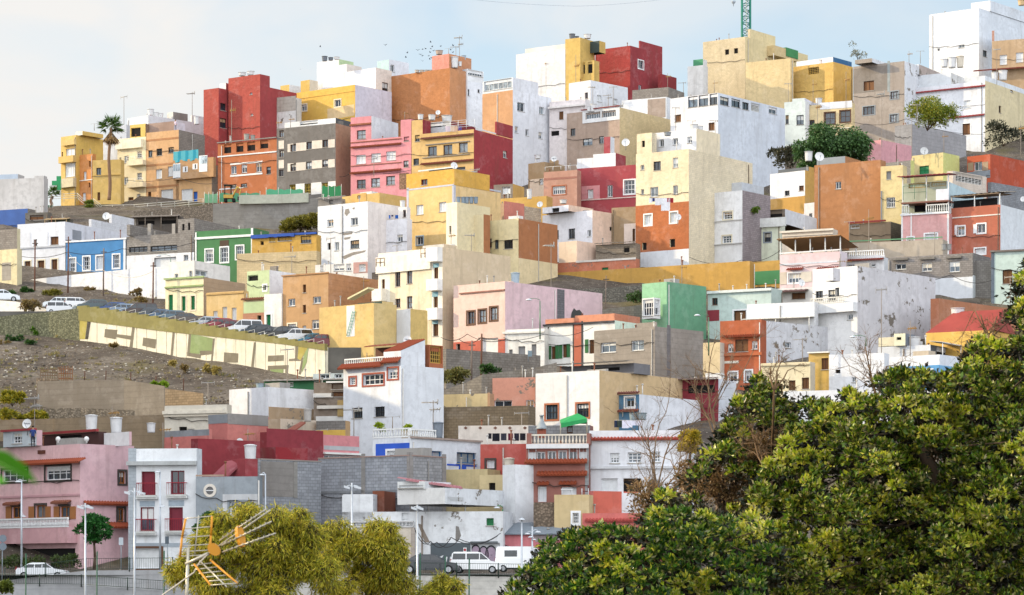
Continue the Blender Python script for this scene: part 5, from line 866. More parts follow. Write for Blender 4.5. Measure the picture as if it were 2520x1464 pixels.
tt.w('L', 'k', (1617, 408, 18, 22)).w('L', 'w', (1662, 400, 13, 24), (1610, 472, 20, 24), (1662, 467, 12, 22), (1581, 412, 9, 12), (1581, 472, 8, 13)).band('L', 1563, 501, 1697, 632, 'r:#c06a2e', 'orange_lower_wall', .03).w('L', 's', (1595, 541, 18, 26), (1658, 535, 18, 26), sur='w').w('L', 'd', (1586, 606, 11, 18), (1655, 598, 13, 20)).band('L', 1563, 617, 1697, 680, '#e4e9f2', 'white_base', .05)
v = tt.vol(1604, 1714, 1772, 316, '#e9ebf0', '#efdfbc', back=1.6, name='penthouse'); v.w('L', 'w', (1628, 352, 11, 18), (1662, 348, 13, 16), (1697, 344, 12, 16)); tt.vol(1567, 1604, 1616, 326, on='L', dep=5, name='upper_storey').w('L', 'd', (1583, 354, 8, 16))
yw = H('long mustard yellow retaining wall across the middle of the hill', 1368, 1845, 1856, 642, 722, '#c9982c', '#c9982c', th=30, dep=2, cat='retaining wall'); yw.vol(1838, 1920, 1928, 640, '#c99c38', on=None, back=3, zb=yw.zb, name='wall_section', dep=2).band('L', 1838, 667, 1920, 700, 'l:#3c8f58', 'green_panel', .05)
cs = H('peeling coral stucco wall with a turquoise shutter above the yellow retaining wall', 1370, 1565, 1574, 636, 690, 'x:#cf7752', 'x:#cf7752', th=28, dep=3, cat='retaining wall'); cs.w('L', 'N', (1489, 663, 16, 10)).cornice('L', 1418, 1565, 640, '#e6e0d8', .25, .1)
mw = H('white house with a stepped pinkish side wall and outside stair', 1335, 1458, 1518, 517, 655, '#e7e8f2', '#eccdb8', th=40); mw.w('L', 'k', (1407, 575, 16, 25)).w('L', 'w', (1450, 574, 9, 16)).w('L', 'b', (1372, 577, 6, 22)).w('R', 'd', (1504, 563, 7, 10)); mw.vol(1335, 1399, 1460, 504, '#e7e8f2', back=.8, on=None, name='upper_wall').w('L', 'd', (1367, 518, 18, 13)); mw.vol(1420, 1419.6, 1500, 592, '#ead2bc', '#eccbb4', back=-4, zb=mw.zb, name='stair_wall', dep=3)
rh = H('crimson house with a pink patch and white framed windows', 1420, 1565, 1574, 405, 560, '#b3414a', '#a83c44', th=26); rh.w('L', 's', (1453, 477, 14, 22)).w('L', 'w', (1501, 470, 13, 29)).w('L', 'g', (1549, 460, 26, 34), sur='w').band('L', 1431, 457, 1476, 492, '#dd8e92', 'pink_patch', .02).cornice('L', 1420, 1565, 489, '#e6c9c0', .14, .08)
rh.vol(1420, 1486, 1496, 386, '#e6eaf0', back=3.5, name='white_stair_wall'); rh.vol(1460, 1515, 1540, 376, '#e9edf3', back=2.5, name='terrace_parapet'); rh.vol(1486, 1502, 1512, 336, '#b0414a', '#e6e9f0', back=5, name='stair_head')
pb = H('dusty rose brown house with a wide white window', 1338, 1420, 1430, 418, 560, '#c48f78', '#b9846e', th=26); pb.w('L', 'z', (1376, 468, 32, 20), sur='o').band('L', 1338, 436, 1420, 441, '#a9705f', 'floor_band').rail('L', 1340, 1418, 408, 417, '#e9ecee', .2, n=1)
tb = H('small tan plaster house with a satellite dish left of the rose brown house', 1300, 1340, 1390, 398, 545, '#b9996c', '#a98a60', th=40); tb.band('L', 1304, 440, 1340, 500, '#ecd5b8', 'pale_lower_wall', .03).w('L', 's', (1332, 447, 9, 14))
oy = H('low ochre house with a wooden gate below the ochre and red house', 1205, 1345, 1360, 482, 590, '#d9aa42', '#cfa044', th=24); oy.w('L', 'B', (1294, 480, 14, 1)) if 0 else None; oy.vol(1215, 1262, 1290, 452, '#8a7d70', back=3, name='roof_room').w('L', 's', (1246, 468, 20, 18))
cs2 = H('salmon pink and bare block house with a blue tarpaulin', 1188, 1240, 1332, 500, 620, '#c9a88a', 'b:#c9b49a', th=42); cs2.band('R', 1240, 480, 1290, 560, '#d8806e', 'salmon_wall', .02)
yt = H('tall yellow tower house with a darker yellow top storey and lilac quoins', 1001, 1117, 1232, 455, 655, '#e9c476', '#e9c682', th=38)
yt.w('L', 's', (1033, 516, 18, 24), (1089, 509, 18, 24)).w('L', 'w', (1033, 592, 16, 20), sur='l').band('L', 1001, 455, 1006, 620, '#c3c9d8', 'lilac_quoin').band('L', 1113, 455, 1117, 640, '#c3c9d8', 'lilac_quoin').band('R', 1117, 455, 1121, 640, '#c3c9d8', 'lilac_quoin').band('L', 1001, 459, 1117, 463, '#c3c9d8', 'lilac_band').band('R', 1117, 456, 1232, 463, '#c3c9d8', 'lilac_band')
v = yt.vol(1000, 1118, 1205, 415, 'r:#e0ab20', '#dfa91e', name='top_storey'); v.w('L', 'r', (1044, 448, 16, 14)).cornice('L', 1030, 1118, 416, '#f0ede6', .15, .1)
cc = H('cream stepped house with water tanks and a narrow front bay', 1098, 1125, 1206, 497, 715, '#f3ead2', '#e9d8a8', th=38); cc.w('L', 'd', (1108, 566, 5, 20)) 
cc2 = H('cream house with a bare orange brown end wall and three dark windows', 1160, 1276, 1372, 537, 705, '#ecdaa4', '#b5713c', th=36); cc2.w('L', 'k', (1205, 598, 10, 22), (1222, 601, 10, 22), (1251, 601, 22, 22)).band('R', 1276, 642, 1372, 720, '#e6cf9c', 'cream_base', .03).vol(1124, 1190, 1206, 527, '#ecdcae', back=-1, zb=cc2.zb, name='front_wing')
pw = H('tall white stucco house with peeling patches and mixed windows', 782, 905, 984, 495, 672, 'r:#e6eaf2', '#ece5e2', th=38)
pw.w('L', 'w', (813, 549, 15, 17), (872, 545, 17, 19), (829, 606, 11, 21)).w('L', 'm', (873, 601, 22, 20)).w('L', 'd', (810, 606, 8, 17))
for q in ([(850, 515), (858, 513), (861, 522), (853, 532), (848, 525)], [(842, 574), (868, 571), (866, 576), (845, 579)], [(846, 585), (864, 582), (860, 588), (848, 590)], [(840, 632), (870, 620), (900, 616), (898, 620), (868, 628), (848, 638)], [(867, 511), (873, 510), (872, 515), (868, 515)]): pw.patch('L', q, 'c:#9a938c', 'bare_patch')
pw2 = H('lower white stucco house with two small windows left of the yellow tower', 904, 1002, 1014, 538, 668, 'r:#e9eaf2', '#e6e6ea', th=30); pw2.w('L', 'w', (932, 591, 16, 20), (984, 586, 14, 18)).vol(980, 1001, 1010, 509, '#eae6e4', name='parapet_step', on='L', dep=4).w('L', 'b', (996, 525, 9, 18))
py = H('low yellow house with corrugated yellow cladding above the peeling white house', 842, 934, 1000, 474, 590, '#d9b45e', '#d9b25a', th=38); py.band('L', 866, 476, 902, 497, 'l:#d8a848', 'corrugated_panel', .06).w('L', 'e', (884, 485, 8, 9))
pg = H('grey cement shed with a small window beside the yellow cladding', 783, 840, 850, 488, 585, 'c:#9a948e', 'c:#9a948e', th=24); pg.w('L', 'k', (815, 497, 10, 10)).awn('L', 783, 842, 486, .6, .1, '#a79f98')
pt = H('flat white porch house with a glazed door below the peeling white house', 755, 905, 915, 645, 745, '#ece8e2', '#d8d0cc', th=26); pt.w('L', 'W', (792, 655, 8, 18)).w('L', 'w', (834, 655, 26, 20), (858, 655, 12, 22), (892, 657, 18, 20)).band('L', 866, 645, 905, 672, '#c9978c', 'rose_wall', .03).w('L', 'w', (880, 655, 2, 2)) if 0 else pt.w('L', 'w', (834, 656, 26, 20), (858, 656, 12, 20)).band('L', 870, 645, 905, 672, '#c9978c', 'rose_wall', .03).w('L', 's', (892, 659, 16, 18)).w('L', 's', (792, 657, 8, 18))
ppp = H('pale pink house with a timber pergola terrace and tile hooded window', 1919, 2067, 2085, 618, 742, '#e8ccd0', '#ddd0d8', th=30); ppp.w('L', 'G', (1956, 684, 32, 24), sur='w').eave('L', 1938, 1978, 663, .4, '#94483c', .16).eave('L', 2012, 2064, 661, .4, '#94483c', .16).band('L', 1919, 645, 2067, 649, '#d3dbe6', 'blue_white_band').band('L', 1972, 668, 1998, 694, 'l:#d8cfc0', 'shutter', .06).band('L', 1920, 670, 1936, 700, 'l:#d8c8b4', 'shutter', .06).cornice('L', 1919, 2067, 619, '#f0eef0', .15, .1)
mb = MB(); f = ppp.fL; a0, a1, z0, z1 = f.rect(1995, 602, 150, 30); zt = at(2067, 582, ppp.Y).z
for i in range(5):
    x = a1*i/4
    for dd, hh in ((.2, zt-ppp.zt), (5.0, zt-ppp.zt-.75)): mb = MB(); mb.obox(f.P(x, ppp.zt, dd), f.e*.12, -f.n*.12, ZU*hh); mb.build('pergola_post', plain('#dfe2e2', .5), ppp.root, uv=False)
mb = MB(); corr(mb, f.P(-.2, zt-.8, 5.2), f.e*(a1+.5), f.n*5.6+ZU*.95, .35); mb.build('pergola_roof', plain('#a5825c', .8), ppp.root)
bh = H('white house with a long balustrade and tiled eave beside the pergola', 2066, 2176, 2186, 632, 728, '#e6e8ec', '#d8dce2', th=24); bh.balu('L', 2068, 2174, 616, 632, '#f0f2f4', .1).eave('L', 2066, 2176, 640, .5, '#94483c', .16).w('L', 'z', (2120, 654, 70, 8)).bal('L', 2066, 2178, 630, 637, '#e9ebee', .25, name='floor_edge')
mb2 = H('unfinished grey block house with three white framed windows', 2173, 2394, 2438, 622, 735, 'b:#98928f', 'b:#8b8684', th=30); mb2.w('L', 'w', (2217, 656, 26, 14), (2281, 657, 25, 21), (2349, 656, 26, 26)).cornice('L', 2198, 2236, 638, '#7d7872', .25, .35).cornice('L', 2264, 2302, 636, '#7d7872', .25, .35).cornice('L', 2330, 2368, 633, '#7d7872', .25, .35).band('L', 2302, 683, 2394, 740, '#dfe5ee', 'white_base', .05).vol(2392, 2400, 2438, 640, back=1, name='block_step', zb=mb2.zb) if 0 else mb2.w('L', 'w', (2217, 656, 26, 14), (2281, 657, 25, 21), (2349, 656, 26, 26)).cornice('L', 2198, 2236, 638, '#7d7872', .25, .35).cornice('L', 2264, 2302, 636, '#7d7872', .25, .35).cornice('L', 2330, 2368, 633, '#7d7872', .25, .35).band('L', 2302, 683, 2394, 740, '#dfe5ee', 'white_base', .05).band('R', 2394, 683, 2440, 740, '#ccd4de', 'white_base', .05)
pt2 = H('pale turquoise house at the right edge with a brown timber door', 2440, 2580, 2592, 612, 760, '#bfd6cf', '#bfd6cf', th=24); pt2.w('L', 'B', (2479, 681, 24, 34)).cornice('L', 2438, 2580, 616, '#7a6f68', .2, .3).band('L', 2438, 616, 2447, 760, '#5f6f80', 'dark_quoin', .05)
pp2 = H('rose pink house with stacked open terraces and a dark red canopy roof', 2218, 2335, 2346, 524, 662, '#e6a8a6', '#e0a2a0', th=26); pp2.w('L', 'w', (2241, 592, 15, 16), sur='w').w('L', 'S', (2291, 586, 30, 22), sur='w').band('L', 2241, 524, 2244, 660, '#f0f0f0', 'white_quoin', .04).band('L', 2331, 524, 2336, 660, '#f0f0f0', 'white_quoin', .05).band('L', 2218, 524, 2222, 660, '#f0f0f0', 'white_quoin', .04).cornice('L', 2216, 2336, 526, '#eef0f2', .2, .15)
v = pp2.vol(2222, 2330, 2420, 445, '#c3cdb5', '#bcd7e2', back=2.2, name='open_terraces', on=None); v.w('L', 'd', (2290, 510, 80, 20)).w('L', 'v', (2262, 455, 52, 14), (2310, 451, 36, 14)); v.band('R', 2330, 425, 2420, 450, 'l:#e2d3c2', 'x', .03) if 0 else None
f = pp2.fL; a0, a1, z0, z1 = f.rect(2277, 496, 118, 6); mb = MB(); f.box(mb, 0, a1, z0, z0+.2, -.2, 2.2); mb.build('terrace_slab', wallmat('l:#8a5a4a'), pp2.root); pp2.balu('L', 2280, 2334, 502, 523, '#eef0ee', .05); pp2.balu('L', 2220, 2236, 504, 526, '#eef0ee', .05)
mb = MB(); f.box(mb, 0, f.rect(2305, 480, 64, 2)[1]*.5, f.hit(2310, 496)[1], f.hit(2310, 466)[1], -.1, .1); mb.build('white_parapet', wallmat('#e6e8f2'), pp2.root)
pp2.rail('L', 2222, 2278, 456, 490, '#4a7a60', .1, n=2); mb = MB(); zc = f.hit(2330, 427)[1]; corr(mb, f.P(-.4, zc+.25, 3.0), f.e*(f.len+.8), f.n*3.6-ZU*.3, .3); mb.build('canopy_roof', plain('#9a4048', .7), pp2.root); 
for x in (.05, f.len*.47, f.len-.2): mb = MB(); mb.obox(f.P(x, pp2.zt, .15), f.e*.14, -f.n*.14, ZU*(zc-pp2.zt)); mb.build('canopy_post', plain('#e6e6e4', .6), pp2.root, uv=False)
tr = H('terracotta house with white trimmed shuttered windows and a covered roof terrace', 2335, 2462, 2570, 503, 670, '#c4694a', '#dfe6ee', th=34); tr.w('L', 'w', (2365, 568, 18, 22), (2415, 562, 20, 22), sur='w').band('L', 2350, 554, 2358, 578, 'l:#eaeef2', 'shutter', .1).band('L', 2396, 552, 2405, 574, 'l:#eaeef2', 'shutter', .1).cornice('L', 2337, 2462, 532, '#e6e0d8', .15, .06).band('L', 2335, 500, 2341, 590, '#eef0f2', 'white_quoin', .05).w('L', 's', (2412, 618, 26, 14), sur='w')
v = tr.vol(2345, 2455, 2465, 486, 'l:#3a3638', back=4, name='terrace_back_wall'); tr.awn('L', 2335, 2462, 478, -5, -.6, '#c9bfae', posts=0); mb = MB(); f = tr.fL; zc = f.hit(2462, 474)[1]; corr(mb, f.P(.1, zc+.3, 4.5), f.e*f.len*.95, f.n*4.6-ZU*.3, .4); mb.build('canopy_roof', plain('#a08a74', .7), tr.root); 
for x in (.1, f.len*.5, f.len-.4): mb = MB(); mb.obox(f.P(x, tr.zt, .1), f.e*.12, -f.n*.12, ZU*(zc-tr.zt)); mb.build('canopy_post', plain('#e6e6e4', .6), tr.root, uv=False)
lt = H('perforated breeze block screen wall house behind the rose pink terraces', 2330, 2345, 2428, 420, 560, '#cdbfb2', 'p:#e2d3c4', th=44); lt.w('R', 'e', (2385, 440, 66, 22))
bt = H('stucco yard house with a red roof edge and bare block walls', 2090, 2192, 2276, 545, 640, '#9a8468', 'b:#8f8272', th=30); bt.band('L', 2056, 545, 2180, 549, 'l:#a83a30', 'red_roof_edge', .3).w('L', 's', (2100, 556, 30, 12))
gt = H('flat grey green topped lane wall below the narrow yellow house', 2090, 2320, 2332, 588, 700, '#b9ab98', '#b9ab98', th=22, dep=4, cat='retaining wall'); gt.band('L', 2090, 586, 2320, 590, 'l:#5fa070', 'green_coping', .1)
la = H('old cream lane house with a moulded parapet of diamonds', 1925, 2050, 2062, 563, 690, '#d9c9b4', '#cfc0ac', th=26); la.cornice('L', 1920, 2052, 568, '#e6dccb', .25, .25).cornice('L', 1925, 2050, 578, '#e0d4c2', .12, .12)
bbk = H('bare grey block wall beside the terracotta house base', 2396, 2440, 2452, 640, 735, 'b:#8f8a86', 'b:#8f8a86', th=20, dep=3, cat='block wall')
tbx = H('rough brown block shed with a tin roof below the pinkish house', 1466, 1566, 1576, 598, 668, 'b:#9a8c7a', 'b:#9a8c7a', th=22, dep=4); tbx.w('L', 'd', (1542, 614, 14, 14)).awn('L', 1466, 1566, 597, .5, .1, '#7c7268')
tbu = H('brown rendered house with a white loft room between the white house and the orange tower', 1505, 1566, 1578, 508, 650, '#a98c66', '#b9a488', th=24); tbu.w('L', 'E', (1560, 580, 6, 34)).band('L', 1536, 550, 1566, 620, '#ead5c8', 'pale_wall', .05)

sl1 = H('dark corrugated lean-to shack on the slope under the ridge lane', 325, 442, 452, 531, 575, '#5f5750', '#5f5750', th=12, dep=4, Y=398); sl1.w('L', 'd', (360, 545, 40, 16), (415, 543, 36, 16)).awn('L', 323, 444, 531, 1.2, .3, '#7c7269', posts=4, ph=1.8)
sl2 = H('low shack with a tan board roof behind the white two storey house', 120, 172, 180, 538, 585, '#4f5a4c', '#5f5a50', th=14, dep=4, Y=392); sl2.awn('L', 118, 174, 538, 1.4, .3, '#b59a70', posts=3, ph=1.6)
sl3 = H('weathered grey timber shack under the ridge railing', 62, 118, 128, 522, 585, '#6f6a62', '#6f6a62', th=16, dep=4, Y=400); sl3.w('L', 'B', (90, 535, 34, 12))
for h in HOUSES: h.finish()
r = empty('added_shade_block', V((-60, 235, 0)), 'tall unseen block added outside the left edge to shade the street', 'shade blocker'); mb = MB(); mb.box(-78, -52, 206, 262, -6, 31); mb.build('wall', wallmat('#d8d2c8'), r); mb = MB(); mb.box(-79, -51.5, 205.5, 262.5, 31.003, 31.6); mb.build('roof_parapet', wallmat('#cfcac2'), r)  # invented block out of view, placed to cast shade on the street
for fl in range(9):
    for k in range(4): mb = MB(); mb.box(-76+k*6, -73+k*6, 205.93, 206.2, 2+fl*3.1, 3.6+fl*3.1); mb.build('window', glass('#26303a'), r, uv=False)
# ================================================================ graffiti retaining wall, road, parked cars
A_, B_ = at(190, 838, 320), at(800, 935, 296); e_ = V((B_.x-A_.x, B_.y-A_.y, 0)); gl = e_.length; e_.normalize()
GW = Face(A_, e_, gl)
gw_root = empty('graffiti_wall', A_, 'long white retaining wall painted with blocky grey graffiti letters under an olive parapet', 'retaining wall')
ptop = lambda u: np.interp(u, [190, 250, 375, 500, 625, 780, 800], [751, 758, 778, 798, 821, 845, 848])
top = lambda u: np.interp(u, [190, 222, 400, 560, 700, 800], [779, 783, 806, 823, 838, 853]); bot = lambda u: np.interp(u, [190, 215, 300, 400, 520, 640, 760, 800], [833, 835, 852, 875, 914, 926, 932, 940])
def poly(root, pts, mat, name, off): 
    mb = MB(); mb.quad([GW.P(*GW.hit(u, v), -off) for u, v in pts]); mb.build(name, mat, root)
mb = MB(); us = [190+i*24.4 for i in range(26)]
for i in range(25):
    u0, u1 = us[i], us[i+1]; g_ = .6
    p = [GW.P(*GW.hit(u, v)) for u, v in ((u0+g_, bot(u0)+30), (u1-g_, bot(u1)+30), (u1-g_, top(u1)), (u0+g_, top(u0)))]; mb.quad(p); n_ = -GW.n*-.5
    q = [x-GW.n*.5 for x in p]; mb.quad([p[3], p[2], q[2], q[3]]); mb.quad([p[0], p[3], q[3], q[0]]); mb.quad([p[1], p[2], q[2], q[1]]); mb.quad(q)
mb.build('wall_panels', wallmat('s:#ece5cc'), gw_root)
mb = MB(); p0, p1 = GW.P(0, 0, .12), GW.P(gl, 0, .12); a0, b0 = at(190, top(190), A_.y).z, GW.hit(800, top(800))[1]
mb.quad([p0+ZU*(a0-5), p1+ZU*(b0-5), p1+ZU*(b0+.1), p0+ZU*(a0+.1)]); mb.build('joint_backing', plain('#4e5148', .9), gw_root)
mb = MB()
for i in range(25):  # olive parapet, one step per panel
    u0, u1 = us[i], us[i+1]; um = (u0+u1)/2; zt = GW.hit(um, ptop(um))[1]; pts = [GW.hit(u0, top(u0)), GW.hit(u1, top(u1))]
    a, b = GW.P(pts[0][0], pts[0][1]-.4, -.06), GW.P(pts[1][0], pts[1][1]-.4, -.06); A2, B2 = V((a.x, a.y, zt)), V((b.x, b.y, zt)); k = -GW.n*.45
    mb.quad([a, b, B2, A2]); mb.quad([A2, B2, B2+k, A2+k]); mb.quad([b, b+k, B2+k, B2]); mb.quad([a, a+k, A2+k, A2]); mb.quad([a+k, b+k, B2+k, A2+k])
mb.build('parapet', wallmat('s:#8f8746'), gw_root)
mb = MB()
for i in range(3, 25):
    um = us[i]; zt = GW.hit(um, ptop(um)-1)[1]; s0, s1 = GW.hit(um-4, 800)[0], GW.hit(um+18, 800)[0]
    mb.cyl(GW.P(s0, zt+.0, .2), GW.P(s1, zt+.2, .2), .022, n=5); mb.cyl(GW.P(s1, zt+.2, .2), GW.P(s1, zt-.5, .2), .022, n=5)
mb.build('guard_rail', plain('#e4e4dc', .5), gw_root, uv=False)
def L2(x, y): return (x/4, 732+y/4)
def L3(x, y): return (630+x/4, 732+y/4)
grey, gren, oliv, dk_ = wallmat('s:#857c68'), wallmat('s:#8fa465'), wallmat('s:#b9a83c'), wallmat('s:#4a443c')
GR = [(oliv, L2, [(785, 206), (864, 208), (838, 410), (778, 412)]), (dk_, L2, [(866, 210), (897, 212), (868, 408), (840, 410)]),
 (grey, L2, [(1035, 310), (1155, 318), (1140, 412), (1028, 390)]), (grey, L2, [(1150, 360), (1300, 378), (1285, 415), (1140, 388)]), (grey, L2, [(1305, 267), (1330, 270), (1300, 535), (1270, 530)]),
 (grey, L2, [(1410, 393), (1540, 412), (1530, 503), (1403, 475)]), (grey, L2, [(1700, 335), (1722, 337), (1695, 635), (1675, 632)]), (grey, L2, [(1860, 352), (1882, 356), (1865, 580), (1842, 572)]),
 (grey, L2, [(1842, 540), (1980, 560), (1975, 600), (1842, 575)]), (grey, L2, [(1972, 525), (2090, 525), (2084, 558), (1972, 570)]), (grey, L2, [(2098, 402), (2115, 404), (2085, 710), (2070, 700)]),
 (gren, L2, [(1884, 358), (2096, 402), (2088, 524), (1972, 524), (1968, 556), (1870, 545)]), (grey, L2, [(2207, 540), (2347, 550), (2343, 640), (2202, 640)]), (grey, L2, [(2500, 440), (2520, 442), (2490, 765), (2465, 755)]),
 (grey, L3, [(120, 572), (275, 567), (272, 622), (118, 630)]), (grey, L3, [(390, 468), (415, 470), (408, 600), (385, 600)]), (grey, L3, [(325, 605), (470, 592), (470, 625), (325, 625)]), (grey, L3, [(445, 625), (470, 625), (440, 760), (420, 755)]),
 (grey, L3, [(118, 672), (322, 665), (318, 702), (118, 708)]), (grey, L3, [(118, 708), (143, 708), (135, 785), (108, 780)]), (gren, L3, [(145, 708), (272, 702), (270, 780), (140, 784)]), (grey, L3, [(292, 702), (318, 702), (312, 785), (288, 785)]), (gren, L3, [(480, 500), (520, 480), (500, 640), (450, 740)]), (oliv, L3, [(420, 480), (520, 476), (440, 620), (410, 600)])]
for i, (m_, f_, pts) in enumerate(GR): poly(gw_root, [f_(*p) for p in pts], m_, 'graffiti_letter' if m_ is grey else 'graffiti_patch', .02+.004*(i % 4))
# road behind the parapet
def roadpt(u, dy): v = np.interp(u, [120, 190, 400, 600, 800], [766, 759, 789, 823, 855]); Y = np.interp(u, [120, 190, 800], [323, 320.6, 296.6])+dy; p = at(u, v, np.interp(u, [120, 190, 800], [323, 320.6, 296.6])); return V(((u-UC)/F*Y, Y, p.z+dy*.02))
mb = MB(); ru = [-60, 40, 120, 190, 300, 400, 500, 600, 700, 800, 900]
for i in range(len(ru)-1):
    f0, f1, b0, b1 = roadpt(ru[i], 0), roadpt(ru[i+1], 0), roadpt(ru[i], 13), roadpt(ru[i+1], 13)
    mb.quad([f0, f1, b1, b0]); mb.quad([f0, f1, f1-ZU*6, f0-ZU*6]); mb.quad([b0, b1, b1-ZU*6, b0-ZU*6])
Nr = NT('asphalt'); tc = Nr.add('ShaderNodeTexCoord').outputs['Object']; Nr.link(Nr.mix(Nr.ramp(Nr.noise(tc, .5, 5), .3, .7), lin('#55534f'), lin('#6d6a64')), Nr.b.inputs['Base Color']); Nr.b.inputs['Roughness'].default_value = .9
o = mb.build('lane_road', Nr.m); o['kind'] = 'structure'
CG = 'cars parked nose out along the sloping lane wall'
CARS = [(224, 'hatch', '#46565a', 'dark green grey hatchback nearest the white van at the top of the lane'), (272, 'hatch', '#2c4a7c', 'blue hatchback beside the dark green grey one on the lane'), (294, 'hatch', '#7f93a8', 'pale blue grey hatchback between the blue car and the brown people carrier'),
 (340, 'van', '#47352f', 'tall dark brown people carrier parked on the lane'), (362, 'sedan', '#454c52', 'charcoal saloon just below the brown people carrier'), (390, 'sedan', '#4a6480', 'slate blue saloon in the middle of the lane row'), (414, 'hatch', '#56707f', 'teal grey hatchback right of the slate blue saloon'),
 (447, 'sedan', '#54483f', 'dark brown saloon before the cream cottage corner'), (502, 'hatch', '#aeb6bd', 'silver hatchback parked before the yellow cottage doors'), (532, 'hatch', '#8e2430', 'bright red hatchback parked before the yellow cottage'), (560, 'hatch', '#6a2229', 'dark maroon hatchback right of the bright red car'),
 (597, 'van', '#e6e8ea', 'small white delivery van with a red mark parked in the lane row'), (626, 'hatch', '#1f3440', 'dark petrol blue hatchback right of the small white delivery van'), (640, 'sedan', '#30343a', 'dark grey saloon before the narrow white house door'), (664, 'hatch', '#272b30', 'black hatchback under the narrow white house'),
 (690, 'suv', '#2a2926', 'black tall estate car left of the white off-roader'), (722, 'suv', '#e4e6e8', 'white off-roader with roof rails near the lower end of the lane'), (765, 'hatch', '#2b6f86', 'teal blue hatchback second from the lower end of the lane'), (786, 'hatch', '#6e2028', 'dark red car at the very lower end of the lane')]
for i, (u, k, c_, lb_) in enumerate(CARS):
    p = roadpt(u, 3.0+.25*(i % 3)); r = car(p+ZU*.0, R_(205 if k != 'van' else 200), c_, lb_, k, CG)
    if u == 597: letters('W', p+V((-.4, -1.0, 1.0)), V((.94, -.34, 0)), ZU, .5, plain('#c03030'), r) if 0 else None
car(roadpt(152, 3.2)-ZU*.25, R_(4), '#dfe2e6', 'white van parked broadside at the top of the lane', 'van', None, .8)
car(roadpt(140, 9.5)+ZU*.9, R_(190), '#dfe5ea', 'white hatchback parked behind the broadside white van', 'suv', None, .8); car(roadpt(193, 9.0)+ZU*.6, R_(20), '#e8eaec', 'white estate car just right of the broadside white van', 'suv', None, .8); car(roadpt(8, 12.5)+ZU*2.0, R_(8), '#dfe4ea', 'silver white car cut by the left edge on the upper lane', 'hatch')
def person(p, h, shirt, trousers, hair, label, yaw=0, skin='#b98a6c', lean=0.):
    r = empty('person', p, label, 'person'); s = h/1.75; Z = lambda x, y, z: V((x, y, z))*s
    J = [(0, 0, .95), (0, 0, 1.15), (0, 0, 1.4), (0, 0, 1.5), (0, -.01, 1.62), (.09, 0, .92), (.1, -.03, .5), (.1, .0, .08), (.1, -.12, .04), (-.09, 0, .92), (-.1, .03, .5), (-.1, .06, .08), (-.1, -.06, .04), (.19, 0, 1.4), (.24, .02, 1.13), (.22, -.1, .9), (-.19, 0, 1.4), (-.24, .02, 1.13), (-.22, -.1, .9), (0, -.0, 1.72), (.22, -.13, .82), (-.22, -.13, .82)]
    E = [(0, 1), (1, 2), (2, 3), (3, 4), (0, 5), (5, 6), (6, 7), (7, 8), (0, 9), (9, 10), (10, 11), (11, 12), (2, 13), (13, 14), (14, 15), (2, 16), (16, 17), (17, 18), (4, 19), (15, 20), (18, 21)]
    RD = [.15, .14, .15, .055, .1, .1, .065, .045, .04, .1, .065, .045, .04, .07, .05, .04, .07, .05, .04, .085, .035, .035]
    me = bpy.data.meshes.new('body'); me.from_pydata([Z(*j) for j in J], E, []); o = bpy.data.objects.new('body', me); COL.objects.link(o); md = o.modifiers.new('skin', 'SKIN'); sv = me.skin_vertices[0].data
    for i, rr in enumerate(RD): sv[i].radius = (rr*s, rr*s*.85)
    sv[0].use_root = True; ss = o.modifiers.new('sub', 'SUBSURF'); ss.levels = 1; ss.render_levels = 1
    dg = bpy.context.evaluated_depsgraph_get(); m2 = bpy.data.meshes.new_from_object(o.evaluated_get(dg)); bpy.data.objects.remove(o)
    m2.materials.clear(); [m2.materials.append(plain(c, .8)) for c in (shirt, trousers, skin)]
    for f in m2.polygons: z = f.center.z/s; x = abs(f.center.x)/s; f.material_index = 2 if z > 1.47 or (x > .16 and z < 1.1) else 1 if z < .95 else 0; f.use_smooth = True
    b = bpy.data.objects.new('body', m2); COL.objects.link(b); b.parent = r
    mb = MB(); mb.lathe(Z(0, .015, 1.64), [(.09*s, 0), (.105*s, .06*s), (.085*s, .13*s), (.03*s, .165*s)], 10); mb.build('hair', plain(hair, .9), r, origin=(0, 0, 0), uv=False); r.rotation_euler = (0, lean, yaw); return r
person(roadpt(376, 6.5)+ZU*.1, 1.75, '#5d6f96', '#3a3c48', '#3a2c22', 'person in blue standing behind the brown people carrier on the lane', 1.2)
person(at(47, 686, l1.Y-1.5), 1.6, '#2a2c38', '#30323c', '#221c1a', 'dark clothed person standing behind the white stucco wall at far left', 1.0); person(at(38, 688, l1.Y-1.8), 1.5, '#8fa3c4', '#3a4052', '#2b2320', 'person in light blue beside the dark clothed person at far left', 1.0)
person(at(81, 1100, PINK.Y+2.2), 1.6, '#2b3f7a', '#2b2f3c', '#1f1a18', 'person in blue on the roof terrace of the pink corner house', .2)
person(at(432, 322, r6.Y+1), 1.7, '#d9c9d8', '#8a8a98', '#3a2a24', 'person in a pale shirt on the roof of the tan four storey house', -.4)
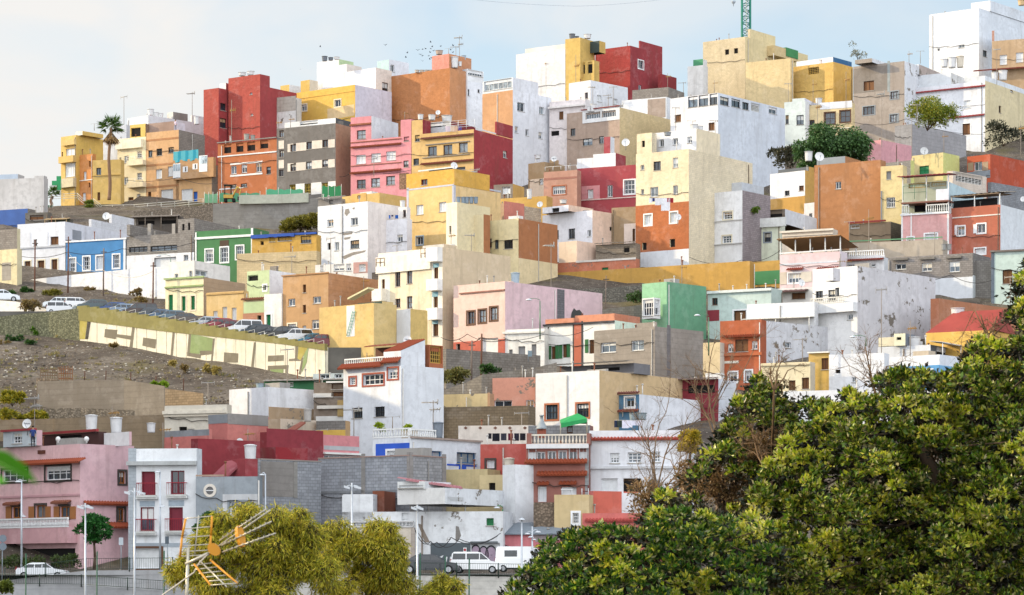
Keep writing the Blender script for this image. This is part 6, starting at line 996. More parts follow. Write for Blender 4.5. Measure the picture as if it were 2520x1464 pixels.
# white stucco wall above the slope, and other walls
def wallrun(label, pts, name='retaining_wall', cat='retaining wall', mat='r:#e6e8ee', thick=.4, deep=2.0):
    """pts: (u, v_top, v_bottom, Y)"""
    r = empty(name, at(pts[0][0], pts[0][2], pts[0][3]), label, cat); mb = MB()
    for (u0, t0, b0, Y0), (u1, t1, b1, Y1) in zip(pts, pts[1:]):
        a, b, c, d = at(u0, b0, Y0)-ZU*deep, at(u1, b1, Y1)-ZU*deep, at(u1, t1, Y1), at(u0, t0, Y0); k = V((0, thick, 0)); mb.quad([a, b, c, d]); mb.quad([d, c, c+k, d+k]); mb.quad([a+k, b+k, c+k, d+k]); mb.quad([b, b+k, c+k, c]); mb.quad([a, a+k, d+k, d])
    mb.build('wall', wallmat(mat), r); return r
wallrun('white rough stucco wall holding up the lane of the blue house', [(-20, 694, 740, 362), (75, 688, 738, 360), (180, 676, 728, 355), (300, 664, 712, 350), (415, 655, 700, 345)])
wallrun('low white wall running behind the dry shrub and white van at left', [(-40, 736, 750, 334), (40, 742, 760, 331), (115, 760, 775, 328)], mat='r:#e9e6e2')
wallrun('rough stone retaining wall with faded green paint left of the graffiti wall', [(-60, 786, 840, 322), (60, 772, 842, 321.8), (120, 768, 842, 321.4), (197, 758, 836, 319.7)], mat='t:#8b8a66')
wallrun('brown rock retaining wall under the tan houses of the ridge lane', [(330, 520, 545, 406), (440, 512, 550, 405), (524, 502, 555, 404)], mat='t:#8a7c6c'); wallrun('grey concrete retaining wall under the grey four storey block', [(524, 502, 560, 404), (600, 497, 565, 403), (700, 494, 570, 402), (780, 487, 560, 401), (850, 480, 540, 400)], mat='c:#8d8983')
wallrun('pale cement parapet on the ridge lane wall', [(588, 480, 500, 402.5), (700, 478, 498, 401.5), (759, 474, 496, 401)], mat='s:#b5b8a6', deep=.1)
wallrun('ruined terrace wall of rubble and old plaster on the bare slope', [(92, 938, 1010, 279), (180, 936, 1010, 277), (305, 934, 1012, 274), (405, 950, 1040, 270)], mat='c:#8d8479'); wallrun('broken masonry end wall on the bare slope', [(90, 930, 975, 281), (146, 934, 972, 280)], mat='t:#a08c76'); wallrun('tan coursed stone wall descending across the bare slope', [(198, 935, 962, 283), (320, 945, 975, 280), (440, 960, 990, 277), (500, 968, 1010, 275)], mat='b:#a9906e')
wallrun('long low earth coloured garden wall behind the roof tanks', [(-30, 1034, 1075, 262), (130, 1030, 1075, 261), (280, 1024, 1075, 259), (410, 1020, 1075, 257)], mat='c:#a08a6c'); wallrun('low plaster terrace strip across the lower slope', [(0, 1006, 1026, 267), (200, 1004, 1030, 266), (330, 1010, 1034, 265)], mat='t:#a5957f')
wallrun('grey block wall stepping down beside the reed patch', [(1092, 960, 985, 271), (1150, 940, 975, 270), (1185, 922, 970, 269), (1316, 905, 960, 268), (1370, 892, 950, 267.5)], mat='b:#8f877c')
wallrun('dark rubble wall with plants below the mustard retaining wall', [(1405, 712, 775, 345), (1500, 708, 775, 344), (1600, 700, 775, 343)], mat='t:#77746c'); wallrun('grey block wall beside the pink house side wall', [(1450, 765, 800, 326), (1560, 752, 800, 325), (1582, 750, 800, 325)], mat='b:#8b8479'); 
wallrun('concrete ramp wall behind the street fence at the lower left', [(8, 1429, 1500, 205), (212, 1404, 1500, 204.5), (430, 1402, 1500, 204), (700, 1412, 1500, 204)], mat='c:#a9abae', thick=.3); wallrun('front concrete ramp wall at the bottom left', [(-30, 1437, 1500, 197), (200, 1440, 1500, 196.5), (430, 1456, 1500, 196)], mat='c:#a4a7ab', thick=.3); wallrun('pale concrete street wall under the white vans', [(700, 1416, 1500, 203.8), (1020, 1416, 1500, 203.5), (1330, 1420, 1500, 203)], mat='c:#c9c7c0', thick=.3)
wallrun('stone bank covered in hanging creepers under the pink corner house', [(0, 1347, 1400, PINK.Y+.4), (105, 1346, 1398, PINK.Y-1.2), (196, 1345, 1396, PINK.Y-2.2)], mat='t:#3f4436', thick=.2) if 0 else None
# street surface
mb = MB(); z = (V0-1416)/F*212; mb.quad([V((-90, 204.3, z)), V((60, 204.0, z)), V((60, 222, z+.25)), V((-90, 222, z+.25))]); o = mb.build('street', Nr.m); o['kind'] = 'structure'
mb = MB(); mb.box(-90, 60, 214, 217, z+.02, z+.16); o = mb.build('pavement', wallmat('c:#9a9994')); o['kind'] = 'structure'
# vans and cars in the street
sg = 'vehicles in the lower street'
car(at(1172, 1411, 209), R_(-3), '#eceef0', 'white van with side windows driving along the lower street', 'van', None, .88); car(at(1290, 1408, 209.5)+V((0, 0, 0)), R_(-2), '#eff1f3', 'tall white camper van cut by the hedge on the lower street', 'bigvan', None, .84); car(at(1060, 1412, 208.2), R_(-4), '#33373d', 'dark grey saloon car behind the white van on the lower street', 'sedan'); car(at(925, 1412, 209), R_(-2), '#3a4560', 'dark blue car hidden behind the feathery trees', 'hatch'); car(at(106, 1426, 206.8), R_(-2), '#dfe3e8', 'white hatchback behind the fence at the lower left', 'sedan', None, .86)
def fence(label, pts, h, mat='#2e4038', pitch=.16, post=2.4, name='metal_fence'):
    r = empty(name, at(*pts[0]), label, 'fence'); m1, m3 = MB(), MB()
    for a, b in zip(pts, pts[1:]):
        P, Q = at(*a), at(*b); d = Q-P; L = d.length; n = int(L/pitch)
        for i in range(n): x = P+d*(i/n); m1.cyl(x+ZU*.1, x+ZU*(h-.03), .011, n=4, cap=False)
        for zz in (.1, h-.04): m1.cyl(P+ZU*zz, Q+ZU*zz, .024, n=4)
        k = max(1, int(L/post))
        for i in range(k+1):
            x = P+d*(i/k); m3 = MB(); m3.cyl(x-ZU*.1, x+ZU*(h+.02), .04, n=6); m3.build('post', plain(mat, .5), r, uv=False)
    m1.build('rail_panel', plain(mat, .5), r, uv=False); return r
fence('dark metal railing on top of the rear ramp wall at lower left', [(12, 1429, 205), (212, 1404, 204.5), (425, 1402, 204)], .9); fence('dark metal handrail along the front ramp wall at the bottom left', [(-5, 1438, 196.9), (200, 1441, 196.4), (428, 1456, 195.9)], .75); fence('dark railing on the pale street wall in front of the white vans', [(1020, 1416, 203.4), (1330, 1420, 202.9)], .95)
for i, (u, vt, nm) in enumerate(((62, 1362, 'leftmost, before the creeper bank'), (237, 1357, 'between the two ramp lamps'), (402, 1355, 'left of the feathery tree'), (1032, 1360, 'right of the feathery trees'), (1094, 1368, 'just left of the white van'), (1153, 1374, 'in front of the white van'))):
    b = at(u, 1500, 190 if u < 900 else 200); b.z -= 4; t_ = at(u+2, vt, b.y); mb = MB(); mb.cyl(b, t_, .05, n=6); o = mb.build('fence_post', plain('#2f5a44', .5), origin=b, uv=False); tag(o, 'tall thin green fence post, '+nm, 'post', 'green fence posts')
# ---------------------------------------------------------------- lamps, poles, signs
def lamp(u, vt, vb, Y, label, arms, kind='cobra', col='#c9d0d8', r0=.07):
    b, t_ = at(u, vb, Y), at(u, vt, Y); b.z -= 4 if vb >= 1440 else 0; r = empty('street_lamp', b, label, 'street lamp'); mb = MB(); mb.cyl(b, t_, r0*1.25, r0*.8, 8); mb.build('pole', plain(col, .35, .3), r, uv=False)
    for (du, dv, w_) in arms:
        h_ = at(u+du, vt+dv, Y); m = MB(); j = V((b.x, Y, h_.z+.12)); m.tube([V((b.x, Y, h_.z-.0)), j.lerp(h_, .4)+ZU*.1, h_+ZU*.12], .03, 5); m.build('arm', plain(col, .4), r, uv=False)
        m = MB(); W = w_*Y/F/2
        if kind == 'flood': m.obox(h_+V((-W, -.25, 0)), V((2*W, 0, -.12)), V((0, .5, 0)), V((0, 0, .16)))
        else: m.lathe(h_-ZU*.05, [(W, 0), (W*.95, W*.2), (W*.6, W*.45), (W*.15, W*.55)], 14)
        m.build('lamp_head', plain('#d4dbe2', .3), r, uv=False)
    return r
lamp(210, 1238, 1500, 195, 'tall white floodlight pole right of the pink house balcony', [(-11, 11, 16), (11, 11, 16)], 'flood'); lamp(331, 1200, 1500, 195, 'tall white floodlight pole in front of the white house quoin', [(-17, 14, 14), (17, 14, 18)], 'flood')
lamp(53, 1180, 1415, 207, 'street lamp post at far left with a small lower lamp', [(-8, 5, 16), (5, 90, 13)]); lamp(394, 1160, 1402, 206.5, 'street lamp before the red balcony windows', [(-6, 1, 16), (6, 86, 14)])
lamp(653, 1166, 1400, 214, 'street lamp in front of the grey block wall', [(-8, 2, 15)]); lamp(866, 1188, 1460, 196, 'white floodlight pole rising behind the feathery trees', [(-12, 12, 14), (14, 12, 17)], 'flood'); lamp(1027, 1242, 1500, 196, 'white floodlight pole beside the ruin balustrade', [(-8, 10, 14), (8, 10, 14)], 'flood')
lamp(1284, 1275, 1440, 200, 'slim white lamp post by the camper van', [(0, 3, 17)]); lamp(1310, 1295, 1425, 208, 'short lamp cluster behind the camper van', [(-12, 18, 14), (14, 14, 16), (-4, 26, 14), (4, 32, 12)]); lamp(1237, 1253, 1330, 216, 'green bracket lamp on the ruined white house', [(-14, -4, 16)], col='#4c8a5c', r0=.05)
lamp(1329, 740, 835, 300, 'curved green street lamp by the pale pink house', [(-28, -2, 16)], col='#5f8a6c', r0=.06); lamp(1744, 780, 875, 285, 'green street lamp beside the burnt orange house', [(-28, -4, 16)], col='#5f8a6c', r0=.06); lamp(2131, 833, 852, 285, 'street lamp at the weathered concrete wall', [(-32, -4, 16)], col='#5f8a6c', r0=.06); lamp(993, 712, 752, 318, 'street lamp in front of the cream apartment house', [(-26, -6, 14)], col='#7a9a86', r0=.05); lamp(697, 676, 700, 335, 'street lamp beside the pale green house', [(-24, -6, 14)], col='#6a9a7a', r0=.05); lamp(420, 636, 660, 345, 'bracket lamp by the roller door garage', [(-30, -6, 14)], col='#7a9a86', r0=.05)
for i, (u, vt, vb, Y, nm) in enumerate(((85, 590, 735, 352, 'leftmost, before the white two storey house'), (167, 582, 725, 350, 'before the corner of the bright blue house'), (254, 611, 735, 347, 'before the blue house door'), (376, 645, 760, 336, 'left of the cream cottage'), (1160, 838, 925, 284, 'holding a lamp above the reeds'), (1184, 821, 925, 282, 'reddish, right of the reed patch'), (540, 480, 515, 422, 'on the ridge lane wall'), (1490, 678, 772, 335, 'pale thin pole before the mustard wall'), (385, 480, 545, 424, 'by the ridge lane railing'), (125, 478, 545, 424, 'left of the ridge corner house'))):
    b, t_ = at(u, vb, Y), at(u+1.5, vt, Y); r = empty('utility_pole', b, 'wooden utility pole, '+nm, 'utility pole', 'utility poles'); mb = MB(); mb.cyl(b-ZU*.5, t_, .11 if i < 6 else .06, .08 if i < 6 else .05, 7); mb.build('pole', plain('#6b4a3c' if i in (0, 1, 3, 5) else '#7d7068', .9), r, uv=False); mb = MB(); mb.box(t_.x-.35, t_.x+.35, Y-.05, Y+.05, t_.z-.5, t_.z-.4); mb.build('crossbar', plain('#5a5048', .8), r, uv=False)
def cable(label, pts, sag=.6, r=.025, col='#3b3a3c'):
    P = [at(*p) for p in pts]; mb = MB(); Q = []
    for a, b in zip(P, P[1:]):
        for i in range(8): s = i/8; Q.append(a.lerp(b, s)-ZU*sag*4*s*(1-s))
    Q.append(P[-1]); mb.tube(Q, r, 4); o = mb.build('overhead_cable', plain(col, .8), origin=P[0], uv=False); tag(o, label, 'cable')
cable('overhead cable looping between the left lane poles', [(40, 628, l1.Y-1), (167, 620, 350), (300, 612, 352), (478, 596, 352)], .5, .04); cable('white cable sagging from the blue house pole to the lane pole', [(170, 625, 350), (254, 665, 347), (376, 668, 336)], .8, .03, '#cfcac0'); cable('black cable along the pink house and green shuttered house', [(1130, 835, 300), (1184, 830, 282), (1340, 822, 300), (1460, 805, 300)], .5, .035); cable('black street cables slung across the ruined white house', [(1020, 1300, 211), (1060, 1332, 211), (1110, 1322, 211), (1225, 1318, 211)], .6, .04); cable('lower black cable under the first on the ruined white house', [(1030, 1312, 211), (1075, 1334, 211), (1130, 1326, 211), (1232, 1312, 211)], .5, .035)
cable('cable drooping between the cream apartment and the pale pink house', [(1085, 830, 305), (1150, 822, 303), (1245, 835, 300)], .5, .04); cable('cable drooping across the white two storey and pale green houses', [(1695, 632, 358), (1825, 640, 355), (1925, 612, 352)], .7, .04); cable('cable slung along the terracotta and rose pink houses', [(2180, 690, 340), (2340, 676, 338), (2440, 690, 336)], .6, .04); cable('cable slung before the tan four storey house', [(290, 440, 430), (440, 436, 428), (536, 450, 424)], .5, .04); cable('cable from the grey house to the long striped house', [(2100, 300, 440), (2230, 292, 436), (2420, 330, 430)], .7, .04)
cable('long thin cable crossing the sky above the rooftops', [(1120, -6, 560), (1420, 15, 560), (1660, -6, 560)], .3, .03, '#a9b6c6'); cable('black cable across the grey block and pink houses', [(680, 460, 424), (825, 432, 420), (865, 424, 418), (1012, 418, 412)], .4, .035); cable('black cable running below the orange and terracotta houses', [(2060, 625, 352), (2200, 700, 338), (2436, 690, 335)], .3, .03) if 0 else None
for (u, v, Y, nm) in ((7, 1325, 203, 'upper round grey sign at the left edge'), (7, 1345, 203, 'lower round grey sign at the left edge')):
    if v == 1325:
        r = empty('road_sign', at(7, 1420, 203), 'pair of round road signs seen from behind at the left edge', 'road sign'); mb = MB(); mb.cyl(at(5, 1440, 203), at(6, 1318, 203), .04, n=6); mb.build('pole', plain('#8a949c', .4), r, uv=False)
    c = at(u, v, 202.9); mb = MB(); mb.cyl(c, c+V((0, -.03, 0)), .27, n=20); mb.build('sign_plate', plain('#76828e', .5), r, uv=False)
r = empty('road_sign', at(299, 1402, 206), 'rectangular street sign on a pole beside the pink house', 'road sign'); mb = MB(); mb.cyl(at(298, 1402, 206), at(298, 1322, 206), .035, n=6); mb.build('pole', plain('#9aa4ab', .4), r, uv=False); q = at(298, 1332, 205.9); mb = MB(); mb.box(q.x-.16, q.x+.16, q.y-.03, q.y, q.z-.27, q.z+.27); mb.build('sign_plate', plain('#b9c4cc', .5), r, uv=False)
r = empty('road_sign', at(411, 1402, 206.6), 'dark rectangular sign on a pole below the red balconies', 'road sign'); mb = MB(); mb.cyl(at(412, 1402, 206.6), at(412, 1320, 206.6), .035, n=6); mb.build('pole', plain('#9aa4ab', .4), r, uv=False); q = at(411, 1329, 206.5); mb = MB(); mb.box(q.x-.14, q.x+.14, q.y-.03, q.y, q.z-.27, q.z+.27); mb.build('sign_plate', plain('#56626c', .5), r, uv=False)
r = empty('road_sign', at(1304, 885, 296), 'grey blank sign on a post before the blocked up windows', 'road sign'); mb = MB(); mb.cyl(at(1300, 890, 293), at(1300, 862, 293), .04, n=6); mb.build('pole', plain('#8a949c'), r, uv=False); q = at(1304, 870, 292.9); mb = MB(); mb.box(q.x-.22, q.x+.22, q.y-.03, q.y, q.z-.3, q.z+.3); mb.build('sign_plate', plain('#7f929c', .5), r, uv=False)
# ---------------------------------------------------------------- tanks, dishes, aerials
PY = PINK.Y+4
T = lambda *a, **k: tank(*a, **k)
T(225, 1058, 30, 38, PY+1, 'white tank left of its twin behind the pink corner house'); T(286, 1062, 30, 36, PY+1, 'white tank right of its twin behind the pink corner house'); T(372, 1062, 22, 22, 232, 'small white tank under the brown roof frame')
T(616, 1138, 30, 45, dr.Y-1, 'pale tank beside the sloping dark red stair roof'); T(682, 955, 27, 13, wf.Y+3, 'cream tank on the flat roofed white block, by the green shed'); T(640, 957, 20, 14, wf.Y+3, 'blue grey tank at the left on the flat roofed white block', col='#9fb2bd'); T(1078, 1074, 26, 36, bw.Y+4, 'dark grey tank beside the terrace balustrade', col='#7e8894'); T(1253, 1164, 26, 38, yl.Y-1, 'cream tank on the yellow yard house', col='#dcd3c4')
T(1268, 698, 22, 28, ap.Y-1, 'pale blue tank on the pale pink house roof', col='#a9bccb'); T(2357, 779, 34, 22, yr.Y+6, 'white ribbed tank above the red hipped roof'); T(2203+244, 846, 30, 26, lg.Y-1, 'white banded tank left of the yellow wall') if 0 else T(2224+224, 848, 30, 20, lg.Y) if 0 else T(2250, 850, 32, 22, lg.Y+2, 'white banded tank beside the cream roof hut')
for i, (u, nm) in enumerate(((1128, 'first'), (1140, 'second'), (1149, 'third'), (1160, 'fourth'), (1171, 'last'))): T(u, 499, 11, 15, cc.Y+3, nm+' of the five blue grey tanks lined up on the cream stepped house', col='#8595a3')
T(1115+140, 0, 1, 1, 900, 'x') if 0 else None
T(176+1206-190, 305, 18, 14, r11.Y+3, 'grey tank left on the ochre and red house roof') if 0 else T(1035, 293, 14, 12, r11.Y+3, 'grey tank at the left end of the ochre and red house roof'); T(1063, 294, 18, 12, r11.Y+4, 'white tank in the middle of the ochre and red house roof'); T(1100, 298, 26, 14, r11.Y+4, 'wide cream tank under the dish on the ochre and red house')
T(1119, 164, 18, 25, t7.Y+2, 'big pale tank against the orange stair tower'); T(1132, 162, 9, 11, t7.Y+2.4, 'small tank beside the big pale one on the orange house'); T(1141, 150, 12, 14, t7.Y+5, 'pale blue tank behind the orange stair tower', col='#a9b8c6'); T(1081, 133, 18, 9, t7.Y+5, 'squat tank on top of the pink stair block', col='#bda99a')
for i, u in enumerate((1026, 1038, 1050, 1060)): T(u, 178, 11, 6, t7.Y+4, ['leftmost low', 'second low', 'third low', 'rightmost low'][i]+' tank peeking over the orange brown wall', col='#c9bfb2')
T(596, 186, 18, 8, t1.Y+4, 'left of two low pale tanks on the red tower'); T(617, 184, 18, 9, t1.Y+4, 'right of two low pale tanks on the red tower'); T(799, 149, 14, 11, t4.Y+3, 'dark grey tank on the stepped white house', col='#6f7680'); T(814, 148, 12, 7, t4.Y+3, 'low dark tank on the stepped white house', col='#6f7680'); T(829, 146, 14, 6, t4.Y+3, 'pale squat tank on the stepped white house')
T(371, 283, 16, 15, 462, 'grey white tank left of three on the ridge house behind the palm'); T(385, 287, 12, 11, 462, 'middle of three tanks on the ridge house behind the palm'); T(397, 288, 10, 10, 462, 'right of three tanks on the ridge house behind the palm'); T(484, 304, 14, 18, 455, 'cream tank beside the red tower base'); T(607, 343, 14, 14, r8.Y+4, 'left grey tank on the burnt orange house', col='#a8a59e'); T(622, 343, 12, 11, r8.Y+4, 'right grey tank on the burnt orange house', col='#a8a59e')
T(1408, 95, 15, 12, t11.Y+4, 'dark tank on the ochre unfinished house', col='#6c7076'); T(1420, 95, 10, 6, t11.Y+4, 'low dark tank behind the dark one on the ochre house', col='#6c7076'); T(1446, 94, 18, 10, t11.Y+4, 'white tank on the scaffold screen')
T(1460, 273, 16, 18, t16.Y+3, 'white tank on the taupe house roof'); T(1449, 273, 9, 12, t16.Y+3, 'small white tank left on the taupe house roof'); T(1708, 318, 20, 12, TT.Y+3, 'white tank on the cream tower penthouse'); T(1724, 319, 13, 9, TT.Y+3, 'smaller grey tank beside the white one on the cream tower'); T(1643, 333, 18, 8, TT.Y+2, 'low steel tank on the cream tower terrace', col='#9aa0a6')
T(2324, 163, 18, 18, t25.Y+4, 'left cream tank before the white tower'); T(2343, 164, 21, 24, t25.Y+3.6, 'middle white bucket shaped tank before the white tower'); T(2363, 163, 18, 26, t25.Y+3.4, 'right cream tank before the white tower', col='#d9d0c0'); T(2376, 197, 16, 20, 505, 'left tall pale tank on the long striped white house') if 0 else T(2448, 197, 16, 20, 497, 'left pale tank on the long striped white house'); T(2468, 195, 22, 22, 497, 'right wide pale tank on the long striped white house'); T(2514, 12, 18, 12, t26.Y+9, 'yellow tank at the very top right corner', col='#d6b88a'); T(2207, 259, 16, 18, 470, 'x') if 0 else T(2206-1, 259, 17, 18, t23.Y+5, 'white tank beside the yellow house foot') if 0 else T(2205-190, 259, 17, 18, t23.Y+5, 'white tank on the cream picture window house')
T(1990, 394, 20, 22, m8.Y+4, 'white bucket shaped tank beside the big dish'); T(2053, 498, 19, 14, m9.Y+2, 'steel ribbed tank on the small cubic house', col='#aab2ba'); T(1323, 390, 16, 9, tb.Y+3, 'white tank on the tan plaster house'); T(1386, 500, 18, 9, mw.Y+8, 'white tank below the rose brown house'); T(1303, 487, 13, 22, oy.Y-1, 'slim white tank beside the wooden gate'); T(991, 510, 14, 17, pw2.Y+4, 'pale pot shaped tank beside the yellow tower')
T(2330, 618, 14, 14, gt.Y-2, 'left grey barrel below the rose pink house', col='#9a9a98') if 0 else T(2330-8, 614, 13, 14, 352, 'left grey barrel below the rose pink house', col='#9a9a98'); T(2335, 614, 13, 14, 352, 'right grey barrel below the rose pink house', col='#9a9a98'); T(1558, 1032, 19, 15, bl.Y-3, 'left grey blue tub on the roof before the blue house', col='#93a3ab'); T(1579, 1031, 25, 16, bl.Y-3, 'right grey blue tub on the roof before the blue house', col='#93a3ab'); T(757, 1034, 20, 28, st2.Y+1, 'grey cylinder tank on the stained yard wall', col='#b5b3ae')
D = dish
D(67, 1043, 24, PY, 'white dish with lettering behind the pink corner house', -.3, 'Televes'); D(1003, 836, 20, TL.Y+6, 'white dish with lettering above the tiled gable house', -.2, 'Televes'); D(1117, 408, 18, yt.Y+1, 'white dish on the yellow tower house', .4); D(262, 532, 19, 400, 'large weathered dish left of the unfinished block house', -.2); D(26, 510, 13, 412, 'small dish on the blue house at far left', -.2); D(1329, 503, 15, mw.Y+2, 'white dish on the flat house left of the stepped white house', -.3)
D(1364, 391, 15, tb.Y, 'white dish with lettering on the tan plaster house', -.3, 'Televes'); D(1668, 534, 17, TT.Y-1, 'grey white dish fixed to the burnt orange wall', .3); D(2016, 386, 23, m6.Y+2, 'big white dish above the brown orange wall', .2); D(1540, 351, 20, rh.Y+3, 'white dish on the crimson house stair wall', -.2); D(1078, 277, 12, r11.Y+2, 'small white dish on the ochre and red house', -.2); D(1972, 696, 18, ppp.Y-4, 'grey white dish on the white dark roofed house', .4); D(2274, 372, 20, m3.Y+1, 'pale dish on the yellow and lime house roof', .1); D(1476, 109, 14, t12.Y+4, 'grey mesh dish behind the deep red cube', .5, col='#b3bcc8'); D(590, 1088, 20, d2.Y-2, 'pale dish above the dark red house', .6); D(298, 300, 11, 462, 'small dish on the white ridge house behind the palm', .1); D(2518, 490, 14, tr.Y+3, 'white dish cut by the right edge above the terracotta house', -.3)
ANT = [(85, 973, 1075, 245, 'left of the lettered dish', 2), (276, 1000, 1062, 245, 'between the two white tanks', 1), (401, 1040, 1105, 228, 'before the old cream house corner', 1), (610, 1055, 1105, 240, 'over the salmon red house', 1), (871, 1003, 1090, 248, 'before the tile eaved house, left side', 0), (966, 1025, 1060, 236, 'on the terrace before the tile eaved house', 3), (1066, 985, 1070, 238, 'tall one by the dark grey tank', 2), (789, 1057, 1100, 236, 'by the yellow base house', 3), (707, 858, 960, 262, 'on the flat roofed white block', 3), (903, 868, 900, 262, 'on the tiled eave terrace', 1), (512, 940, 1005, 262, 'beside the white block frame roof', 3), (1617, 925, 985, 276, 'before the tan side wall', 1), (1268, 905, 985, 270, 'on the rubble yard', 1), (1284, 1015, 1080, 245, 'over the diamond frieze roof', 3),
 (1356, 598, 700, 332, 'before the bare orange brown end wall', 0), (1678, 645, 692, 330, 'over the mustard retaining wall', 1), (1160, 575, 640, 350, 'before the cream wall right', 0), (1110, 570, 610, 350, 'by the cream front bay', 1), (1171, 672, 720, 316, 'green tipped, before the cream apartment wall', 0), (895, 680, 722, 322, 'slanting above the brown ochre house', 1), (814, 585, 668, 340, 'before the peeling white house', 3), (977, 603, 640, 345, 'right of the peeling white house', 3), (958, 622, 652, 345, 'T shaped by the cream apartment', 3), (718, 629, 675, 345, 'over the cream retaining wall', 0), (1172, 415, 455, 390, 'on the dark yellow top storey', 0), (920, 388, 425, 395, 'before the candy pink windows', 0), (1163, 420, 560, 378, 'long masted by the water tanks', 3),
 (684, 288, 340, 424, 'tall bamboo mast left of the grey block', 1), (715, 285, 318, 424, 'on the grey four storey block', 1), (996, 275, 292, 420, 'on the candy pink house', 1), (305, 237, 300, 465, 'tall mast right of the palm', 3), (232, 304, 318, 466, 'left of the palm crown', 3), (473, 226, 285, 466, 'tall mast left of the red tower', 0), (570, 245, 342, 430, 'before the red tower', 1), (1131, 88, 165, 470, 'tallest on the pink stair block', 2), (1122, 113, 150, 470, 'second on the pink stair block', 0), (1104, 119, 132, 470, 'short one on the pink stair block', 3), (1344, 142, 195, 480, 'before the white party wall', 1), (1417, 135, 235, 470, 'before the ochre column', 1), (1459, 212, 256, 460, 'on the white house below the red cube', 0), (1509, 213, 266, 460, 'right one on the white house below the red cube', 3), (1497, 232, 265, 455, 'double one between the white houses', 2), (1527, 255, 340, 440, 'tall thin one before the taupe house', 0), (1643, 180, 212, 480, 'right of the red cube wing', 1), (1682, 202, 230, 480, 'on the small white corner roof', 0), (1663, 264, 325, 430, 'before the wide white house', 3), (1705, 296, 318, 430, 'small one on the wide white house', 0), (1760, 295, 330, 425, 'green one by the cream tower penthouse', 0),
 (1758, 197, 225, 470, 'on the wide white house roof', 1), (1940, 205, 252, 470, 'before the cream stucco wing', 3), (2001, 195, 242, 466, 'left one before the golden yellow house', 1), (2082, 176, 252, 460, 'right one before the golden yellow house', 1), (2012, 240, 330, 440, 'before the pale turquoise house', 1), (2170, 225, 335, 430, 'tall one before the grey taupe house', 0), (2237, 125, 155, 490, 'on the peeling white house roof', 1), (2265, 125, 150, 490, 'right one on the peeling white house roof', 3), (2257, 255, 305, 415, 'by the yellow flowered tree', 0), (2323, 325, 365, 400, 'golden one before the grey cement house', 1), (2244, 290, 370, 402, 'long rusty pole on the grey cement house', 3), (2453, 120, 200, 480, 'before the tan right edge house', 3), (2512, 298, 365, 420, 'golden one at the right edge', 1), (2138, 515, 600, 355, 'yellow one before the narrow yellow house', 1), (2300, 570, 625, 350, 'thin one before the rose pink house', 3), (2090, 545, 580, 358, 'small one on the brown yard house', 3), (2066, 635, 665, 335, 'left one over the pergola house tile', 1), (2083, 636, 665, 335, 'right one over the pergola house tile', 1), (2169, 710, 840, 290, 'tall thin one before the weathered concrete wall', 3), (2240, 790, 860, 280, 'on the grey porch roof', 1), (1975, 832, 880, 280, 'small one left of the street lamp', 0), (2486, 680, 745, 300, 'at the right edge over the orange wall', 3), (2120, 735, 745, 300, 'x', 0)]
for (u, a, b, Y, nm, k) in ANT:
    if nm != 'x': antenna(u, a, b, Y, 'rooftop aerial on a thin mast, '+nm, k)
# ================================================================ laundry, rooftop oddments
def laundry(label, u0, u1, v, Y, items, name='clothes_line', dy=0):
    P, Q = at(u0, v, Y), at(u1, v+dy, Y); r = empty(name, P, label, 'laundry'); mb = MB(); mb.cyl(P, Q, .02, n=4); mb.build('line', plain('#cfcac0'), r, uv=False)
    for (f, w_, h_, c_) in items:
        p = P.lerp(Q, f); W, Hh = w_*Y/F, h_*Y/F; m = MB(); n = 5
        for i in range(n):
            x0, x1 = p.x-W/2+W*i/n, p.x-W/2+W*(i+1)/n; y0, y1 = .06*math.sin(i*1.9+f*9), .06*math.sin(i*1.9+1.9+f*9)
            m.quad([V((x0, Y+y0, p.z-Hh)), V((x1, Y+y1, p.z-Hh*.96)), V((x1, Y+y1*.3, p.z)), V((x0, Y+y0*.3, p.z))], 0, True)
        m.build('hanging_cloth', plain(c_, .9), r, uv=False)
laundry('washing line of white and red clothes on the cream tower wall', 1598, 1655, 487, TT.Y-2.4, [(.06, 8, 12, '#e6e8f2'), (.18, 6, 9, '#33407a'), (.36, 14, 18, '#e9e9ef'), (.55, 10, 16, '#eef0f4'), (.7, 22, 32, '#edeef4'), (.8, 8, 10, '#b04a5c'), (.96, 9, 12, '#9c2a34')])
laundry('white and dark shirts drying on a roof line above the lattice window house', 1512, 1576, 1034, wh.Y+4, [(.05, 7, 18, '#2b3550'), (.2, 12, 18, '#3a443e'), (.42, 16, 20, '#e6e4f4'), (.6, 12, 18, '#e9e8f6'), (.76, 10, 13, '#e2e2f2'), (.93, 15, 13, '#e4e4f4')])
laundry('line of black and maroon clothes beside the diamond frieze roof', 1200, 1294, 1066, rd.Y+2, [(.06, 8, 14, '#26262e'), (.22, 18, 20, '#1c1d26'), (.42, 14, 18, '#3a3c48'), (.6, 12, 18, '#6a2436'), (.76, 12, 19, '#2b2b38'), (.92, 14, 18, '#24242c')])
laundry('blue towels hanging on the white house roof beside the yellow tower', 949, 982, 529, pw2.Y+2, [(.2, 10, 9, '#2f6fd0'), (.5, 5, 4, '#33306a'), (.85, 9, 9, '#2a6ac8')])
laundry('striped towels drying on the ochre and red house terrace', 1098, 1136, 310, r11.Y+1.5, [(.1, 12, 14, '#d9c9d2'), (.42, 10, 14, '#e2c9b4'), (.64, 8, 14, '#dcb9a0'), (.9, 8, 16, '#6a5a9a')])
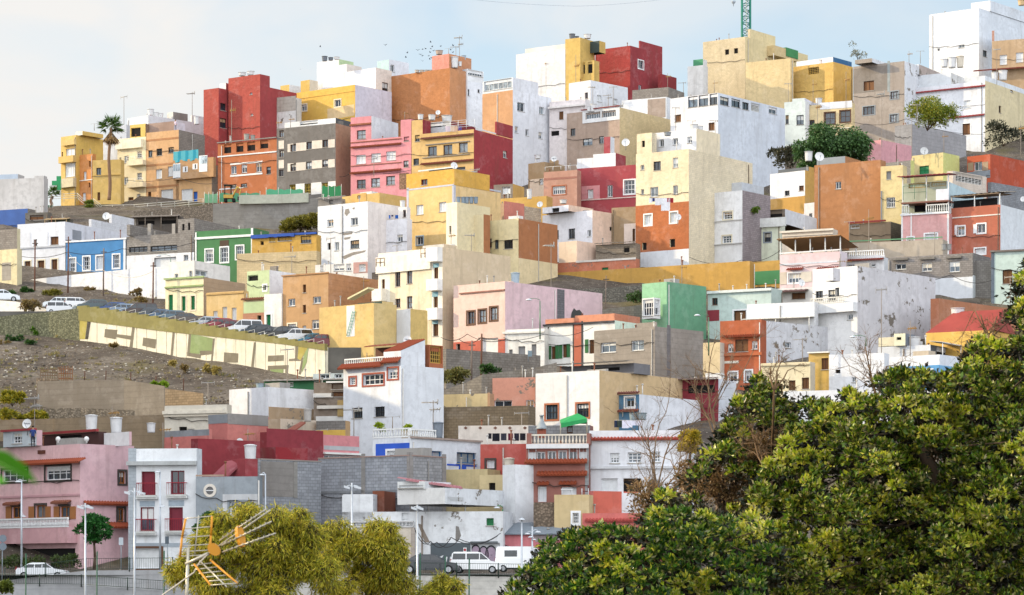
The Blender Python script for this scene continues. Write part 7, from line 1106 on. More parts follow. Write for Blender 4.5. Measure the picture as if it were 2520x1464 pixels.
# green tent
r = empty('garden_tent', at(1412, 1062, br.Y+3), 'green fabric tent canopy on the balustraded roof terrace', 'canopy tent'); mb = MB(); c = at(1412, 1062, br.Y+3); ap_ = c+ZU*1.45+V((.3, 0, 0)); q = [c+V((x, y, 1.0+z)) for x, y, z in ((-1.05, -.8, -.4), (1.05, -.8, 0), (1.05, .9, 0), (-1.05, .9, 0))]
for i in range(4): mb.quad([q[i], q[(i+1) % 4], ap_]); mb.quad([q[i], q[(i+1) % 4], q[(i+1) % 4]-ZU*.3, q[i]-ZU*.35])
mb.build('canopy', plain('#2e9a58', .7), r, uv=False); mb = MB(); [mb.cyl(x-ZU*1.1, x, .03, n=5) for x in q]; mb.build('tent_poles', plain('#b9b4a6'), r, uv=False)
r = empty('barbecue', at(1333, 1068, br.Y+2), 'brick barbecue with a grey metal hood on the balustraded roof terrace', 'barbecue'); c = at(1333, 1068, br.Y+2); mb = MB(); mb.box(c.x-.35, c.x+.35, c.y, c.y+.6, c.z-.3, c.z+.4); mb.build('brick_base', wallmat('p:#a5563c'), r); mb = MB(); mb.lathe(c+V((0, .3, .4)), [(.5, 0), (.4, .15), (.15, .7), (.12, 1.0), (.2, 1.02), (.18, 1.12)], 8); mb.build('hood', plain('#9aa2a8', .4), r, uv=False)
r = empty('terrace_table', at(1395, 1216, cy.Y-.5), 'white plastic table with a blue box on the stained cream house roof', 'table'); c = at(1395, 1218, cy.Y+1); mb = MB(); mb.box(c.x-.45, c.x+.45, c.y-.3, c.y+.3, c.z+.4, c.z+.46); mb.build('table_top', plain('#e9edf0'), r, uv=False)
for sx in (-.38, .38):
    for sy in (-.25, .25): mb = MB(); mb.cyl(c+V((sx, sy, -.1)), c+V((sx, sy, .4)), .025, n=5); mb.build('leg', plain('#e4e8ec'), r, uv=False)
r = empty('terrace_chair', at(1440, 1216, cy.Y-.5), 'white and maroon armchair on the stained cream house roof', 'chair'); c = at(1440, 1218, cy.Y+1); mb = MB(); mb.box(c.x-.25, c.x+.25, c.y-.25, c.y+.25, c.z+.25, c.z+.3); mb.build('seat', plain('#6b2a30'), r, uv=False); mb = MB(); mb.box(c.x+.2, c.x+.27, c.y-.25, c.y+.25, c.z+.3, c.z+.75); mb.build('backrest', plain('#6b2a30'), r, uv=False); mb = MB(); [mb.cyl(c+V((x, y, -.1)), c+V((x, y, .5)), .025, n=5) for x in (-.25, .25) for y in (-.25, .25)]; mb.build('chair_frame', plain('#e6eaee'), r, uv=False)
# wooden pallet fence panels and green hoarding on the slope
def picket(label, u0, u1, vt, vb, Y, col, pitch=.22, name='picket_fence'):
    P, Q = at(u0, vb, Y), at(u1, vb, Y); h_ = (vb-vt)*Y/F; r = empty(name, P, label, 'fence'); mb = MB(); d = Q-P; n = int(d.length/pitch)
    for i in range(n+1): x = P+d*(i/n); mb.box(x.x-.04, x.x+.04, x.y, x.y+.03, x.z-.2, x.z+h_+random.uniform(-.1, .1))
    mb.build('pickets', plain(col, .9), r, uv=False); mb = MB(); [mb.box(P.x, Q.x, P.y+.04, P.y+.09, P.z+h_*f, P.z+h_*f+.09) for f in (.15, .5, .8)]; mb.build('rails', plain(col, .9), r, uv=False)
picket('low rusty picket fence on the bare slope, left panel', 100, 141, 906, 928, 283, '#8a735c'); picket('taller rusty picket fence on the bare slope, right panel', 145, 178, 902, 938, 281, '#96694a')
r = empty('metal_hoarding', at(145, 965, 279.5), 'green blue sheet metal gate panels below the rusty picket fence', 'hoarding'); 
for a, b in ((145, 173), (174, 206)): P, Q = at(a, 964, 279.5), at(b, 964, 279.4); mb = MB(); mb.obox(P, Q-P, V((0, .06, 0)), ZU*1.1); mb.build('sheet_panel', plain('#5f8f8c', .5), r, uv=False)
for i, (u, vt, vb) in enumerate(((208, 912, 935), (260, 912, 940), (321, 916, 945), (383, 925, 950), (451, 932, 962))):
    b = at(u, vb, 284-i); mb = MB(); mb.cyl(b-ZU*.3, at(u+1, vt, 284-i), .05, n=6); tag(mb.build('iron_stake', plain('#5a3a2c', .9), origin=b, uv=False), 'rusty iron stake standing in the bare slope, %s from the left' % ('first', 'second', 'third', 'fourth', 'fifth')[i], 'stake', 'iron stakes on the bare slope')
# green netting, excavator, railings, flag, crane
def netting(label, u0, u1, vt, vb, Y, col):
    P, Q = at(u0, vb, Y), at(u1, vb, Y); h_ = (vb-vt)*Y/F; r = empty('netting_fence', P, label, 'netting'); mb = MB(); n = 12
    for i in range(n): a, b = P.lerp(Q, i/n), P.lerp(Q, (i+1)/n); mb.quad([a, b, b+ZU*(h_+.1*math.sin(i*2.+1)), a+ZU*(h_+.1*math.sin(i*2.-1))], 0, True)
    mb.build('net', plain(col, .9), r, uv=False); mb = MB(); [mb.cyl(P.lerp(Q, f)-ZU*.3, P.lerp(Q, f)+ZU*(h_+.3), .04, n=5) for f in (0, .33, .66, 1)]; mb.build('posts', plain('#cfcfc4'), r, uv=False)
netting('green construction netting left of the excavator', 503, 535, 477, 499, 418, '#79ab84'); netting('green construction netting behind the excavator', 540, 640, 475, 497, 421, '#5f9f7a'); netting('green netting below the grey four storey block', 655, 746, 466, 482, 414.5, '#5fae86'); netting('hanging green shade net above the grey cement shed', 792, 840, 458, 487, 408, '#3f8f5c'); netting('dark mesh fence beside the ridge steps', 105, 130, 505, 545, 425, '#4a6a52')
def excavator():
    c = at(567, 497, 418.5); r = empty('excavator', c, 'small yellow grey excavator with folded arm on the ridge lane', 'excavator'); mb = MB(); mb.box(c.x-.9, c.x-.5, c.y-.8, c.y+.8, c.z, c.z+.45); mb.box(c.x+.3, c.x+.7, c.y-.8, c.y+.8, c.z, c.z+.45); mb.build('tracks', plain('#1f1f20', .9), r, uv=False)
    mb = MB(); mb.box(c.x-.95, c.x+.4, c.y-.7, c.y+.7, c.z+.5, c.z+1.0); mb.build('body', plain('#c9a24a', .5), r, uv=False); mb = MB(); [mb.cyl(c+V((x, y, 1.0)), c+V((x, y, 2.4)), .05, n=5) for x in (-.85, .1) for y in (-.6, .6)]; mb.box(c.x-.95, c.x+.2, c.y-.7, c.y+.7, c.z+2.4, c.z+2.5); mb.build('cab_frame', plain('#2a2a2a'), r, uv=False)
    mb = MB(); mb.tube([c+V((.4, -.2, .8)), c+V((1.0, -.3, 2.2)), c+V((1.5, -.4, 1.8))], .13, 6); mb.tube([c+V((1.5, -.4, 1.8)), c+V((1.35, -.4, .7))], .1, 6); mb.build('arm', plain('#c9a24a', .5), r, uv=False); mb = MB(); mb.box(c.x+1.1, c.x+1.5, c.y-.7, c.y-.1, c.z+.2, c.z+.7); mb.build('bucket', plain('#3a3632'), r, uv=False)
excavator()
def railrun(label, pts, h=1.0, col='#d9d7cc', rows=3):
    r = empty('handrail', at(*pts[0]), label, 'railing'); mb = MB()
    for a, b in zip(pts, pts[1:]):
        P, Q = at(*a), at(*b); n = max(1, int((Q-P).length/1.6))
        for k in range(rows): z = h*(k+1)/rows; mb.cyl(P+ZU*z, Q+ZU*z, .04, n=5)
        for i in range(n+1): x = P.lerp(Q, i/n); mb.cyl(x-ZU*.2, x+ZU*h, .045, n=5)
    mb.build('rails', plain(col, .5), r, uv=False)
railrun('white handrail descending along the ridge lane steps', [(125, 495, 428), (190, 492, 427), (210, 510, 426)], 1.0); railrun('pale pipe railing along the ridge lane below the cream apartment', [(230, 505, 426), (250, 522, 425), (330, 520, 424), (430, 512, 424), (500, 505, 423)], 1.0)
b = at(556, 558, 418); r = empty('flagpole', b, 'leaning white pole with red and yellow striped and yellow and blue flags', 'flag'); t_ = at(546, 496, 418); mb = MB(); mb.cyl(b, t_, .04, n=6); mb.build('pole', plain('#e6e6e2'), r, uv=False)
def flag(p0, w_, h_, cols, nm):
    mb = MB(); n = 8
    for j, c in enumerate(cols):
        for i in range(n):
            x0, x1 = -w_*i/n, -w_*(i+1)/n; y0, y1 = .12*math.sin(i*1.1), .12*math.sin(i*1.1+1.1); f0, f1 = j/len(cols), (j+1)/len(cols); s0, s1 = -.35*i/n, -.35*(i+1)/n
            mb.quad([p0+V((x0*.45, y0, -h_*f0+s0*h_)), p0+V((x1*.45, y1, -h_*f0+s1*h_)), p0+V((x1*.45, y1, -h_*f1+s1*h_)), p0+V((x0*.45, y0, -h_*f1+s0*h_))], j, True)
    mb.build(nm, [plain(c, .8) for c in cols], r, uv=False)
flag(t_-ZU*.1, 1.6, 1.2, ['#c8312c', '#e8b820', '#e8b820', '#c8312c'], 'flag'); flag(b.lerp(t_, .62), 1.2, 1.1, ['#e8b820', '#e8b820', '#2f5aa8'], 'flag')
r = empty('tower_crane', at(1836, 100, 540), 'green lattice tower crane mast rising out of the top of the photo', 'crane'); c = at(1836, 260, 540); hw = .78; zt = at(1836, -60, 540).z; mb = MB(); C4 = [V((c.x+x*hw, 540+y*hw, 0)) for x, y in ((-1, -1), (1, -1), (1, 1), (-1, 1))]
for p in C4: mb.cyl(p+ZU*c.z, p+ZU*zt, .15, n=6)
mb.build('mast_legs', plain('#1f7a68', .5), r, uv=False); mb = MB(); z = c.z; k = 0
while z < zt-1.2:
    for i in range(4):
        a, b = C4[i], C4[(i+1) % 4]; mb.cyl(a+ZU*z, b+ZU*z, .08, n=4, cap=False); mb.cyl((a if k % 2 else b)+ZU*z, (b if k % 2 else a)+ZU*(z+1.2), .08, n=4, cap=False)
    z += 1.2; k += 1
mb.build('lattice_bracing', plain('#1f7a68', .5), r, uv=False); mb = MB(); mb.cyl(V((c.x+.1, 540, c.z)), V((c.x+.1, 540, zt)), .13, n=6); mb.build('ladder_tube', plain('#d9dfe0'), r, uv=False)
c = at(1805, 5, 535); r = empty('rounded_sky_object', c, 'small pale grey rounded object hanging in the sky left of the crane', 'hook block'); mb = MB(); mb.lathe(c-ZU*.3, [(.05, -.5), (.08, -.1), (.3, .1), (.42, .35), (.36, .55), (.1, .7)], 12); mb.build('block', plain('#a9b4c0', .6), r, uv=False); mb = MB(); mb.cyl(c+ZU*.3, c+ZU*6, .03, n=4); mb.build('cable', plain('#8a96a4'), r, uv=False)  # rounded grey object of unknown kind, modelled hanging on a cable
# birds
def bird(u, v, Y, label, group, sz=1.0):
    c = at(u, v, Y); mb = MB(); a = random.uniform(0, 6); up = random.uniform(.15, .6); fx = V((math.cos(a), math.sin(a)*.6, .1)).normalized()*sz; sd_ = V((-fx.y, fx.x, 0)).normalized()*sz
    n = c+fx*.22; t_ = c-fx*.26; mb.quad([n, c+sd_*.07, t_, c-sd_*.07]); mb.quad([n, c+ZU*.07*sz, t_, c-ZU*.07*sz])
    for s in (1, -1): w1 = c+sd_*(.22*s)+ZU*up*.3*sz+fx*.08; w2 = c+sd_*(.48*s)+ZU*up*.55*sz-fx*.1; mb.quad([c+fx*.12, w1, w2, c-fx*.1])
    o = mb.build('bird', plain('#5a6270', .9), origin=c, uv=False); tag(o, label, 'bird', group)
for x, y in ((1490, 520), (1475, 565), (1593, 495), (1620, 535), (1640, 485), (1672, 480), (1635, 550), (1640, 600), (1718, 415), (1733, 460), (1722, 480), (1714, 515), (1710, 582), (1748, 500), (1700, 550), (1816, 455), (1940, 450), (1918, 490), (1938, 515), (1730, 570)): bird(630+x/4, y/4, 455, 'small dark bird of the flock wheeling left of the pink rooftop stair block', 'flock of birds over the orange house', .8)
bird(788, 115, 455, 'lone bird above the stepped white house', 'lone birds', .8); bird(948, 111, 455, 'lone bird high between the white house and the pink stair block', 'lone birds', .8); bird(739, 170, 455, 'lone bird above the small yellow rooftop house', 'lone birds', .7); bird(1150, 124, 455, 'lone bird right of the tallest aerial', 'lone birds', .8)
# ================================================================ vegetation
def palm(u, vt, vb, Y, label, crown_w, trunk_r=.22, dead=True, nf=30):
    b, t_ = at(u-3, vb, Y), at(u, vt, Y); S = Y/F; r = empty('palm_tree', b, label, 'palm tree'); mb = MB(); n = 16
    pts = [b.lerp(t_, i/n)+V((.12*math.sin(i*.5), 0, 0)) for i in range(n+1)]; mb.tube(pts, trunk_r*1.25, 9, r1=trunk_r*.9); mb.build('trunk', wallmat('r:#8d6a4c'), r)
    R = crown_w*S/2; t_ = pts[-1]
    for nm, cnt, col in (('fronds', nf, ['#2c4a1e', '#4f6f2a', '#3b5d28', '#6d8636']), ('dead_fronds', 26 if dead else 0, ['#8a6a42', '#a98a58', '#6d5434'])):
        P, D = [], []
        for i in range(cnt):
            a = random.uniform(0, 6.283); el = random.uniform(-.25, 1.35) if nm == 'fronds' else random.uniform(-1.5, -.75); d = V((math.cos(a)*math.cos(el), math.sin(a)*math.cos(el), math.sin(el))); L = R*random.uniform(.65, .95) if nm == 'fronds' else R*random.uniform(.7, 1.1)
            base = t_+d*.2+(ZU*-.4 if nm != 'fronds' else ZU*.2); mid = base+d*L*.55; sd_ = d.cross(ZU).normalized() if abs(d.z) < .98 else V((1, 0, 0)); upv = sd_.cross(d)
            for k in range(15):  # fan leaflets
                f = (k/14-.5)*2.3; dd = (d*math.cos(f)+sd_*math.sin(f)+upv*.1).normalized(); P.append(mid); q = dd*L*.5-ZU*.22*L*abs(f)-ZU*.1*L; D.append(q)
            for k in range(6): P.append(base.lerp(mid, k/6)); D.append(d*L*.12)
        if cnt: leaves(nm, np.array([tuple(p) for p in P]), np.array([tuple(d) for d in D]), R*.55, R*.06, leafmat('palm_'+nm, col, .2), r, .1)
palm(271, 315, 492, 423, 'tall fan palm with a skirt of dead fronds on the left skyline', 62)
palm(128, 482, 510, 428, 'short bushy palm beside the pale party wall on the left', 44, .2, False, 22) 
GREEN_D = ['#1d3316', '#2b4a20', '#3a5e28', '#4d7030']; OLIVE = ['#4a4a1a', '#6f6d24', '#8e8630', '#5c5a20']; DRY = ['#5a4a30', '#7d683f', '#97804c', '#6b6a3a']; YEL = ['#5a6a1e', '#98942a', '#c2ad30', '#6f7424']
shrub(2066, 420, 128, 122, 412, 'large dark green pepper tree between the cream and grey houses', ['#36542e', '#4a6c3a', '#5c7c46'], 'pepper_leaf', 'tree', 'tree', n=8500, leaf=.5, nb=26, droop=.9); shrub(1998, 425, 80, 90, 410, 'smaller dark green tree left of the large pepper tree', ['#36542e', '#4a6c3a', '#5c7c46'], 'pepper_leaf', 'tree', 'tree', n=3600, leaf=.5, nb=14, droop=.9)
shrub(2282, 322, 140, 78, 428, 'yellow flowered green tree before the long striped white house', ['#4f6a24', '#74882c', '#a8a034', '#5c742a'], 'yellow_green_leaf', 'tree', 'tree', n=5200, leaf=.36, nb=20); shrub(2112, 150, 40, 55, 495, 'thin wispy tree on the grey taupe house roof', ['#7a7f78', '#8f9488', '#5f6a58'], 'wispy_leaf', 'tree', 'tree', n=260, leaf=.35, nb=7)
shrub(1945, 415, 100, 55, 425, 'dry grey green scrub bank beside the wide white wall', ['#3a3a2c', '#55523c', '#2c3324'], 'scrub_leaf', 'shrub', 'shrub', n=1600, leaf=.45, nb=9); shrub(2470, 360, 110, 60, 440, 'dark creeper bank below the striped house gable', ['#2a3426', '#3a4030', '#4a4232'], 'creeper_leaf', 'shrub', 'shrub', n=1600, leaf=.4, nb=9)
shrub(740, 568, 96, 44, 397, 'rounded olive green bush below the concrete wall', OLIVE, 'olive_leaf', n=3200, leaf=.4, nb=14); shrub(700, 570, 50, 24, 397, 'small olive bush left of the rounded one', OLIVE, 'olive_leaf', n=900, leaf=.4, nb=6); shrub(216, 520, 30, 35, 425, 'small light green tree beside the ridge steps', ['#5d6f2a', '#7c8a34', '#4a5d24'], 'light_leaf', 'tree', 'tree', n=900, leaf=.35, nb=6)
SH = [(64, 727, 26, 30, 351, 'round green bush by the leftmost pole', GREEN_D, 'dgreen_leaf', 900), (32, 732, 40, 24, 350, 'low dark green bush beside the silver white car', GREEN_D, 'dgreen_leaf', 900), (128, 728, 42, 28, 348, 'dry olive bush between the left poles', OLIVE, 'olive_leaf', 1000), (252, 706, 46, 26, 355, 'dry bush at the foot of the white stucco wall', DRY, 'dry_leaf', 900), (225, 722, 30, 14, 352, 'small dry bush left of the blue house pole', DRY, 'dry_leaf', 400), (300, 708, 36, 16, 353, 'scrubby tuft right of the blue house pole', DRY, 'dry_leaf', 400), (330, 728, 40, 16, 345, 'brown scrub in the middle of the upper slope', DRY, 'dry_leaf', 400), (392, 706, 32, 28, 348, 'olive shrub left of the cream cottage storey', OLIVE, 'olive_leaf', 900), (345, 745, 30, 14, 340, 'low brown scrub above the parked cars', DRY, 'dry_leaf', 300), (78, 770, 50, 34, 327, 'dry straw bush in front of the white wall and van', DRY, 'dry_leaf', 900),
 (60, 790, 60, 14, 327.5, 'bright green creeper along the stone wall top', ['#4f7a1e', '#6d9a2a', '#3d6218'], 'bright_leaf', 700), (83, 842, 22, 46, 322, 'bright green climber on the painted stone wall', ['#4f7a1e', '#6d9a2a', '#3d6218'], 'bright_leaf', 600), (38, 845, 40, 20, 318, 'dark green shrub at the stone wall foot, left', GREEN_D, 'dgreen_leaf', 500), (10, 862, 30, 24, 316, 'rusty dry tuft at the left edge of the slope', DRY, 'dry_leaf', 300), (78, 850, 30, 14, 316, 'small green tuft below the climber', GREEN_D, 'dgreen_leaf', 250), (30, 1000, 60, 38, 268, 'green yellow bush at the lower left of the bare slope', YEL, 'yellow_leaf', 1600), (60, 1035, 140, 26, 263, 'long green yellow hedge below the bare slope', YEL, 'yellow_leaf', 2400), (390, 952, 44, 12, 279, 'bright green low cushion on the slope', ['#6a8a1e', '#8aa52a'], 'cushion_leaf', 700), (510, 915, 18, 16, 299, 'straw tuft at the graffiti wall foot, left', ['#9a8a4a', '#b5a25a'], 'straw_leaf', 300), (537, 918, 22, 14, 298.5, 'straw tuft at the graffiti wall foot, right', ['#9a8a4a', '#b5a25a'], 'straw_leaf', 300), (456, 914, 18, 14, 300, 'brown tuft at the graffiti wall foot', DRY, 'dry_leaf', 250), (425, 900, 14, 10, 302, 'small straw tuft at the graffiti wall middle', ['#9a8a4a', '#b5a25a'], 'straw_leaf', 200), (280, 855, 24, 8, 312, 'thin dry tuft near the left letters', DRY, 'dry_leaf', 200),
 (1120, 948, 56, 48, 273, 'tall drooping reed clump below the grey block wall', ['#6b6a3c', '#8a8248', '#55602e'], 'reed_leaf', 1600), (1210, 925, 50, 28, 276, 'dark bush behind the reddish pole', GREEN_D, 'dgreen_leaf', 700), (1570, 745, 60, 30, 340, 'green weeds on the dark rubble wall', ['#2f4a22', '#4c6a2c'], 'weed_leaf', 700), (937, 1066, 20, 32, bw.Y+3, 'potted lemon green plant on the terrace, left', ['#7f9a1e', '#b5c23a'], 'lime_leaf', 320), (1001, 1066, 22, 34, bw.Y+3.5, 'potted lemon green plant on the terrace, right', ['#7f9a1e', '#b5c23a'], 'lime_leaf', 320), (60, 1400, 130, 36, PINK.Y-7.5, 'creepers on the bank under the pink corner house, left', ['#2a3a1a', '#3f5222', '#55602a'], 'creeper2_leaf', 1500), (165, 1398, 80, 34, PINK.Y-8.2, 'creepers on the bank under the pink corner house, right', ['#2a3a1a', '#3f5222', '#55602a'], 'creeper2_leaf', 1000), (2075, 548, 14, 12, m9.Y-3, 'x', GREEN_D, 'g', 0), (1862, 524, 24, 14, m11.Y-1, 'potted plants on the pale green terrace', ['#3f6a22', '#8a9a3a'], 'pot_leaf', 260), (5, 1462, 40, 34, 150, 'green shrub in the bottom left corner', ['#4a5a22', '#6f7a30'], 'corner_leaf', 1200)]
for (u, vb, w_, h_, Y, lb_, cols, mt, n_) in SH:
    if n_: shrub(u, vb, w_, h_, Y, lb_, cols, mt, 'bush', 'bush', None, n_, .3 if Y > 240 else .2, max(5, int(w_/7)), .2)
def roundtree(u, vt, vb, w_, Y, label, cols, mt, n=2600, leaf=.16, crown=.55, bx=0):
    b = at(u, vb, Y); S = Y/F; H_ = (vb-vt)*S; W = w_*S; r = empty('tree', b, label, 'tree'); mb = MB(); top_ = b+ZU*H_*(1-crown); mb.tube([b, b.lerp(top_, .5)+V((.05, 0, 0)), top_], .12, 7, r1=.08); P, D = [], []
    for i in range(16):
        a = random.uniform(0, 6.28); rr = math.sqrt(random.random())*.36*W; c = V((b.x+rr*math.cos(a)+bx*W*(random.random()-.5), b.y+rr*math.sin(a), b.z+H_*(1-crown*.95+crown*.8*random.random()*(1-.5*rr/(.36*W))))); p, d = blob_pts(c, W*random.uniform(.13, .2), n//16); P.append(p); D.append(d); mb.tube([top_, c], .05, 5, r1=.015)
    P, D = np.concatenate(P), np.concatenate(D); D += RNG.normal(size=D.shape)*.6; D[:, 2] -= .25; leaves('crown', P, D, leaf, leaf*.5, leafmat(mt, cols), r); mb.build('trunk', plain('#5b4a3c', .9), r, uv=False)
roundtree(232, 1250, 1402, 100, 209, 'small round green street tree in front of the pink house side', ['#1f4a22', '#2f6a2e', '#437f38'], 'street_leaf', 3600, .26, .58); roundtree(518, 1236, 1404, 84, 206, 'green street tree before the grey porthole house', ['#25482a', '#365f30', '#4d7838'], 'street_leaf2', 3200, .26, .6)
# rocks and rubble on the slope
mr = wallmat('t:#7d7468')
for i, (u, v, w_) in enumerate(((85, 905, 14), (48, 912, 12), (10, 925, 18), (80, 888, 7), (75, 925, 9), (97, 865, 7), (2, 893, 7), (108, 898, 8))):
    c = at(u, v, Yof(v)); S = Yof(v)/F*w_/2; mb = MB(); mb.lathe(c-ZU*S*.5, [(S*.7, 0), (S*random.uniform(.9, 1.1), S*.5), (S*.75, S*1.0), (S*.25, S*1.3)], 7); o = mb.build('boulder', mr, origin=c); tag(o, 'grey brown boulder on the bare slope, %s' % ['largest dark one', 'left of the largest', 'pale low one at the left', 'small one above the largest', 'small one below the largest', 'small one near the stone wall', 'tiny one at the left edge', 'right of the largest'][i], 'boulder', 'boulders on the bare slope')
P = []
for i in range(2600):
    u, v = random.uniform(0, 620), random.uniform(850, 1030)
    if v < 840+max(0, u-200)*.23: continue
    Y = Yof(v); x = (u-UC)/F*Y; P.append(V((x, Y, ground_z(x, Y))))
mb = MB()
for p in P: s = random.uniform(.05, .22); mb.obox(p+V((0, 0, .02)), V((s, s*.3, .1*s)), V((-s*.3, s, 0)), V((0, .05*s, s*.6)), random.choice((0, 0, 0, 1, 2)))
o = mb.build('rubble', [plain('#8a7c6c', .9), plain('#cfc8ba', .8), plain('#5a5048', .9)], uv=False); o['kind'] = 'stuff'; o['label'] = 'scattered stones and litter on the bare slope'
P, D = [], []
for i in range(420):
    u, v = random.uniform(-20, 640), random.uniform(700, 1030)
    if 755 < v < 850+max(0, u-200)*.2 and u > 180: continue
    if v < 800 and u < 120: continue
    Y = Yof(v); x = (u-UC)/F*Y; z = ground_z(x, Y); g_ = random.uniform(.12, .5)
    for k in range(22): P.append((x+random.gauss(0, g_*.6), Y+random.gauss(0, g_*.5), z)); D.append((random.gauss(0, .5), random.gauss(0, .5), 1))
wr_ = empty('dry_weeds', (0, 0, 0)); wo_ = leaves('dry_weeds', np.array(P), np.array(D), .32, .05, leafmat('dry_weed', ['#8a7a4a', '#a8965a', '#6f6a3c', '#5c6a34'], .2), wr_); wo_.parent = None; bpy.data.objects.remove(wr_); tag(wo_, 'dry weeds sprinkled over the bare slope', None, None, 'stuff')
# ================================================================ foreground: feathery trees, hedge, aerial, leaf
def weeping(label, blobs, trunk, Y, n, cols, mt):
    blobs = [(u+random.uniform(-.36, .36)*w_, v+random.uniform(-.34, .34)*h_, w_*k, h_*k) for (u, v, w_, h_) in blobs for k in (random.uniform(.42, .72) for _ in range(8))]; r = empty('feathery_tree', at(*trunk[0], Y), label, 'tree'); P, D = [], []; S = Y/F; mb = MB(); tp = [at(*q, Y+.3*i) for i, q in enumerate(trunk)]
    mb.tube([V((tp[0].x, Y, -9.2))]+tp, .18, 8, r1=.09); tot = sum(b[2]*b[3] for b in blobs)
    for (u, v, w_, h_) in blobs:
        c = at(u, v, Y+random.uniform(-1.2, 1.2)); m = max(6, int(n*w_*h_/tot)); d = unit(RNG.normal(size=(m, 3))); rr = RNG.uniform(.62, 1.0, (m, 1)); rr *= .86+.2*np.sin(d[:, :1]*7+d[:, 2:]*9); p = np.array(c)+d*rr*np.array([w_*S/2, min(w_, h_)*S/2, h_*S/2]); P.append(p); dd = d*.55+RNG.normal(size=(m, 3))*.45; dd[:, 2] -= .75; D.append(dd); br_ = random.random() < .4; br_ and mb.tube([tp[-1], tp[-1].lerp(c, .5)+ZU*.2, c], .045, 5, r1=.012)
        q = V(p[random.randrange(max(m, 1))]); br_ and mb.tube([c, q], .02, 4, r1=.006)
    n1 = sum(len(p) for p in P); q = [RNG.permutation(p)[:len(p)//3] for p in P]; qc = [x.mean(0)+(x-x.mean(0))*.6 for x in q]; P += qc; D += [RNG.normal(size=x.shape)-np.array([0, 0, .8]) for x in qc]; PP = np.concatenate(P); ix = np.zeros(len(PP)); ix[n1:] = 1; leaves('crown', PP, np.concatenate(D), .23, .031, [leafmat(mt, cols, .4), leafmat('feather_inner_shade', ['#2a2c10', '#3d3c16', '#4a3a1a'], .15)], r, .1, idx=ix); mb.build('trunk', plain('#8a7660', .9), r, uv=False)  # inner leaves coloured dark as painted shade within the clumps
FE = ['#6a781c', '#9ca028', '#c8be34', '#e4d048', '#7e8824', '#b49a2e']
rb = lambda L, k=1.0: [(u, v, w_*k, h_*k) for u, v, w_, h_ in L]
weeping('large feathery yellow green tree behind the television aerial, leftmost of three', [(560, 1300, 110, 90), (640, 1275, 130, 80), (720, 1290, 110, 90), (500, 1350, 110, 90), (470, 1400, 110, 110), (600, 1360, 170, 120), (700, 1360, 150, 120), (770, 1340, 90, 120), (560, 1430, 200, 110), (700, 1430, 200, 120), (440, 1390, 60, 80), (530, 1275, 60, 50), (605, 1255, 60, 40), (780, 1420, 110, 120)], [(640, 1560), (630, 1440), (640, 1380)], 108, 36000, FE, 'feather_leaf_a')
weeping('feathery tree with a pale forked trunk between the two lamp poles, middle of three', [(845, 1320, 90, 80), (925, 1310, 100, 80), (880, 1370, 150, 100), (960, 1360, 90, 110), (985, 1410, 80, 110), (860, 1430, 120, 90), (940, 1440, 130, 100), (820, 1370, 70, 80), (800, 1310, 60, 60)], [(900, 1560), (905, 1462), (925, 1425), (945, 1380)], 112, 21000, FE, 'feather_leaf_b')
weeping('small feathery tree rising at the bottom edge before the white van, rightmost of three', [(1090, 1440, 110, 60), (1060, 1460, 80, 60), (1120, 1465, 70, 60), (1095, 1420, 50, 30)], [(1095, 1600), (1095, 1470)], 112, 6000, FE, 'feather_leaf_c')
roundtree(1698, 1032, 1418, 66, 207, 'slim tree with a yellow feathery crown right of the white lattice window house', ['#7a7424', '#b09a2e', '#d2b63a'], 'feather_yellow', 3200, .3, .22)
DRYB = ['#6b5238', '#8a6c48', '#a3845a', '#5c4a34', '#7a6a3a']
shrub(1640, 1300, 190, 120, 52, 'brown dry brush thicket left of the glossy leaved trees', DRYB, 'dry_brush_leaf', 'bush', 'bush', n=2600, leaf=.07, nb=22); shrub(1712, 1235, 100, 130, 51, 'withered brown bush under the yellow feathery bush', DRYB, 'dry_brush_leaf', 'bush', 'bush', n=1800, leaf=.07, nb=18)
shrub(1880, 1150, 130, 90, 39.6, 'grey brown withered thicket within the glossy leaved tree', DRYB, 'dry_brush_leaf', 'bush', 'bush', n=2600, leaf=.05, nb=20); shrub(1780, 1270, 130, 150, 40, 'brown withered thicket at the foot of the glossy leaved tree', DRYB, 'dry_brush_leaf', 'bush', 'bush', n=3200, leaf=.05, nb=24)
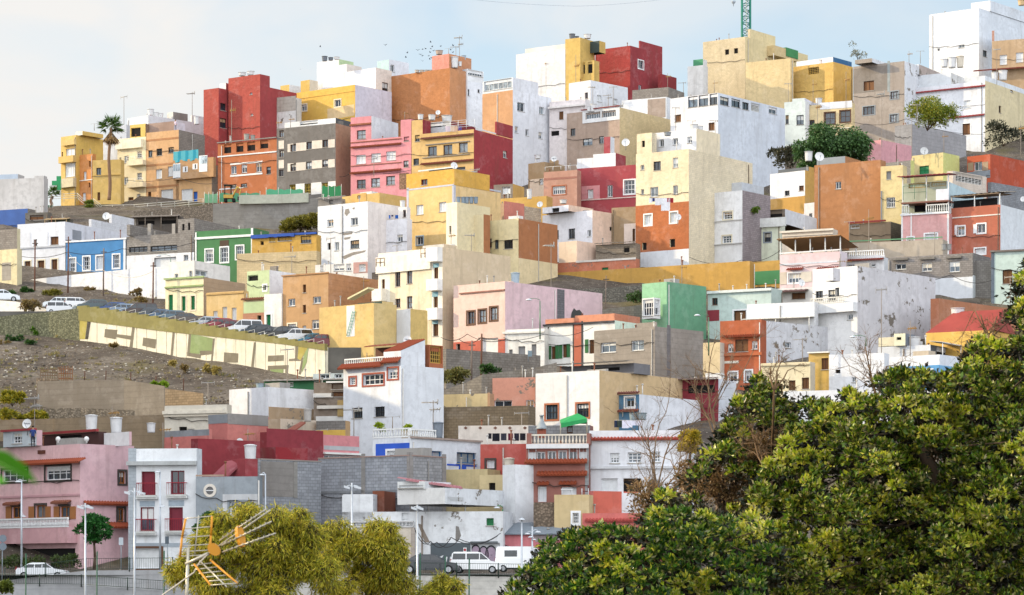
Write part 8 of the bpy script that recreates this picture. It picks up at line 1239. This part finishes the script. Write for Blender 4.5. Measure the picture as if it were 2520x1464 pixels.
# big leafy foreground trees
LEAF = ['#22360f', '#345016', '#4c6c1a', '#6c8c2a', '#9aa23c', '#4a4016', '#2c3e12', '#b8ac78']  # the pale last colour paints glints onto single leaves
def inside(poly_, u, v):
    c = False; n = len(poly_)
    for i in range(n):
        (x0, y0), (x1, y1) = poly_[i], poly_[(i+1) % n]
        if (y0 > v) != (y1 > v) and u < (x1-x0)*(v-y0)/(y1-y0)+x0: c = not c
    return c
def leafy(label, poly_, Y, roots, step, per, leaf, cols, mt, depth=2.2, gaps=(), twig=True, name='leafy_tree', bare=0):
    I_ = []; r = empty(name, at(roots[0][0], roots[0][1], Y), label, 'tree'); us = [p[0] for p in poly_]; vs = [p[1] for p in poly_]; S = Y/F; P, D = [], []; mb = MB(); cl = []; cu, cv = sum(us)/len(us), sum(vs)/len(vs)
    v = min(vs); k = 0
    while v < max(vs):
        u = min(us)+(step*.5 if k % 2 else 0)
        while u < max(us):
            uu, vv = u+random.uniform(-.4, .4)*step, v+random.uniform(-.35, .35)*step
            if inside(poly_, uu, vv) and not any((uu-a)**2/(ra*ra)+(vv-b)**2/(rb_*rb_) < 1 for a, b, ra, rb_ in gaps): cl.append((uu, vv))
            u += step
        v += step*.78; k += 1
    trunkpts = [at(*q, Y+depth*.6) for q in roots]
    mb.tube([V((trunkpts[0].x, trunkpts[0].y, -9.2))]+trunkpts, .2, 8, r1=.08)
    for (uu, vv) in cl:
        bulge = math.sin(uu*.017+vv*.011)*.5+math.sin(uu*.031-vv*.027)*.35+random.uniform(-.35, .35); Yc = Y+depth*.5*bulge; c = at(uu, vv, Yc); R0 = step*S*random.uniform(.42, .8); m = int(per*random.uniform(.5, 1.3)); p, d = blob_pts(c, R0, m, .72, .35); P.append(p); tone = math.sin(uu*.023+vv*.017)+math.sin(uu*.011-vv*.029)+random.gauss(0, .7)-max(0, vv-1050)/420*.35-max(0, uu-2150)/370*.4; I_.append((RNG.random(m) > (.3 if tone > .6 else .88)).astype(int)*-1+1); D.append(d+RNG.normal(size=d.shape)*.55+np.array([-.1, -.25, .35]))  # share of painted sunlit leaves drops towards the bottom and right
        if 1:   # deeper layers, inner shade painted into their dark leaf colour
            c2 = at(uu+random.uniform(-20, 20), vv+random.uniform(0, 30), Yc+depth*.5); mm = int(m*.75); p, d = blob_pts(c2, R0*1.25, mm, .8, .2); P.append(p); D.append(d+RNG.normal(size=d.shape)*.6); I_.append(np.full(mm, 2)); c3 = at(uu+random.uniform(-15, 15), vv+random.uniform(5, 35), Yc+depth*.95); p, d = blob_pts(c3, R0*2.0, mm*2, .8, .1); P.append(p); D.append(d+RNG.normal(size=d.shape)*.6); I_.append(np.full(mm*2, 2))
        j = min(trunkpts, key=lambda t: (t-c).length)
        if random.random() < .14: c3 = c+V((0, .35, 0)); mb.tube([j+V((0, .4, 0)), j.lerp(c3, .5)+V((random.uniform(-.3, .3), .5, random.uniform(-.2, .3))), c3], .022, 5, r1=.006)
    leaves('crown', np.concatenate(P), np.concatenate(D), leaf, leaf*.52, [leafmat('sunlit_leaf', ['#94b028', '#bcc238', '#dcd058', '#a2b832', '#ece0a0'], .4, .28), leafmat(mt, cols, .28, .28), leafmat('shade_leaf', ['#0c1808', '#16260c', '#2a2812', '#3a2a16'], .1, .5)], r, .18, idx=np.concatenate(I_)); mb.build('trunk', plain('#5a4a3c', .9), r, uv=False)  # leaf colours hold painted sunlight on outer clumps, painted shade inside
    return r
right_poly = [(1960, 1040), (1985, 990), (2040, 985), (2090, 968), (2140, 990), (2175, 935), (2230, 905), (2262, 915), (2300, 925), (2340, 905), (2372, 870), (2420, 830), (2470, 850), (2500, 790), (2490, 740), (2540, 640), (2600, 640), (2600, 1500), (1900, 1500), (1830, 1330), (1850, 1200)]
mid_poly = [(1760, 1090), (1790, 1060), (1800, 1000), (1830, 950), (1860, 928), (1900, 935), (1925, 980), (1945, 1015), (1975, 1040), (1960, 1150), (1940, 1230), (1850, 1260), (1740, 1290), (1700, 1230), (1712, 1140), (1735, 1120)]
low_poly = [(1245, 1500), (1258, 1430), (1300, 1395), (1330, 1350), (1365, 1335), (1400, 1315), (1450, 1300), (1490, 1290), (1530, 1300), (1580, 1290), (1600, 1240), (1630, 1205), (1670, 1240), (1720, 1260), (1790, 1270), (1860, 1260), (1900, 1330), (1900, 1500)]
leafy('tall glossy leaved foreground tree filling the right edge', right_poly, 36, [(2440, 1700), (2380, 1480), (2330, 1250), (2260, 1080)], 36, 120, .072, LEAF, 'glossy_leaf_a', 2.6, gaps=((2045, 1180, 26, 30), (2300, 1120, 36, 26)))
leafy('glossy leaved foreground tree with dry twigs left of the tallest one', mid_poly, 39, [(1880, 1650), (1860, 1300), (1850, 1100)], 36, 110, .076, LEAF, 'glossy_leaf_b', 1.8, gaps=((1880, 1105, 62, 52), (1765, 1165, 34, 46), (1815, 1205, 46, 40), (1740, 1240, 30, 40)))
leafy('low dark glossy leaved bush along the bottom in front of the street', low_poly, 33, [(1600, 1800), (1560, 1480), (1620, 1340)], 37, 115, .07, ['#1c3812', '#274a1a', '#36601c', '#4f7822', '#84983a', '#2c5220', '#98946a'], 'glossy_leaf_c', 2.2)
# bare tree and dry brush
def bare(label, root, tips, Y, r0=.07, gen=3, spread=.55, name='bare_tree', col='#7d6852', seg=4, tw=6):
    r = empty(name, at(*root, Y), label, 'tree'); mb, m2 = MB(), MB(); b = at(*root, Y)
    def grow(p, d, L, rr, g, M):
        pts = [p]; q = p; dd = d.copy()
        for i in range(seg): dd = (dd+V((random.gauss(0, .16), random.gauss(0, .16), random.gauss(0, .14)))).normalized(); q = q+dd*L/seg; pts.append(q)
        M.tube(pts, rr, 5, r1=rr*.55)
        if g > 0:
            for i in range(tw if g < 2 else 4):
                k = random.randint(1, seg); nd = (dd+V((random.gauss(0, spread), random.gauss(0, spread), random.gauss(.05, spread)))).normalized(); grow(pts[k], nd, L*random.uniform(.4, .7), rr*.5, g-1, m2)
    for tpt in tips: t_ = at(*tpt, Y+random.uniform(-.5, .5)); d = t_-b; grow(b, d.normalized(), d.length, r0, gen, mb)
    mb.tube([V((b.x, b.y+2.2, -9.2)), V((b.x+.1, b.y+1.4, b.z-.9)), b], r0*1.6, 6, r1=r0)
    mb.build('trunk', plain(col, .9), r, uv=False); m2.build('twigs', plain(col, .9), r, uv=False)
bare('leafless pale branched tree before the white lattice window house', (1612, 1262), [(1590, 1080), (1625, 1060), (1655, 1095), (1560, 1120)], 60, .022, 3, .5, tw=5); bare('leafless tree in front of the dark red shack', (1765, 1090), [(1728, 930), (1705, 985), (1780, 930), (1745, 905)], 58, .02, 3, .5, tw=5)
for i, (root, tips, lb_) in enumerate((((1600, 1275), [(1560, 1200), (1640, 1190), (1610, 1170), (1680, 1200)], 'tangle of dry brown twigs above the low dark bush'), ((1690, 1210), [(1660, 1130), (1700, 1110), (1730, 1130)], 'dry brown brush beside the yellow feathery bush'), ((1880, 1150), [(1840, 1080), (1890, 1070), (1920, 1090)], 'dry twig tangle inside the glossy leaved tree'), ((2160, 985), [(2140, 900), (2165, 880), (2185, 905)], 'dry seed head branch in front of the blue banded house'), ((2440, 850), [(2400, 780), (2440, 760), (2470, 770)], 'dry brown brush before the yellow house at right'), ((1905, 960), [(1880, 905), (1920, 890), (1935, 920)], 'dry twiggy branch above the glossy leaved tree'), ((2300, 1130), [(2270, 1090), (2320, 1090), (2340, 1120)], 'patch of dry twigs low in the tall right tree'))): bare(lb_, root, tips, 37.5 if i > 1 else 52, .014, 3, .75, 'dry_brush', '#7b6248', 3, 7)
# yellow television aerial close to the camera
AY = 24.0; r = empty('tv_antenna', at(458, 1500, AY), 'large yellow and silver corner reflector television aerial close to the camera', 'aerial'); A = lambda u, v, dy=0: at(u, v, AY+dy); S = AY/F
ml, my = plain('#c9c4b4', .35, .4), plain('#d9962a', .45)
mb = MB(); mb.cyl(V((A(457, 1560).x, AY, -9.2)), A(457, 1560), 4.2*S, 4.2*S, 10); mb.cyl(A(457, 1560), A(463, 1348), 4.2*S, 4*S, 10); mb.build('mast', ml, r, uv=False)
mb = MB(); mb.cyl(A(457, 1388), A(512, 1362, -.05), 4*S, n=8); mb.cyl(A(512, 1362, -.05), A(665, 1255, -.45), 2*S, n=8); mb.build('boom', ml, r, uv=False)
mb = MB()
for (a, b) in (((457, 1276), (443, 1370)), ((522, 1270), (516, 1366))): mb = MB(); mb.tube([A(*a), A((a[0]+b[0])/2-(2 if a[0] < 500 else -0), (a[1]+b[1])/2), A(*b)], 3*S, 6); mb.build('reflector_bar', my, r, uv=False)
mb = MB(); mb.cyl(A(489, 1268), A(479, 1365), 1.7*S, n=6)
for f in (0, .27, .5, .72, .87, .99): mb.cyl(A(457-14*f, 1276+94*f), A(522-6*f, 1270+96*f), 1.4*S, n=6)
mb.build('reflector_rods', ml, r, uv=False)
mb = MB()
for (a, b) in (((478, 1388, -.1), (518, 1440, -.5)), ((518, 1378, -.1), (584, 1435, -.55))): mb = MB(); mb.cyl(A(*a), A(*b), 2.5*S, n=6); mb.build('lower_reflector_bar', my, r, uv=False)
mb = MB(); mb.cyl(A(492, 1380, -.08), A(558, 1444, -.55), 1.7*S, n=6)
for f in (0, .2, .4, .6, .8, 1): mb.cyl(A(470+48*f, 1392+48*f, -.1-.4*f), A(522+62*f, 1385+50*f, -.1-.45*f), 1.4*S, n=6)
mb.build('lower_reflector_rods', ml, r, uv=False)
mb = MB(); c = A(528, 1352, -.15)
def disc(c, a, b, n=14, th=.03):
    m = MB(); p = [c+a*math.cos(2*math.pi*k/n)+b*math.sin(2*math.pi*k/n) for k in range(n)]; nn = a.cross(b).normalized()*th; q = [x+nn for x in p]; m.quad(p); m.quad(q[::-1]); [m.quad([p[k], p[(k+1) % n], q[(k+1) % n], q[k]]) for k in range(n)]; return m
disc(c, V((15*S, 0, -9*S)), V((5*S, 0, 13*S)), th=.06).build('dipole_housing', my, r, uv=False); disc(A(588, 1322, -.3), V((9*S, .02, -6*S)), V((-4*S, .02, 26*S)), th=.04).build('director_plate', my, r, uv=False)
mb = MB()
for (a, b) in (((540, 1330, -.2), (656, 1252, -.5)), ((545, 1342, -.25), (668, 1283, -.55)), ((548, 1358, -.25), (678, 1312, -.6))):
    mb.cyl(A(*a), A(*b), 1.7*S, n=6)
    for i in range(9): f = .12+.1*i; p = A(*a).lerp(A(*b), f); mb.cyl(p+V((-5*S, -.03, 1*S)), p+V((5*S, .06, -1*S)), 1.2*S, n=5)
mb.build('director_booms', ml, r, uv=False); mb = MB(); mb.tube([A(510, 1365, -.1), A(490, 1385, -.15), A(478, 1408, -.1), A(440, 1436, 0), A(400, 1464, .1), A(385, 1500, .1)], 1.8*S, 6); mb.build('cable', plain('#d4cfc4', .6), r, uv=False)
# blurred leaf near the lens
lr = empty('leaf_spray', at(-20, 1130, 3.2), 'out of focus bright green leaf entering at the left edge', 'leaf'); mb = MB(); Z0 = lambda u, v, d: at(u, v, 3.2+d)
for pts in ([(-30, 1098, 0), (20, 1112, -.02), (62, 1142, -.03), (94, 1190, -.02), (60, 1180, 0), (20, 1160, .01), (-30, 1140, .02)], [(-30, 1165, .05), (0, 1172, .04), (20, 1185, .03), (-5, 1190, .03), (-30, 1188, .04)]): mb.quad([Z0(*p) for p in pts], 0, True); mb.quad([Z0(p[0], p[1], p[2]+.002) for p in pts][::-1], 0, True)
mb.build('leaf_blade', leafmat('near_leaf', ['#3f8f1a', '#57a824'], .4), lr, uv=False); mb = MB(); mb.cyl(Z0(-40, 1122, .003), Z0(90, 1186, -.018), .0006, n=5); mb.build('midrib', plain('#7fb85a'), lr, uv=False)
for l_, os_ in LABELS.items():
    if len(os_) > 1 and 'flock' not in l_: print('DUP LABEL', l_, len(os_))
    n_ = len(l_.split())
    if not 4 <= n_ <= 16: print('LABEL LEN', n_, l_)
print('objects', len(bpy.data.objects))
